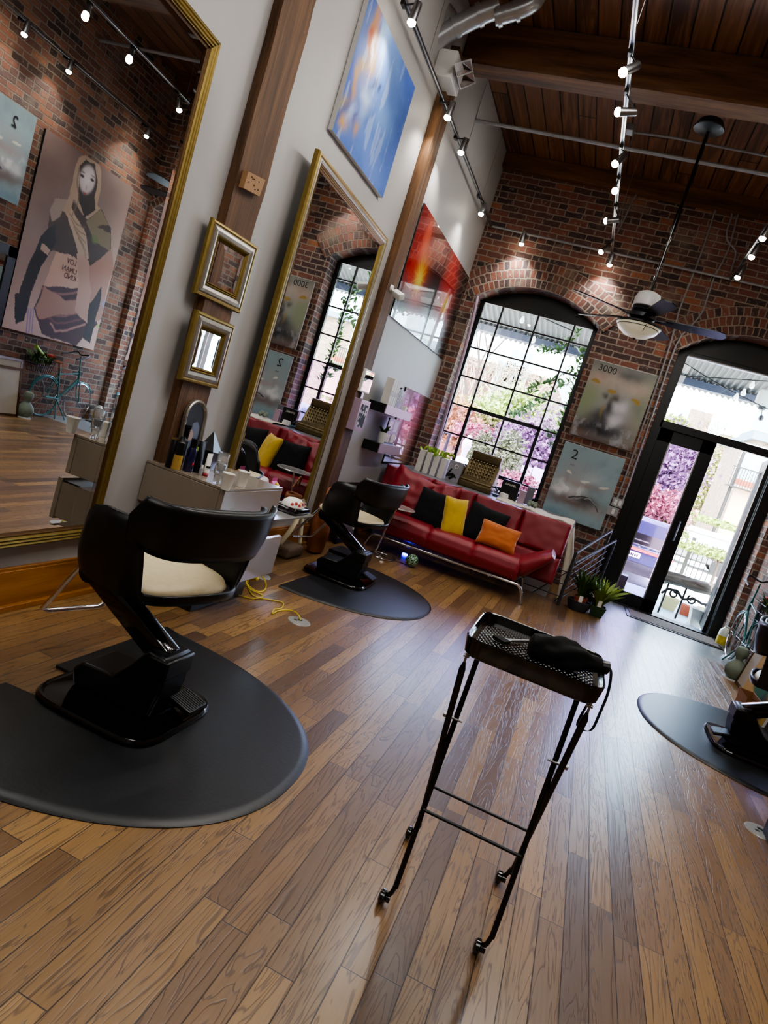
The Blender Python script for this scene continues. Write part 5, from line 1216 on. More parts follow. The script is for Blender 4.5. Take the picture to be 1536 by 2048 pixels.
bx('card_box', (0, 0, 0), (.10, .08, .05), M['paper'], thing('small_box', 'small pale box at the end of the upper shelf', 'box', (.06, 7.31, 1.521)), world=False)
potplant('dark-leaved plant in a white pot on the lower floating shelf', (.125, 6.90, 1.111), .05, .12, 'white', 'leafd', 14, .12, .022, lean=.7)
T = thing('photo_frame', 'black multi-photo frame standing on the lower floating shelf', 'frame', (.1, 7.2, 1.111))
b = B(); box(b, (.10, 7.02, 1.111), (.115, 7.42, 1.40)); obj('frame_board', b, M['black'], T)
for k, (a, z, w_, h_, c_) in enumerate(((7.05, 1.27, .13, .10, '8d8a80'), (7.23, 1.26, .15, .12, '6f705f'), (7.05, 1.13, .15, .09, 'a89a88'), (7.25, 1.13, .14, .10, 'b8b098'))):
    bx('photo', (.115, a, z), (.1165, a+w_, z+h_), mat('photo_%d' % k, c_, .3, var=.5, sc=25), T, bevel=0)
T = thing('white_frame', 'small white-edged mirror frame on the second post above the other frame', 'frame', (.1, 5.9, 1.55))
b = B(); box(b, (.081, 5.88, 1.55), (.11, 6.14, 1.765)); obj('frame_border', b, M['white'], T, bevel=.004); bx('pane', (.11, 5.895, 1.565), (.112, 6.125, 1.75), M['mirror'], T, bevel=0)
bx('clip', (.081, 5.98, 1.49), (.10, 6.04, 1.55), M['steel'], T)
T = thing('box_frame', 'mauve box frame with a black and white photograph on the second post', 'frame', (.1, 5.95, 1.19))
b = B(); box(b, (.081, 5.87, 1.185), (.16, 6.13, 1.485)); obj('frame_border', b, M['mauve'], T, bevel=.003)
P = Paint(50, 60, .19, .22, '141216'); P.warp(.2, 6, 77); P.put(np.clip((vnoise(P.U, P.V, 7, 70)-.56)*9, 0, 1), 'cfcad2'); P.poly([(.0, .62), (1, .62), (1, .67), (0, .67)], 'c8c4cc')
P.build('photograph', (.1612, 5.905, 1.225), (0, 1, 0), (0, 0, 1), MATTE, T)
T = thing('security_camera', 'small white security camera on the second post under the wall track', 'camera', (.09, 5.98, 2.55))
b = B(); q1 = WX(782, 577, .085); q2 = WX(792, 587, .17); q3 = WX(802, 594, .24); lathe(b, [(0, 0), (.035, 0), (.03, .02), (0, .022)], q1, 16, Matrix.Rotation(PI/2, 4, 'Y')); obj('mount', b, M['white'], T)
b = B(); tube(b, [q1, q2], .01); obj('bracket', b, M['white'], T)
b = B(); d_ = (q3-q2).normalized(); rbox(b, (-.03, -.03, -.03), (.03, .03, .10), .008, 2, Matrix.Translation(q2) @ face_dir(d_)); obj('camera_body', b, M['white'], T)
# tray shelf below the tall mirror with hat and carton
T = thing('tray_shelf', 'clear-edged metal tray shelf on the wall under the tall gold mirror', 'shelf', (.1, 4.85, .45))
b = B()
poly = [(.12, 4.20), (.34, 4.20)]+[(.28+.09*math.cos(a), 4.98+.09*math.sin(a)) for a in [k*PI/16 for k in range(9)]]+[(.12, 5.07)]
prism(b, poly, lambda p: Vector((p[0], p[1], .440)), lambda p: Vector((p[0], p[1], .452))); obj('tray', b, M['acrylic'], T, smooth=False, bevel=.003)
bx('bracket', (.045, 4.4, .425), (.16, 4.9, .44), M['steel'], T)
T = thing('cap', 'white printed cap resting in a black holder on the tray shelf', 'hat', (.23, 4.86, .453))
cc = Vector((.235, 4.85, .453))
b = B(); rbox(b, (cc.x-.10, cc.y-.14, .453), (cc.x+.10, cc.y+.14, .505), .02, 3); obj('holder', b, M['blackgloss'], T)
b = B(); lathe(b, [(.095, .03), (.098, .05), (.085, .085), (.055, .108), (.02, .116), (0, .117)], cc, 28, None, .95, 1.15); obj('crown', b, M['paper'], T, angle=80)
b = B()
for k in range(7):
    a = -1.2+k*.35; p_ = cc+Vector((.085*math.cos(a), .10*math.sin(a), .075+.012*(k % 2)))
    lathe(b, [(0, .0), (.014, .001), (0, .004)], p_, 8, face_dir((math.cos(a), math.sin(a), .45)))
obj('print', b, mat('red_print', 'a8322e', .6), T)
b = B()
for k in range(4):
    a = -.2+k*.35; p_ = cc+Vector((.072*math.cos(a), .088*math.sin(a), .092)); lathe(b, [(0, .0), (.013, .001), (0, .004)], p_, 8, face_dir((math.cos(a), math.sin(a), .6)))
obj('print', b, mat('yellow_print', 'd8a52c', .6), T)
T = thing('juice_carton', 'pink carton with a white screw cap standing on the tray shelf', 'carton', (.2, 4.45, .453))
M['pink'] = mat('pink_carton', 'b5487f', .45, var=.35, sc=30)
c0 = Vector((.21, 4.45, .453)); b = B(); s_ = .042
A = [b.verts.new(c0+Vector((sx*s_, sy*s_, 0))) for sx, sy in ((-1, -1), (1, -1), (1, 1), (-1, 1))]; Q = [b.verts.new(v.co+Vector((0, 0, .20))) for v in A]
for k in range(4): b.faces.new((A[k], A[(k+1) % 4], Q[(k+1) % 4], Q[k]))
r0, r1 = b.verts.new(c0+Vector((0, -s_, .25))), b.verts.new(c0+Vector((0, s_, .25))); r2, r3 = b.verts.new(c0+Vector((0, -s_, .275))), b.verts.new(c0+Vector((0, s_, .275)))
b.faces.new((Q[1], Q[2], r1, r0)); b.faces.new((Q[3], Q[0], r0, r1)); b.faces.new((Q[0], Q[1], r0)); b.faces.new((Q[2], Q[3], r1)); b.faces.new((r0, r1, r3, r2)); b.faces.new(A[::-1])
obj('carton_body', b, M['pink'], T, smooth=False)
b = B(); lathe(b, [(0, 0), (.016, 0), (.016, .018), (0, .018)], c0+Vector((.022, 0, .222)), 16, face_dir((.7, 0, .8))); obj('screw_cap', b, M['yellowrub'], T)
bx('print_panel', (c0.x+s_, c0.y-.03, c0.z+.03), (c0.x+s_+.001, c0.y+.03, c0.z+.09), M['paper'], T, bevel=0)
# ------------------------------------------------------------------ tracks, spotlights, conduits
def bar(name, label, cat, pts, r, mt, group=None, square=False, n=8):
    b = B(); tube(b, pts, r, n); o = obj(name, b, M[mt]); tagp(o, label, cat, group); return o
ZT = 4.13
def track(label, x, ya, yb):
    T = thing('light_track', label, 'track', (x, ya, ZT), 0, 'ceiling light tracks')
    bx('rail', (x-.017, ya, ZT-.012), (x+.017, yb, ZT+.012), M['steel'], T); bx('conductor', (x-.005, ya, ZT-.0135), (x+.005, yb, ZT-.011), M['black'], T, bevel=0)
    return T
track('light track running along the white wall', .105, -1.0, 8.73)
track('light track through the middle of the ceiling', 1.66, -1.0, 8.73)
track('light track at the right side above the door', 3.06, -1.0, 8.73)
track('light track beside the right brick wall, seen in the big mirror', 4.36, -1.0, 8.73)
bar('cross_conduit', 'grey conduit across the brick wall joining the light tracks', 'pipe', [(.09, 8.75, ZT), (4.40, 8.75, ZT)], .016, 'conduit')
SPn = [0]
def spot(track_x, bulb, label, dirv=(0, 0, -1), energy=38, along_y=None, power=True):
    bulb = Vector(bulb); d = Vector(dirv).normalized(); yb = along_y if along_y is not None else bulb.y-d.y*.12
    top = Vector((track_x, yb, ZT-.012)); T = thing('spotlight', label, 'light', top, 0, 'track spotlights')
    hinge = bulb-d*.125
    b = B(); rbox(b, (top.x-.014, top.y-.03, top.z-.03), (top.x+.014, top.y+.03, top.z), .003, 1); tube(b, [top-Vector((0, 0, .02)), hinge-d*.0], .006); obj('adapter', b, M['black'], T)
    R_ = Matrix.Translation(bulb) @ face_dir(d)
    b = B(); lathe(b, [(0, -.13), (.025, -.13), (.028, -.125), (.030, -.01), (.027, -.01), (.025, -.02)], (0, 0, 0), 20, R_); obj('lamp_housing', b, M['steel'], T)
    b = B(); lathe(b, [(.024, -.02), (.030, 0), (.028, .012), (.016, .022), (0, .025)], (0, 0, 0), 18, R_); obj('bulb', b, M['bulb'], T)
    if power:
        lamp('spot_beam', 'SPOT', bulb+d*.03, energy, (1, .96, .90), .03, aim=bulb+d, parent=T, spot_size=math.radians(115), spot_blend=.8)
    return T
b1 = [(823, 45), (895, 235), (922, 305), (962, 428)]
lb1 = ['wall-track spotlight nearest the blue painting, at the top edge', 'wall-track spotlight in front of the second timber post', 'wall-track spotlight just past the second post', 'wall-track spotlight last before the brick corner']
for p, l in zip(b1, lb1): v = WX(*p, .20); spot(.105, v, l, (-.1, .05, -1), 30, v.y)
b2 = [((1246, 145), (-.55, -.45, -.7), 'middle-track spotlight nearest the camera, long silver barrel'), ((1236, 224), (-.9, -.2, -.25), 'middle-track spotlight pointing sideways to the left'), ((1230, 328), (-.4, -.3, -.85), 'middle-track spotlight third along, where the pipe crosses'),
      ((1230, 382), (.1, -1, -.55), 'middle-track spotlight facing the camera, showing its round face'), ((1212, 442), (-.8, .1, -.2), 'middle-track spotlight tilted left above the brick arch'), ((1202, 504), (-.5, -.2, -.8), 'middle-track spotlight last on the track')]
for p, d_, l in b2: v = WZ(*p, 3.95); spot(1.66, v, l, d_, 30)
for p, l, xx in (((1043, 488), 'spotlight on the cross conduit above the window arch', .57), ((1219, 530), 'spotlight on the cross conduit below the middle track', 1.70)):
    v = WY(p[0], p[1], 8.66); spot(v.x, v, l, (0, .25, -1), 30, 8.75)
for p, l in (((1525, 477), 'right-track spotlight at the right picture edge'), ((1503, 514), 'right-track spotlight second from the right picture edge'), ((1475, 555), 'right-track spotlight nearest the brick wall')): v = WZ(*p, 3.96); spot(3.06, v, l, (-.2, .1, -1), 30, v.y-.1)
for (y_, l) in ((5.3, 'right-track spotlight seen in the mirror at its top edge'), (5.95, 'right-track spotlight seen in the mirror, tilted barrel')): spot(3.06, (3.03, y_, 3.98), l, (-.3, -.4, -.8), 30)
for (y_, l) in ((5.93, 'brick-wall spotlight seen in the mirror above the cloud canvas'), (6.59, 'brick-wall spotlight seen in the mirror above the poster edge'), (8.10, 'brick-wall spotlight seen in the mirror near the corner')): spot(4.36, (4.28, y_, 3.97), l, (.15, 0, -1), 40)
for (y_, x_, l) in ((2.6, 1.66, 'middle-track spotlight overhead, above the trolley'), (2.2, .105, 'wall-track spotlight overhead, above the huge mirror'), (3.2, 3.06, 'right-track spotlight overhead, above the right-hand mat')): spot(x_, (x_+.08, y_, 3.98), l, (.05, 0, -1), 45)
def wire(i, x, y):
    o = bar('suspension_wire', 'thin vertical wire holding a light track, ' + i, 'wire', [(x, y, ZT), (x, y, ZC)], .0022, 'steel', 'track suspension wires', n=5)
for i, x, y in (('wall track before the second post', .105, 5.2), ('wall track past the second post', .105, 6.8), ('wall track near the corner', .105, 7.9), ('middle track near the beam', 1.66, 4.6), ('middle track past the beam', 1.66, 6.6), ('middle track near the bricks', 1.66, 8.0), ('right track past the beam', 3.06, 7.0), ('right track near the bricks', 3.06, 8.2)): wire(i, x, y)
bar('ceiling_pipe', 'grey pipe crossing under the ceiling boards from the white wall', 'pipe', [(0, 7.12, 4.62), (XR, 7.18, 4.62)], .020, 'conduit')
bar('ceiling_conduit', 'thin conduit across the ceiling behind the beam on the right', 'pipe', [WZ(1250, 262, 4.78), WZ(1345, 275, 4.78), WZ(1536, 312, 4.78)], .012, 'conduit')
T = bx('junction_box', (1.50, 7.02, 4.74), (1.60, 7.14, 4.80), M['conduit']); tagp(T, 'small grey junction box beside the middle light track', 'box')
def cr(p, y=8.79): return WY(940+p[0]/2.577, p[1]/2.577, y)
bar('wall_conduit', 'thin conduit bending down from the ceiling and along the top of the bricks', 'pipe', smoothline([cr(p) for p in ((655, 730), (650, 860), (660, 905), (700, 935), (860, 962), (1000, 990), (1250, 1035))], 4), .010, 'conduit')
bar('wall_conduit', 'conduit curving down the bricks beside the middle light track', 'pipe', smoothline([cr(p) for p in ((1250, 1048), (1060, 1010), (900, 990), (850, 1015), (800, 1120), (760, 1200))], 4), .010, 'conduit')
bar('wall_conduit', 'conduit looping right of the grey junction box down the bricks', 'pipe', smoothline([cr(p) for p in ((1290, 1048), (1335, 1068), (1350, 1110), (1325, 1190), (1330, 1245), (1370, 1300), (1345, 1400))], 4), .010, 'conduit')
bar('wall_conduit', 'conduit entering from the right edge and bending down the bricks', 'pipe', smoothline([cr(p) for p in ((1536, 1072), (1430, 1062), (1385, 1100), (1360, 1190), (1330, 1290), (1260, 1430))], 4), .010, 'conduit')
bar('wall_conduit', 'left one of the twin conduits running down to the light switches', 'pipe', smoothline([WY(a, c_, 8.79) for a, c_ in ((1434, 410), (1405, 500), (1384, 555), (1360, 617), (1340, 690), (1300, 810), (1250, 955), (1233, 998))], 3), .010, 'conduit')
bar('wall_conduit', 'right one of the twin conduits, bending behind the fan blade', 'pipe', smoothline([WY(a, c_, 8.79) for a, c_ in ((1434, 540), (1418, 585), (1404, 625), (1380, 655), (1352, 690), (1310, 815), (1262, 955), (1246, 1000))], 3), .010, 'conduit')
T = bx('junction_box', (2.60, 8.74, 4.90), (2.72, 8.83, 5.0), M['darksteel']); tagp(T, 'dark square junction box high on the bricks where conduits meet', 'box')
T = thing('light_switch', 'pair of grey switch boxes with white rockers beside the blue-grey canvas', 'switch', (2.72, 8.8, 1.1))
bx('switch_box', (2.665, 8.77, 1.19), (2.80, 8.83, 1.30), M['conduit'], T); bx('switch_box', (2.645, 8.77, 1.07), (2.78, 8.83, 1.18), M['conduit'], T)
for (x, z) in ((2.69, 1.21), (2.745, 1.21), (2.70, 1.09)): bx('rocker', (x, 8.765, z), (x+.035, 8.771, z+.07), M['white'], T)
bar('wall_conduit', 'short conduit from the switch boxes down toward the railing', 'pipe', [(2.70, 8.80, 1.07), (2.68, 8.80, .35)], .010, 'conduit')
bar('window_pipe', 'rough painted pipe beside the left edge of the window', 'pipe', smoothline([WY(a, c_, 8.78) for a, c_ in ((955, 592), (945, 640), (925, 715), (900, 800), (880, 870), (862, 925), (848, 965))], 3), .022, 'mauve')
# duct
T = thing('air_duct', 'shiny galvanised pipe ducts with elbows at the top by the white wall', 'duct', (.3, 5.6, 4.7))
dp = lambda a, c_: WY(a, c_, 5.6)
for pts, r in (([dp(846, 98), dp(900, 62), dp(960, 30), dp(1000, 14)], .08), ([dp(876, -40), dp(884, 10), dp(905, 45)], .07), ([dp(990, 34), dp(1030, 22), dp(1065, 6), dp(1080, -20)], .07)):
    b = B(); tube(b, smoothline(pts, 6), r, 20); obj('pipe_run', b, M['duct'], T)
for (a, c_, e, f_, r) in ((908, 57, 917, 52, .092), (955, 32, 964, 28, .092), (881, 0, 883, 9, .082), (994, 34, 1002, 31, .082), (1030, 23, 1038, 20, .082), (848, 98, 852, 95, .115)):
    b = B(); tube(b, [dp(a, c_), dp(e, f_)], r, 20); obj('coupling', b, M['duct'], T)
T = thing('emergency_light', 'white emergency light box with a square twin reflector above the second post', 'light', (.1, 5.9, 4.4))
b = B(); rbox(b, (.001, 5.62, 4.24), (.17, 5.92, 4.46), .01, 2); obj('housing', b, M['white'], T)
F_ = [WX(908, 128, .215), WX(941, 119, .215), WX(950, 166, .215), WX(921, 178, .215)]
b = B()
for i in range(2):
    t0, t1 = (.04, .48) if i == 0 else (.52, .96)
    a_ = [F_[0].lerp(F_[3], t0), F_[1].lerp(F_[2], t0), F_[1].lerp(F_[2], t1), F_[0].lerp(F_[3], t1)]; c_ = sum(a_, Vector())/4-Vector((.06, 0, 0))
    vs = [b.verts.new(v) for v in a_]; cv_ = [b.verts.new(v.lerp(c_, .75)-Vector((.05, 0, 0))) for v in a_]
    for k in range(4): b.faces.new((vs[k], vs[(k+1) % 4], cv_[(k+1) % 4], cv_[k]))
    b.faces.new(cv_)
obj('reflector', b, M['chrome'], T, smooth=False, solid=.002)
b = B(); tube(b, F_, .007, 8, closed=True); tube(b, [F_[0].lerp(F_[3], .5), F_[1].lerp(F_[2], .5)], .006); obj('reflector_frame', b, M['white'], T)
# ------------------------------------------------------------------ ceiling fan
FC = Vector((2.27, 6.60, 0))
T = thing('ceiling_fan', 'dark five-bladed ceiling fan with a frosted bowl light on a long rod', 'fan', (FC.x, FC.y, 4.7))
b = B(); lathe(b, [(0, 4.74), (.06, 4.74), (.10, 4.72), (.135, 4.66), (.13, 4.65), (.05, 4.635), (0, 4.63)], FC, 28); tube(b, [FC+Vector((0, 0, 4.72)), FC+Vector((0, 0, ZC))], .03); obj('canopy', b, M['black'], T)
b = B(); tube(b, [FC+Vector((0, 0, 4.66)), FC+Vector((0, 0, 3.12))], .014, 12); tube(b, [FC+Vector((0, 0, 3.95)), FC+Vector((0, 0, 3.75))], .022, 12); obj('downrod', b, M['blackgloss'], T)
b = B(); lathe(b, [(.02, 3.20), (.06, 3.195), (.10, 3.175), (.115, 3.13), (.115, 3.06), (.105, 3.05)], FC, 32); obj('motor_cover', b, M['white'], T)
b = B(); lathe(b, [(.105, 3.06), (.12, 3.045), (.11, 3.03), (.122, 3.015), (.108, 3.0), (.125, 2.985), (.125, 2.95), (.09, 2.93), (.08, 2.90), (.11, 2.89)], FC, 32); obj('motor_body', b, M['darksteel'], T)
b = B(); lathe(b, [(.20, 2.885), (.198, 2.875), (.17, 2.83), (.11, 2.79), (.04, 2.772), (0, 2.77)], FC, 40); obj('light_bowl', b, M['fanbowl'], T)
b = B(); lathe(b, [(.11, 2.90), (.205, 2.90), (.208, 2.885), (.201, 2.878)], FC, 40); tube(b, arc((FC.x, FC.y, 2.858), .191, 0, 2*PI, 40)[:-1], .003, 6, closed=True); lathe(b, [(0, 2.772), (.016, 2.768), (.01, 2.755), (.004, 2.75), (0, 2.74)], FC, 12); obj('bowl_ring', b, M['iron'], T)
for k in range(5):
    a = math.radians(-3+72*k); R_ = Matrix.Translation(FC+Vector((0, 0, 2.96))) @ Matrix.Rotation(a, 4, 'Z') @ Matrix.Rotation(math.radians(-12), 4, 'X')
    out = [(.22, -.045), (.30, -.06), (.66, -.075), (.72, -.06), (.745, 0), (.72, .06), (.66, .075), (.30, .06), (.22, .045)]
    b = B(); prism(b, out, lambda p: R_ @ Vector((p[0], p[1], -.004)), lambda p: R_ @ Vector((p[0], p[1], .004))); bl_ = obj('fan_blade', b, M['black'], T, smooth=False)
    b = B(); slab(b, [R_ @ Vector(p) for p in ((.10, -.02, -.012), (.28, -.03, -.007), (.28, .03, -.007), (.10, .02, -.012))], [R_ @ Vector(p) for p in ((.10, -.02, -.004), (.28, -.03, -.003), (.28, .03, -.003), (.10, .02, -.004))]); obj('blade_bracket', b, M['darksteel'], bl_)
b = B(); tube(b, [FC+Vector((.06, -.19, 2.87)), FC+Vector((.05, -.215, 2.80))], .003, 6); obj('pull_chain', b, M['black'], T)
# ------------------------------------------------------------------ right side of the room
# black framed mirror
T = thing('black_mirror', 'black-framed mirror on the right wall, its edge seen in the big mirror', 'mirror', (XR, 6.0, .6))
b = B()
for lo, hi in (((4.44, 5.10, .60), (4.49, 5.22, 1.95)), ((4.44, 6.50, .60), (4.49, 6.62, 1.95)), ((4.44, 5.10, 1.83), (4.49, 6.62, 1.95)), ((4.44, 5.10, .60), (4.49, 6.62, .70))): box(b, lo, hi)
obj('frame', b, M['black'], T); bx('mirror_glass', (4.455, 5.2, .68), (4.462, 6.52, 1.85), M['mirror'], T, bevel=0)
# leaning frames
def lean_frame(lb, ya, yb, hgt, xb, mt, inner, name='picture_frame', brd=.03, ang=8):
    T = thing(name, lb, 'frame', (xb, (ya+yb)/2, 0)); MX = Matrix.Translation((xb, 0, 0)) @ Matrix.Rotation(math.radians(ang), 4, 'Y')
    b = B()
    for lo, hi in (((0, ya, 0), (.025, ya+brd, hgt)), ((0, yb-brd, 0), (.025, yb, hgt)), ((0, ya, hgt-brd), (.025, yb, hgt)), ((0, ya, 0), (.025, yb, brd))): box(b, lo, hi, MX)
    obj('frame_border', b, M[mt], T); b = B(); box(b, (.006, ya+brd*.8, brd*.8), (.015, yb-brd*.8, hgt-brd*.8), MX); obj('picture', b, M[inner], T); return T
M['canvasback'] = mat('cream_canvas', 'a8a090', .8, var=.15, sc=4)
lean_frame('tall silver empty-looking frame leaning on the right brick wall', 6.00, 7.00, .70, 4.27, 'silver', 'canvasback')
lean_frame('dark wooden frame leaning against the silver one at the right edge', 5.92, 6.93, .60, 4.20, 'bronzef', 'canvasback')
T = thing('leaning_canvas', 'mustard and green abstract canvas leaning at the right picture edge', 'painting', (4.1, 6.4, 0))
P = Paint(60, 50, .80, .56, 'a9853c'); P.warp(.2, 5, 91); P.blob(.5, .45, .3, .3, '1d5a3c', 1, 0, .3); P.blob(.25, .75, .25, .2, 'b8955a', .9, 0, .5); P.blob(.75, .2, .2, .2, '141a18', .9, 0, .4); P.blob(.6, .8, .3, .15, 'a89a80', .8, 0, .6)
MXc = Matrix.Rotation(math.radians(9), 4, 'Y'); uz = MXc @ Vector((0, 0, 1))
P.build('painted_face', (4.125, 6.42, .005), (0, -1, 0), tuple(uz), CANV, T); b = B(); box(b, (.004, 5.62, .005), (.024, 6.42, .565), Matrix.Translation((4.124, 0, 0)) @ MXc); obj('stretcher', b, M['paper'], T)
T = thing('cardboard_box', 'open tan cardboard box on the floor in front of the leaning canvas', 'box', (4.12, 6.0, 0))
b = B(); A = [Vector(v) for v in ((4.00, 5.72, 0), (4.10, 5.72, 0), (4.10, 5.98, 0), (4.00, 5.98, 0))]
c_ = Vector((4.05, 5.85, 0)); A2 = [b.verts.new(v) for v in A]; Q = [b.verts.new(c_+(v-c_)*1.12+Vector((0, 0, .17))) for v in A]; J = [b.verts.new(c_+(v-c_)*1.06+Vector((0, 0, .168))) for v in A]; K = [b.verts.new(v+Vector((0, 0, .01))) for v in A]
for k in range(4):
    k2 = (k+1) % 4; b.faces.new((A2[k], A2[k2], Q[k2], Q[k])); b.faces.new((Q[k], Q[k2], J[k2], J[k])); b.faces.new((J[k], J[k2], K[k2], K[k]))
b.faces.new(K); b.faces.new(A2[::-1]); obj('box_shell', b, M['card'], T, smooth=False)
bx('shipping_label', (4.02, 5.702, .04), (4.06, 5.707, .10), M['paper'], T, bevel=0)
# gourd ornament
T = thing('stone_gourd', 'grey-green gourd-shaped stone ornament on the floor beside the bicycle', 'ornament', (4.17, 6.98, 0))
p = WZ(1460, 1358, 0); p = Vector((4.19, 7.02, 0))
b = B(); lathe(b, [(0, .012), (.05, .015), (.085, .05), (.095, .10), (.085, .15), (.055, .185), (.035, .205), (.035, .225), (.055, .25), (.062, .29), (.05, .325), (.02, .34), (0, .342)], p, 28); obj('gourd_body', b, M['stone'], T)
b = B(); lathe(b, [(0, 0), (.085, 0), (.085, .012), (0, .014)], p, 24); obj('foot_disc', b, M['white'], T)
b = B(); tube(b, [p+Vector((.05, .03, .26)), p+Vector((.07, .05, .24)), p+Vector((.07, .06, .14))], .018); obj('pale_handle', b, M['white'], T)
# bottle planter
T = thing('painted_jug', 'clear plastic jug painted with a yellow flower by the front bicycle wheel', 'jug', (4.40, 8.62, 0))
p = Vector((4.385, 8.68, 0)); b = B(); lathe(b, [(0, 0), (.062, 0), (.068, .01), (.068, .19), (.045, .22), (.03, .235), (.03, .25), (0, .252)], p, 24); obj('jug_body', b, mat('milky_plastic', 'b9c0b8', .25, var=.1), T)
b = B(); lathe(b, [(.0690, .03), (.0695, .10), (.0690, .13)], p, 24); obj('painted_band', b, mat('yellow_green_paint', 'b8a52a', .5, var=.7, sc=22), T)
# bicycle
T = thing('bicycle', 'small teal decorative bicycle with flowers in its rear basket by the right wall', 'bicycle', (4.33, 7.8, 0))
X = 4.36; RWc, FWc, R0 = (7.47, .275), (8.14, .262), .262
def bp(y, z, x=X): return Vector((x, y, z))
for (c_, lb) in ((RWc, 'rear wheel'), (FWc, 'front wheel')):
    b = B(); tube(b, arc((X, c_[0], c_[1]), R0, 0, 2*PI, 48, 'yz')[:-1], .010, 8, closed=True); wh = obj('wheel', b, M['chrome' if lb[0] == 'f' else 'teal'], T)
    b = B()
    for k in range(10): a = 2*PI*k/10; tube(b, [bp(*c_), bp(c_[0]+R0*math.cos(a), c_[1]+R0*math.sin(a))], .0016, 4, cap=False)
    tube(b, [bp(*c_, X-.03), bp(*c_, X+.03)], .012); obj('spokes', b, M['steel'], wh)
bb, st, hd, hb = (7.73, .27), (7.62, .78), (8.05, .60), (7.98, .86)
b = B()
tube(b, [bp(*bb), bp(7.64, .68)], .013); tube(b, [bp(7.655, .60), bp(8.02, .66)], .009); tube(b, [bp(*bb), bp(8.04, .575)], .013)
for s in (-1, 1): tube(b, [bp(*RWc, X+s*.03), bp(*bb, X+s*.02)], .008); tube(b, [bp(*RWc, X+s*.03), bp(7.655, .60, X+s*.015)], .007)
tube(b, [bp(8.03, .70), bp(8.06, .55)], .014); obj('frame_tubes', b, M['teal'], T)
b = B(); tube(b, [bp(7.99, .90), bp(8.04, .66)], .009)
for s in (-1, 1): tube(b, [bp(8.06, .55, X+s*.02), bp(8.09, .42, X+s*.025), bp(*FWc, X+s*.025)], .007)
obj('fork', b, M['teal'], T)
b = B(); tube(b, smoothline([bp(7.70, .86, X-.17), bp(7.86, .90, X-.17), bp(8.0, .95, X-.12), bp(7.99, .92, X), bp(8.0, .95, X+.08), bp(7.86, .90, X+.10), bp(7.74, .87, X+.10)], 5), .010, 8); obj('handlebar', b, M['darksteel'], T)
b = B()
for k in range(9):
    pass
lathe(b, [(0, 0), (.05, .005), (.055, .02), (.03, .035), (0, .038)], bp(7.60, .74), 16, None, .8, 1.8); tube(b, [bp(7.64, .66), bp(7.61, .75)], .010); obj('saddle', b, M['leather'], T)
b = B(); tube(b, arc((X, bb[0], bb[1]), .05, 0, 2*PI, 20, 'yz')[:-1], .006, 6, closed=True); tube(b, [bp(*bb, X-.05), bp(bb[0]+.05, bb[1]-.07, X-.05)], .006); tube(b, [bp(*bb, X+.04), bp(bb[0]-.05, bb[1]+.07, X+.04)], .006); obj('crank', b, M['steel'], T)
b = B(); tube(b, [bp(7.72, .26), bp(7.83, .005, X-.11)], .008); tube(b, [bp(7.72, .26), bp(7.66, .005, X-.09)], .008); obj('kickstand', b, M['teal'], T)
b = B(); tube(b, arc((X, FWc[0], FWc[1]), R0+.02, .6, 2.5, 16, 'yz'), .012, 6); tube(b, arc((X, RWc[0], RWc[1]), R0+.02, .8, 2.7, 16, 'yz'), .012, 6); obj('mudguard', b, M['teal'], T)
b = B()
by0, by1, bz0, bz1 = 7.12, 7.42, .58, .76
for k in range(9):
    t = k/8
    for s in (-1, 1): tube(b, [bp(lerp(by0+.03, by1-.02, t), bz0, X+s*.07), bp(lerp(by0, by1, t), bz1, X+s*.10)], .003, 5)
for z, e in ((bz0, .0), (lerp(bz0, bz1, .5), .015), (bz1, .03)): tube(b, [bp(by0+.03-e, z, X-.07-e), bp(by1-.02+e, z, X-.07-e), bp(by1-.02+e, z, X+.07+e), bp(by0+.03-e, z, X+.07+e)], .004, 6, closed=True)
obj('basket', b, M['darksteel'], T)
b = B(); tube(b, [bp(7.30, .58), bp(7.45, .40), bp(*RWc)], .005); obj('rack_stay', b, M['steel'], T)
fl_ = thing('flower_bunch', 'bunch of leaves and red flowers lying in the bicycle basket', 'flowers', bp(7.27, .74))
b = B(); rd = random.Random(4)
for k in range(70): blade(b, bp(7.14+.28*rd.random(), .68+.05*rd.random(), X-.05+.1*rd.random()), rd.random()*6.28, .12+.08*rd.random(), .9, .012, .6, rd.random())
obj('leaves', b, M['leafd'], fl_, angle=90)
b = B()
def wr(u, v): a = lerp(-1.1, 1.1, v); return bp(7.10+.26*u, .90-.16*u+.03*math.cos(a*2), X-.06-.04*math.sin(a*1.4)+.05*v)
sheet(b, wr, 8, 8); obj('paper_wrap', b, M['leafl'], fl_, solid=.002, angle=90)
b = B()
for k in range(5): bmesh.ops.create_icosphere(b, subdivisions=1, radius=.022, matrix=Matrix.Translation(bp(7.34+.03*k, .82+.012*math.sin(k*3), X-.03+.02*math.cos(k*2))))
obj('red_blooms', b, mat('red_petal', 'a02a20', .7), fl_)
# vanity plinth at the right edge
T = thing('station_cabinet', 'black base of the right-hand styling station at the right picture edge', 'cabinet', (4.0, 3.4, 0))
pc = WZ(1519, 1662, 0); bx('plinth', (pc.x+.01, pc.y-.52, 0), (pc.x+.45, pc.y+.0, .24), M['blackmat'], T, bevel=.004); bx('upper_box', (pc.x+.12, pc.y-.55, .26), (pc.x+.62, pc.y-.04, .5), M['vanity'], T, bevel=.003)
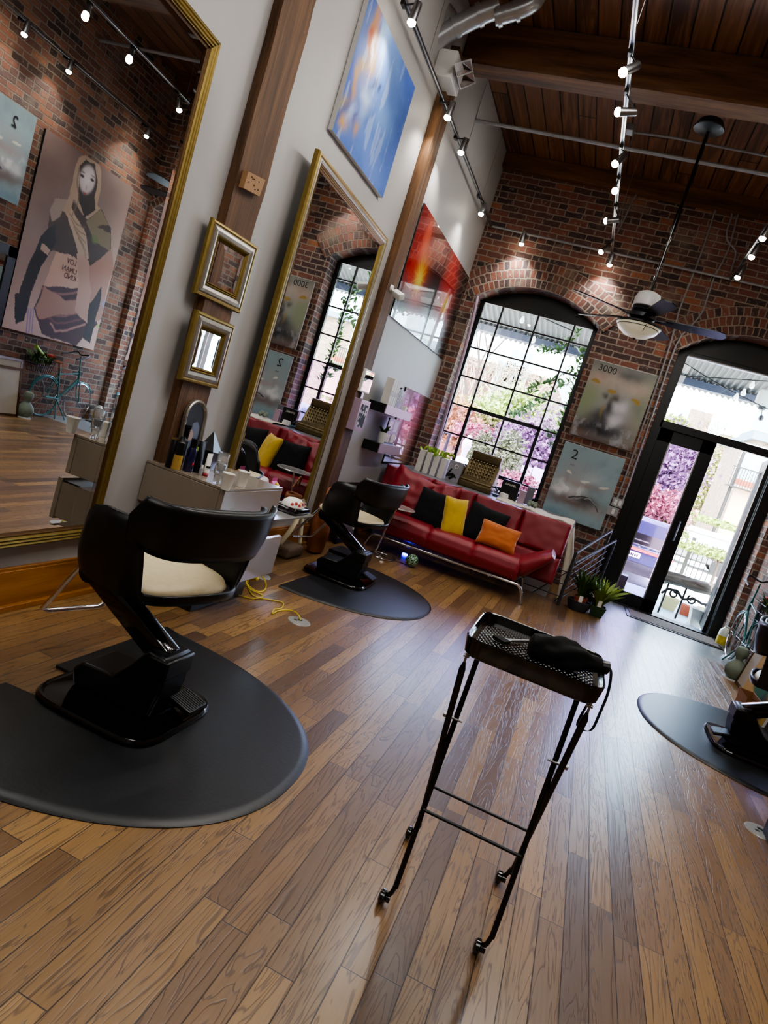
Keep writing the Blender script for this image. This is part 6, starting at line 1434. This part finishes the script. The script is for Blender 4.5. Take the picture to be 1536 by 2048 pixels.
# doormat
T = thing('doormat', 'grey coir doormat with a dark rubber border on the tiles at the door', 'mat', (3.8, 8.65, 0))
b = B(); box(b, (3.26, 8.42, 0), (4.38, 8.98, .010)); obj('rubber_border', b, M['blackmat'], T, bevel=.004); b = B(); box(b, (3.30, 8.46, .009), (4.34, 8.94, .016)); obj('coir_field', b, M['coir'], T)
T = thing('folded_chair', 'black speaker box standing beside the door inside the glass', 'box', (2.96, 9.5, 0)); 
b = B(); rbox(b, (2.98, 9.40, -.06), (3.22, 9.62, .34), .01, 2); obj('cabinet', b, M['black'], T); T.name = 'speaker_box'
# ------------------------------------------------------------------ outside
GS = -.65
struct(bx('ground_porch', (-6, D+T_END, -.14), (9, 12.2, -.06), mat('painted_porch', '8fa3aa', .55, var=.1, sc=2), bevel=0))
struct(bx('ground_street', (-40, 12.2, GS-.1), (60, 90, GS), M['concrete'], bevel=0))
struct(bx('trim_3', (-6, 12.15, GS), (9, 12.2, -.06), M['concrete'], bevel=0))
T = thing('porch_awning', 'grey corrugated metal awning roof over the porch outside', 'awning', (1.5, 10.6, 3.4))
b = B()
def aw(u, v):
    x = lerp(-5.5, 9.5, u); y = lerp(9.3, 12.0, v); return Vector((x, y, lerp(3.95, 3.33, v)+.018*math.sin(x*2*PI/.09)))
sheet(b, aw, 1340, 2); obj('corrugated_sheet', b, corrugated('corrugated_metal', '4a4846', '66625c'), T, angle=80)
bx('purlin', (-5.5, 11.55, 3.30), (9.5, 11.65, 3.41), mat('blue_grey_steel', '54586a', .5), T); bx('purlin', (-5.5, 10.3, 3.58), (9.5, 10.4, 3.69), M['iron'], T)
for k, x in enumerate((-5.3, 7.6)): bx('awning_post', (x, 11.5, -.06), (x+.1, 11.6, 3.35), M['iron'], T)
def string_lights(label, pts, bulbs):
    T = thing('string_lights', label, 'lights', pts[0], 0, 'string lights under the awning'); b = B(); tube(b, smoothline(pts, 5), .008, 6); obj('cable', b, M['iron'], T)
    for p in bulbs:
        b = B(); lathe(b, [(0, .03), (.018, .02), (.02, 0), (.035, -.03), (.03, -.07), (0, -.085)], p, 12); obj('bulb', b, M['bulbw'], T)
M['bulbw'] = mat('pale_bulb', 'f2f2ee', .3, emit=2.5)
string_lights('diagonal cable of string lights seen through the door transom', [WY(1366, 724, 10.8), WY(1440, 770, 10.8), WY(1500, 801, 10.8), WY(1560, 830, 10.8)], [WY(1474, 790, 10.8)])
string_lights('level cable of string lights high in the door transom', [WY(1366, 752, 10.6), WY(1450, 757, 10.6), WY(1560, 764, 10.6)], [WY(1506, 766, 10.6), WY(1489, 781, 10.6)])
string_lights('cable of string lights outside the window under the awning', [WY(930, 610, 10.6)+Vector((0, 0, .2)), WY(1046, 634, 10.6)+Vector((0, 0, .1)), WY(1150, 700, 10.9)+Vector((0, 0, .25))], [WY(1046, 636, 10.6), WY(1068, 676, 10.8)])
T = thing('porch_lamp', 'white box lamp with a black drop hanging outside the door transom', 'lamp', WY(1530, 790, 10.9)); p = WY(1532, 795, 10.9); b = B(); rbox(b, (p.x-.11, p.y-.1, p.z-.13), (p.x+.16, p.y+.1, p.z+.09), .02, 2); obj('lamp_box', b, M['paper'], T)
b = B(); q = WY(1522, 836, 10.9); tube(b, [p+Vector((0, 0, -.12)), q], .006); lathe(b, [(0, -.05), (.03, -.03), (.035, .02), (0, .05)], q, 14); lathe(b, [(0, -.04), (.05, -.02), (.05, .03), (0, .03)], p+Vector((0, 0, -.16)), 14); obj('drop', b, M['darksteel'], T); b = B(); tube(b, [p+Vector((0, 0, .09)), Vector((p.x, p.y, 3.55))], .012); obj('hanger', b, M['iron'], T)
# log bench on scrolled iron
T = thing('log_bench', 'weathered log bench on scrolled iron legs outside the open door', 'bench', (4.1, 10.0, -.06))
b = B(); a0, a1 = WY(1325, 1150, 10.0), WY(1446, 1186, 10.0)
def lg(u, v):
    t = 2*PI*v; p = a0.lerp(a1, u); r = .085*(1+.16*noise.noise(Vector((u*4, math.cos(t)*1.4, math.sin(t)*1.4)))+.06*math.sin(7*t+u*3)); return p+Vector((0, 1.4*r*math.cos(t), r*math.sin(t)))
g = sheet(b, lambda v, u: lg(u, v), 36, 30, wrap=True); b.faces.new([r[0] for r in g]); b.faces.new([r[-1] for r in g][::-1]); obj('log', b, M['log'], T, angle=50)
b = B()
def scr(c_, r, s, n=26, flip=1): return [c_+Vector((flip*r*(1-i/n*.75)*math.cos(s+i*.33), 0, r*(1-i/n*.75)*math.sin(s+i*.33))) for i in range(n)]
y_ = 9.95; s1 = [WY(a, c_, y_) for a, c_ in ((1322, 1186), (1338, 1178), (1356, 1186), (1366, 1198), (1380, 1198), (1392, 1200), (1405, 1208), (1420, 1210), (1424, 1216))]
tube(b, smoothline(s1, 5), .018, 8)
tube(b, scr(WY(1348, 1188, y_), .07, .3), .014, 6); tube(b, scr(WY(1384, 1200, y_), .065, 2.2), .014, 6); tube(b, scr(WY(1418, 1214, y_), .06, .3), .014, 6)
for a, c_ in ((1332, 1182), (1366, 1195), (1418, 1205)): q = WY(a, c_, y_); tube(b, [Vector((q.x, y_, .42)), Vector((q.x, y_, -.06))], .014)
obj('iron_scroll', b, M['iron'], T)
def planter(lb, px, py, y, w_, h_, mt):
    q = WY(px, py, y); T = thing('planter', lb, 'planter', (q.x, y, -.06), 0); b = B(); rr_ = []
    for (s, z) in ((.8, 0), (1, h_), (1.05, h_), (1.05, h_+.02), (.9, h_+.02), (.88, h_-.02)): rr_.append([b.verts.new(Vector((q.x+sx*w_*s/2, y+sy*w_*s/3, -.06+z))) for sx, sy in ((-1, -1), (1, -1), (1, 1), (-1, 1))])
    ringloft(b, rr_); obj('planter_box', b, M[mt], T, smooth=False)
M['ochre'] = mat('ochre_clay', 'b0a070', .8); M['patt'] = mat('white_patterned_clay', 'b9b7b0', .7, var=.35, sc=18, bump=.6)
planter('yellowish clay planter on the porch left of the terracotta one', 1338, 1205, 10.6, .24, .17, 'ochre'); planter('terracotta planter on the porch under the scrollwork', 1374, 1220, 10.6, .20, .14, 'terra')
planter('large white patterned planter on the porch by the open door', 1402, 1245, 9.95, .36, .22, 'patt'); planter('pale yellow planter behind the patterned one', 1415, 1215, 10.4, .22, .20, 'ochre')
# cars
def car(lb, px, py, y, mt, wdt=1.85, hgt=1.65, zb=GS, rear=True, rz=0, plate=None, length=4.6):
    q = WY(px, py, y); T = thing('car', lb, 'car', (0, 0, 0), 0)
    sec = [(-.90, .35), (-.92, .62), (-.90, .90), (-.80, 1.0), (-.70, hgt*.93), (-.60, hgt), (.60, hgt), (.70, hgt*.93), (.80, 1.0), (.90, .90), (.92, .62), (.90, .35)]; k = wdt/1.84
    b = B(); L = []
    for (yy, sx, top) in ((0, .90, .96), (.08, .97, 1), (.5, 1, 1), (2.4, 1, .98), (2.9, 1, .62), (length-.3, .97, .58), (length, .85, .52)):
        L.append([b.verts.new(Vector((x*k*sx, yy, min(z, hgt*top) if z > 1.0 else z))) for x, z in sec])
    ringloft(b, L); obj('car_body', b, M[mt], T, world=False, bevel=.04, angle=35)
    b = B(); slab(b, [Vector(p) for p in ((-.68*k, .02, 1.02), (.68*k, .02, 1.02), (.58*k, .05, hgt*.92), (-.58*k, .05, hgt*.92))], [Vector((p[0], p[1]-.035, p[2])) for p in ((-.68*k, .02, 1.02), (.68*k, .02, 1.02), (.58*k, .05, hgt*.92), (-.58*k, .05, hgt*.92))]); obj('rear_window', b, M['blackgloss'], T, world=False)
    b = B(); box(b, (-.86*k, -.03, .86), (.86*k, .02, .92)); obj('light_bar', b, mat('red_tail_light', 'd8203a', .3, emit=1.2), T, world=False)
    b = B(); rbox(b, (-.9*k, -.07, .34), (.9*k, .1, .60), .03, 2); obj('bumper', b, M['black'], T, world=False)
    for s in (-1, 1):
        for yy in (.85, length-.85):
            b = B(); lathe(b, [(0, -.11), (.2, -.11), (.34, -.09), (.34, .09), (.2, .11), (0, .11)], (s*.82*k, yy, .34), 24, Matrix.Rotation(PI/2, 4, 'Y')); obj('wheel', b, M['black'], T, world=False)
    if plate:
        b = B(); box(b, (-.17, -.045, .70), (.17, -.03, .82)); po = obj('licence_plate', b, M['paper'], T, world=False); b = B(); [box(b, (-.14+k*.045, -.047, .725), (-.11+k*.045, -.045, .785)) for k in range(6)]; obj('plate_marks', b, M['navy'], po)
        b = B(); [box(b, (-.55+k*.2, -.032, .965), (-.50+k*.2, -.02, .985)) for k in range(6)]; box(b, (-.8, -.03, 1.0), (.8, -.01, 1.02)); box(b, (-.25, -.045, 1.10), (.25, -.03, 1.125)); box(b, (-.85, -.04, .93), (.85, -.02, .955)); obj('chrome_trim', b, M['chrome'], T, world=False)
    off = Matrix.Rotation(rz, 3, 'Z') @ Vector((0, length/2 if rz else 0, 0)); T.matrix_basis = Matrix.Translation((q.x-off.x, y, zb)) @ Matrix.Rotation(rz, 4, 'Z'); return T
M['carb'] = mat('dark_car_paint', '2c2c52', .2, .3, coat=1); M['carw'] = mat('white_car_paint', 'b8bcc4', .25, coat=1); M['carg'] = mat('grey_car_paint', '6b6f74', .25, .3, coat=1); M['carr'] = mat('red_car_paint', '8a1c28', .25, coat=1)
car('dark SUV with a red tail-light bar parked outside, seen through the violet door pane', 1268, 1100, 16.2, 'carb', plate='3CAK')
car('white car parked by the ivy wall far outside the open door', 1408, 1010, 36, 'carw', rz=1.35, hgt=1.5)
car('grey sedan just beyond the iron fence outside the door, left one', 1378, 1060, 29, 'carg', rz=1.5, hgt=1.4, zb=GS); car('brown-grey sedan beyond the iron fence, right one', 1446, 1078, 34, 'carg', rz=1.62, hgt=1.35)
car('red car parked behind the shrubs outside the window', 925, 880, 24, 'carr', rz=1.5, hgt=1.4)
# iron fence
T = thing('iron_fence', 'black wrought iron fence with spear tips across the street', 'fence', (6, 21, GS)); b = B(); xa, xb = 3.5, 12
z1_ = GS+1.25
for k in range(int((xb-xa)/.14)):
    x = xa+k*.14; box(b, (x, 21, GS), (x+.022, 21.02, z1_)); lathe(b, [(.025, 0), (0, .10)], (x+.011, 21.01, z1_), 4)
obj('pickets', b, M['iron'], T, smooth=False); b = B()
for z in (GS+.15, GS+1.1): box(b, (xa, 20.98, z), (xb, 21.04, z+.04))
for k in range(5): box(b, (xa+k*2.1, 20.96, GS), (xa+k*2.1+.09, 21.06, GS+1.4))
obj('fence_rail', b, M['iron'], T)
# bins
for lb, px, c_ in (('lime green wheeled bin beyond the SUV', 1328, 'b8e03a'), ('blue wheeled bin beyond the SUV', 1290, '4a6ad0')):
    q = WY(px, 1045, 22.5); T = thing('wheeled_bin', lb, 'bin', (q.x, 22.5, GS), 0, 'wheeled bins'); mb = mat('bin_'+c_, c_, .5)
    b = B(); rr_ = [[b.verts.new(Vector((q.x+sx*.30*s, 22.5+sy*.3*s, GS+z))) for sx, sy in ((-1, -1), (1, -1), (1, 1), (-1, 1))] for s, z in ((.8, .08), (1, 1.0))]; ringloft(b, rr_); obj('bin_body', b, mb, T, smooth=False)
    b = B(); rbox(b, (q.x-.33, 22.15, GS+1.0), (q.x+.33, 22.85, GS+1.1), .03, 2); obj('lid', b, mb, T)
# buildings
M['fbrick'] = brick_mat('sunlit_pale_brick', w=.22, h=.075, ramp=[(0, '6d5a4a'), (.5, '86705c'), (1, '9c846c')], mort='a09484'); M['rbrick'] = brick_mat('far_red_brick', w=.24, h=.08, ramp=[(0, '62403a'), (.5, '7a5044'), (1, '8c6254')], mort='948478')
def building(lb, y, pxl, pyt, pxr, mt, depth, wins, zb=GS, roof=None, extra=None):
    a_, c_ = WY(pxl[0], pxl[1], y), WY(pxr[0], pxr[1], y); zt_ = WY(pyt[0], pyt[1], y).z
    T = thing('building', lb, 'building', ((a_.x+c_.x)/2, y, zb)); bx('wall', (a_.x, y, zb), (c_.x, y+depth, zt_), M[mt], T, bevel=0)
    if roof: bx('roof', (a_.x-.2, y-.25, zt_), (c_.x+.2, y+depth+.2, zt_+.35), M[roof], T)
    for i, (p, w_, h_) in enumerate(wins):
        q = WY(p[0], p[1], y); o = bx('window', (q.x-w_/2, y-.06, q.z-h_/2), (q.x+w_/2, y+.02, q.z+h_/2), M['paper'], T, bevel=0)
        b = B()
        for i_ in range(3):
            for j_ in range(4): box(b, (q.x-w_/2+.07+i_*(w_-.1)/3, y-.075, q.z-h_/2+.07+j_*(h_-.1)/4), (q.x-w_/2+.02+(i_+1)*(w_-.1)/3, y-.055, q.z-h_/2+.02+(j_+1)*(h_-.1)/4))
        obj('pane', b, M['farglass'], o, smooth=False)
    return T
M['farglass'] = mat('far_window_glass', '8ea3b0', .15, .2, coat=.5); M['peach'] = mat('peach_garage_door', 'c9a98c', .7); M['slate'] = mat('slate_blue_roof', '6f8590', .6)
T = building('pale brick building with a balcony window and garage door beyond the fence', 40, (1462, 1000), (1470, 868), (1640, 1000), 'fbrick', 8, [((1520, 945), 2.4, 2.6), ((1552, 830), 2, 2)], roof='slate')
q = WY(1497, 1050, 39.9); bx('garage_door', (q.x-1.3, 39.9, GS), (q.x+1.5, 39.98, q.z+1.9), M['peach'], T); bx('lintel', (q.x-1.5, 39.88, q.z+1.9), (q.x+1.7, 39.97, q.z+2.2), M['terra'], T)
q = WY(1520, 968, 39.6); b = B()
for k in range(22): box(b, (q.x-1.5+k*.14, 39.4, q.z-.5), (q.x-1.47+k*.14, 39.43, q.z+.5))
box(b, (q.x-1.55, 39.38, q.z+.5), (q.x+1.6, 39.46, q.z+.56)); box(b, (q.x-1.55, 39.3, q.z-.56), (q.x+1.6, 40, q.z-.5)); obj('balcony', b, M['iron'], T, smooth=False)
b = B(); q1, q2 = WY(1492, 895, 39.8), WY(1432, 1065, 39.8); tube(b, [q1, Vector((q1.x, 39.8, GS))], .09); obj('drainpipe', b, M['iron'], T)
T = building('brick building covered by yellow-green ivy behind the white car', 52, (1395, 1000), (1425, 862), (1475, 1000), 'fbrick', 6, [((1440, 1010), 1.4, 2.2)])
T = building('brick rooftop block standing against the sky in the door transom', 60, (1372, 850), (1380, 816), (1415, 860), 'fbrick', 3, [((1363, 830), 1.0, 1.0)])
T = building('blue-grey rooftop structure at the right of the door transom', 48, (1500, 880), (1506, 858), (1560, 880), 'slate', 4, [])
T = building('grey brick house wrapped in bare vines outside the window', 34, (860, 900), (985, 725), (1062, 900), 'rbrick', 8, [((1012, 768), 1.5, 2.2), ((1036, 736), 1.2, 1.8)])
T = building('pinkish brick house with a white gable right of the vine-covered one', 43, (1060, 900), (1080, 752), (1190, 900), 'rbrick', 8, [((1046, 735), 1, 1.4), ((1130, 780), 1.6, 2.4)], roof='whitepaint')
T = building('red-painted building down the street, seen in reflections', 30, (600, 900), (700, 700), (812, 900), 'carr2' if 'carr2' in M else 'terra', 8, [((760, 800), 2, 2)])
# vegetation
def foliage(name, lb, c_, R_, n, size, mt, trunk=None, flat=1.0, seed=0, cat='tree', group=None):
    T = thing(name, lb, cat, (c_[0], c_[1], GS), 0, group); r = np.random.default_rng(seed)
    nb = 14; cl = r.normal(size=(nb, 3)); cl /= np.linalg.norm(cl, axis=1)[:, None]; cl *= r.random((nb, 1))**.4*.72
    pick = r.integers(0, nb, n); pos = cl[pick]+r.normal(size=(n, 3))*.20; pos[:, 2] *= flat
    P_ = np.array(c_)+pos*np.array(R_); a = r.normal(size=(n, 3)); a /= np.linalg.norm(a, axis=1)[:, None]; b_ = np.cross(a, r.normal(size=(n, 3))); b_ /= np.linalg.norm(b_, axis=1)[:, None]
    s = size*(.6+.8*r.random((n, 1))); V = np.stack([P_-a*s, P_+b_*s*.55, P_+a*s, P_-b_*s*.55], 1).reshape(-1, 3); F = np.arange(4*n).reshape(n, 4)
    I = wm(T).inverted().translation; me = bpy.data.meshes.new('crown'); me.from_pydata((V+np.array(I)).tolist(), [], F.tolist()); me.materials.append(M[mt]); o = bpy.data.objects.new('crown', me); C.objects.link(o); o.parent = T
    if trunk:
        b = B(); base = Vector((c_[0], c_[1], GS)); tube(b, smoothline([base, base+Vector((.05, 0, (c_[2]-GS)*.5)), Vector(c_)], 4), [trunk*1.2-trunk*.6*i/8 for i in range(9)], 8)
        for k in range(9):
            d_ = Vector(cl[k].tolist()); d_.z = abs(d_.z)*flat; tube(b, [Vector(c_)-Vector((0, 0, .2)), Vector((c_[0]+d_.x*R_[0], c_[1]+d_.y*R_[1], c_[2]+d_.z*R_[2]))], [trunk*.45, trunk*.12], 5)
        obj('trunk', b, M['bark'], T)
    return T
M['bark'] = mat('bark', '4a3c34', .9, bump=.5, sc=30); M['purp'] = leaf_mat('purple_leaf', '4c3449', '7c5f78'); M['lime'] = leaf_mat('lime_leaf', '5a6f24', '8a9a44'); M['midg'] = leaf_mat('shrub_leaf', '36482a', '65763f'); M['rose'] = leaf_mat('rose_leaf', '70383f', '9a5a5e'); M['oran'] = leaf_mat('orange_leaf', '8a5a32', '9a7a48'); M['ivy'] = leaf_mat('ivy_leaf', '7a8040', '98955c')
def at(px, py, y): q = WY(px, py, y); return (q.x, q.y, q.z)
TG = 'trees and shrubs outside'
foliage('cherry_tree', 'purple-leaved tree at the right of the window', at(1062, 900, 19), (1.1, 1.1, 1.5), 5000, .07, 'purp', .09, seed=1, group=TG)
foliage('cherry_tree', 'purple-pink tree filling the violet door pane above the SUV', at(1328, 960, 24), (1.35, 1.3, 1.75), 6500, .09, 'purp', .12, seed=2, group=TG)
foliage('cherry_tree', 'small rosy tree beside the bins in the violet door pane', at(1300, 1012, 21.5), (1.2, .9, .7), 3500, .07, 'rose', .07, seed=3, group=TG)
foliage('shrub', 'dark green rounded shrub in the middle of the window', at(1005, 920, 17), (.62, .6, .75), 4200, .05, 'midg', .05, seed=4, cat='shrub', group=TG)
foliage('shrub', 'lime green bush along the right half of the window', at(1085, 838, 26), (2.6, 1, 1.2), 5000, .09, 'lime', .08, seed=5, cat='shrub', group=TG)
foliage('shrub', 'yellow-green bush behind the red shrub outside the window', at(985, 850, 25), (1.8, 1, 1.1), 3800, .08, 'lime', .08, seed=6, cat='shrub', group=TG)
foliage('shrub', 'orange-brown bush at the left of the window', at(925, 838, 22), (1.3, 1, 1.2), 3600, .08, 'oran', .08, seed=7, cat='shrub', group=TG)
foliage('shrub', 'rose-red shrub low at the left of the window', at(955, 868, 20), (.8, .7, .35), 2600, .06, 'rose', .05, seed=8, cat='shrub', group=TG)
foliage('shrub', 'pink flowering shrub just beyond the sill under the cash register', at(1040, 975, 14), (.75, .5, .35), 2600, .04, 'rose', .04, seed=9, cat='shrub', group=TG)
foliage('shrub', 'speckled green shrub left of the stone bust', at(965, 905, 18.5), (.6, .6, .6), 2800, .05, 'midg', .05, seed=10, cat='shrub', group=TG)
foliage('ivy', 'yellow-green ivy covering the far wall behind the open door', at(1428, 960, 51.4), (2.8, .35, 4.0), 5000, .14, 'ivy', None, seed=11, cat='plant', group=TG)
foliage('shrub', 'yellow-flowering plants at the foot of the iron fence', at(1440, 1112, 20.5), (2.2, .4, .22), 2600, .06, 'lime', .04, seed=12, cat='shrub', group=TG)
foliage('shrub', 'yellow shrub below the bins in the violet door pane', at(1325, 1052, 21.6), (.8, .3, .25), 1400, .05, 'lime', .04, seed=13, cat='shrub', group=TG)
foliage('shrub', 'small green tree top left of the rooftop block in the transom', at(1352, 850, 44), (.7, .6, .5), 2200, .14, 'lime', .1, seed=14, cat='tree', group=TG)
foliage('grass_verge', 'bright green verge beside the white car', at(1400, 1035, 33), (2.4, 1.0, .15), 1600, .10, 'lime', None, seed=15, cat='shrub', group=TG)
def bare_tree(lb, base, h_, seed, r0=.10, spread=.5):
    T = thing('bare_tree', lb, 'tree', base); rd = random.Random(seed); b = B()
    def br(p, d, ln, r, dep):
        q_ = p+d*ln; tube(b, [p, p.lerp(q_, .5)+Vector((rd.uniform(-.03, .03), 0, 0))*ln, q_], [r, r*.8, r*.62], 5, cap=False)
        if dep:
            for _ in range(3 if dep > 1 else 2):
                e = (d+Vector((rd.uniform(-1, 1), rd.uniform(-.6, .6), rd.uniform(-.25, .5)))*spread).normalized(); br(q_, e, ln*rd.uniform(.62, .85), r*.6, dep-1)
    br(Vector(base), Vector((0, 0, 1)), h_, r0, 5); obj('branches', b, M['bark'], T)
q = WY(962, 745, 28); bare_tree('leafless tree branching against the sky at the upper left of the window', (q.x, 28, GS), 3.2, 3, .11, .6)
q = WY(1470, 870, 36); bare_tree('leafless twigs beyond the roof in the door transom', (q.x, 44, 4.0), 1.0, 5, .05, .6)
# bare vines on the house
T = thing('bare_vines', 'tangle of bare straw-coloured vines over the house outside the window', 'vines', at(960, 800, 33.6)); b = B(); rd = random.Random(6)
M['straw'] = mat('straw_vine', 'a39582', .9, var=.3, sc=6)
for k in range(150):
    a_ = Vector(at(rd.uniform(880, 1055), rd.uniform(735, 880), 33.8)); pts = [a_]
    for j in range(5): pts.append(pts[-1]+Vector((rd.uniform(-.5, .5), rd.uniform(-.1, .1), rd.uniform(-.1, .9))))
    top_ = WY(985, 725, 34).z
    pts = [Vector((p.x, p.y, min(p.z, top_+rd.uniform(-.3, .3)))) for p in pts]
    if all((p-q_).length > .01 for p, q_ in zip(pts, pts[1:])): tube(b, pts, .022, 3, cap=False)
obj('vine_stems', b, M['straw'], T, smooth=False)
# leafy climber just outside the window
T = thing('climbing_vine', 'leafy climber hanging just outside the right side of the window', 'plant', (1.7, 9.75, 2.2)); b = B(); rd = random.Random(12); b2 = B()
runs = [[(1185, 640), (1160, 660), (1130, 690), (1105, 705), (1080, 700)], [(1180, 700), (1150, 730), (1110, 760), (1075, 770), (1052, 790)], [(1175, 740), (1130, 765), (1098, 790), (1068, 810), (1035, 828), (1020, 825)], [(1172, 720), (1150, 780), (1130, 830), (1125, 850)], [(1165, 700), (1155, 760), (1140, 800)], [(1130, 860), (1110, 870), (1096, 868)], [(1192, 640), (1180, 600), (1175, 560)], [(1118, 880), (1105, 895), (1112, 905)]]
for rn in runs:
    pts = smoothline([Vector(at(x, y, 9.8)) for x, y in rn], 6); tube(b2, pts, .003, 4, cap=False)
    for p in pts:
        for _ in range(3): c_ = p+Vector((rd.uniform(-.04, .04), rd.uniform(-.06, .06), rd.uniform(-.05, .03))); blade(b, c_, rd.random()*6.28, (.085+.03*rd.random()), .9, .024, 1.3, rd.random()*2)
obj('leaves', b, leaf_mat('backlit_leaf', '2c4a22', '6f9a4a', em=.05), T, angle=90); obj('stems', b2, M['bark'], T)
T = thing('stone_bust', 'white stone bust in the garden outside the window', 'sculpture', at(930, 910, 14.5)); c_ = Vector(at(932, 895, 14.5)); b = B()
lathe(b, [(0, -.22), (.07, -.2), (.075, -.1), (.10, -.05), (.125, .05), (.12, .13), (.08, .2), (0, .23)], c_, 20, None, .85, 1); lathe(b, [(0, .16), (.05, .18), (.045, .26), (0, .28)], c_, 12); lathe(b, [(0, -.6), (.20, -.58), (.24, -.35), (.10, -.22), (0, -.2)], c_, 18); b.verts.ensure_lookup_table()
obj('bust', b, M['paper'], T); b = B(); box(b, (c_.x-.2, c_.y-.2, GS), (c_.x+.2, c_.y+.2, c_.z-.55)); obj('plinth', b, M['stone'], T)
T = thing('garden_frame', 'black metal frame sign standing outside the left edge of the window', 'sign', at(890, 880, 13)); b = B(); A_ = [Vector(at(a, c2, 13)) for a, c2 in ((880, 862), (900, 868), (886, 912), (866, 906))]; tube(b, A_+[A_[0]], .035, 6); tube(b, [A_[3], Vector((A_[3].x, 13, GS))], .03, 6); tube(b, [A_[2], Vector((A_[2].x, 13, GS))], .03, 6); obj('frame', b, M['iron'], T)
for k, (px, py) in enumerate(((1050, 948), (1073, 952))): q = WY(px, py, 15.5); T = bx('utility_box', (q.x-.12, 15.5, GS), (q.x+.12, 15.8, q.z+.18), M['whitepaint']); tagp(T, ('left', 'right')[k]+' one of two pale utility boxes outside the window', 'box', 'utility boxes')
#@@LIGHT
# ------------------------------------------------------------------ lights
wd = bpy.data.worlds.new('world'); bpy.context.scene.world = wd; wd.use_nodes = True; nt = wd.node_tree
bg = nt.nodes['Background']; sky = nt.nodes.new('ShaderNodeTexSky'); sky.sky_type = 'NISHITA'
sky.sun_elevation = math.radians(52); sky.sun_rotation = math.radians(200); sky.sun_disc = False; sky.air_density = 1.2; sky.dust_density = 3
mixn = nt.nodes.new('ShaderNodeMix'); mixn.data_type = 'RGBA'; mixn.inputs[0].default_value = .75
mixn.inputs[7].default_value = (.62, .80, .95, 1); nt.links.new(sky.outputs[0], mixn.inputs[6]); nt.links.new(mixn.outputs[2], bg.inputs[0]); bg.inputs[1].default_value = 10.0
lamp('sun', 'SUN', (5, 20, 20), 24.0, (1, .95, .86), aim=(1.2, 24, 0))
o = lamp('fill_light', 'AREA', (2.4, -1.2, 4.3), 70, (1, .96, .91), 2.6, aim=(2.2, 1.2, 0)); o['label'] = 'added soft fill lamp at the near end of the salon'; o['category'] = 'light'  # added area lamp for ambient fill behind the camera, not a fixture
o = lamp('fill_light', 'AREA', (2.4, 3.4, 4.6), 60, (1, .96, .91), 1.6, aim=(2.0, 3.6, 0)); o['label'] = 'added soft fill lamp above the styling stations'; o['category'] = 'light'  # second added fill lamp, out of view overhead, not a fixture
SC = bpy.context.scene
SC.view_settings.view_transform = 'AgX'; SC.view_settings.look = 'AgX - Medium High Contrast'; SC.view_settings.exposure = .32
SC.cycles.max_bounces = 8; SC.cycles.transparent_max_bounces = 12; SC.cycles.sample_clamp_indirect = 6; SC.cycles.use_denoising = True
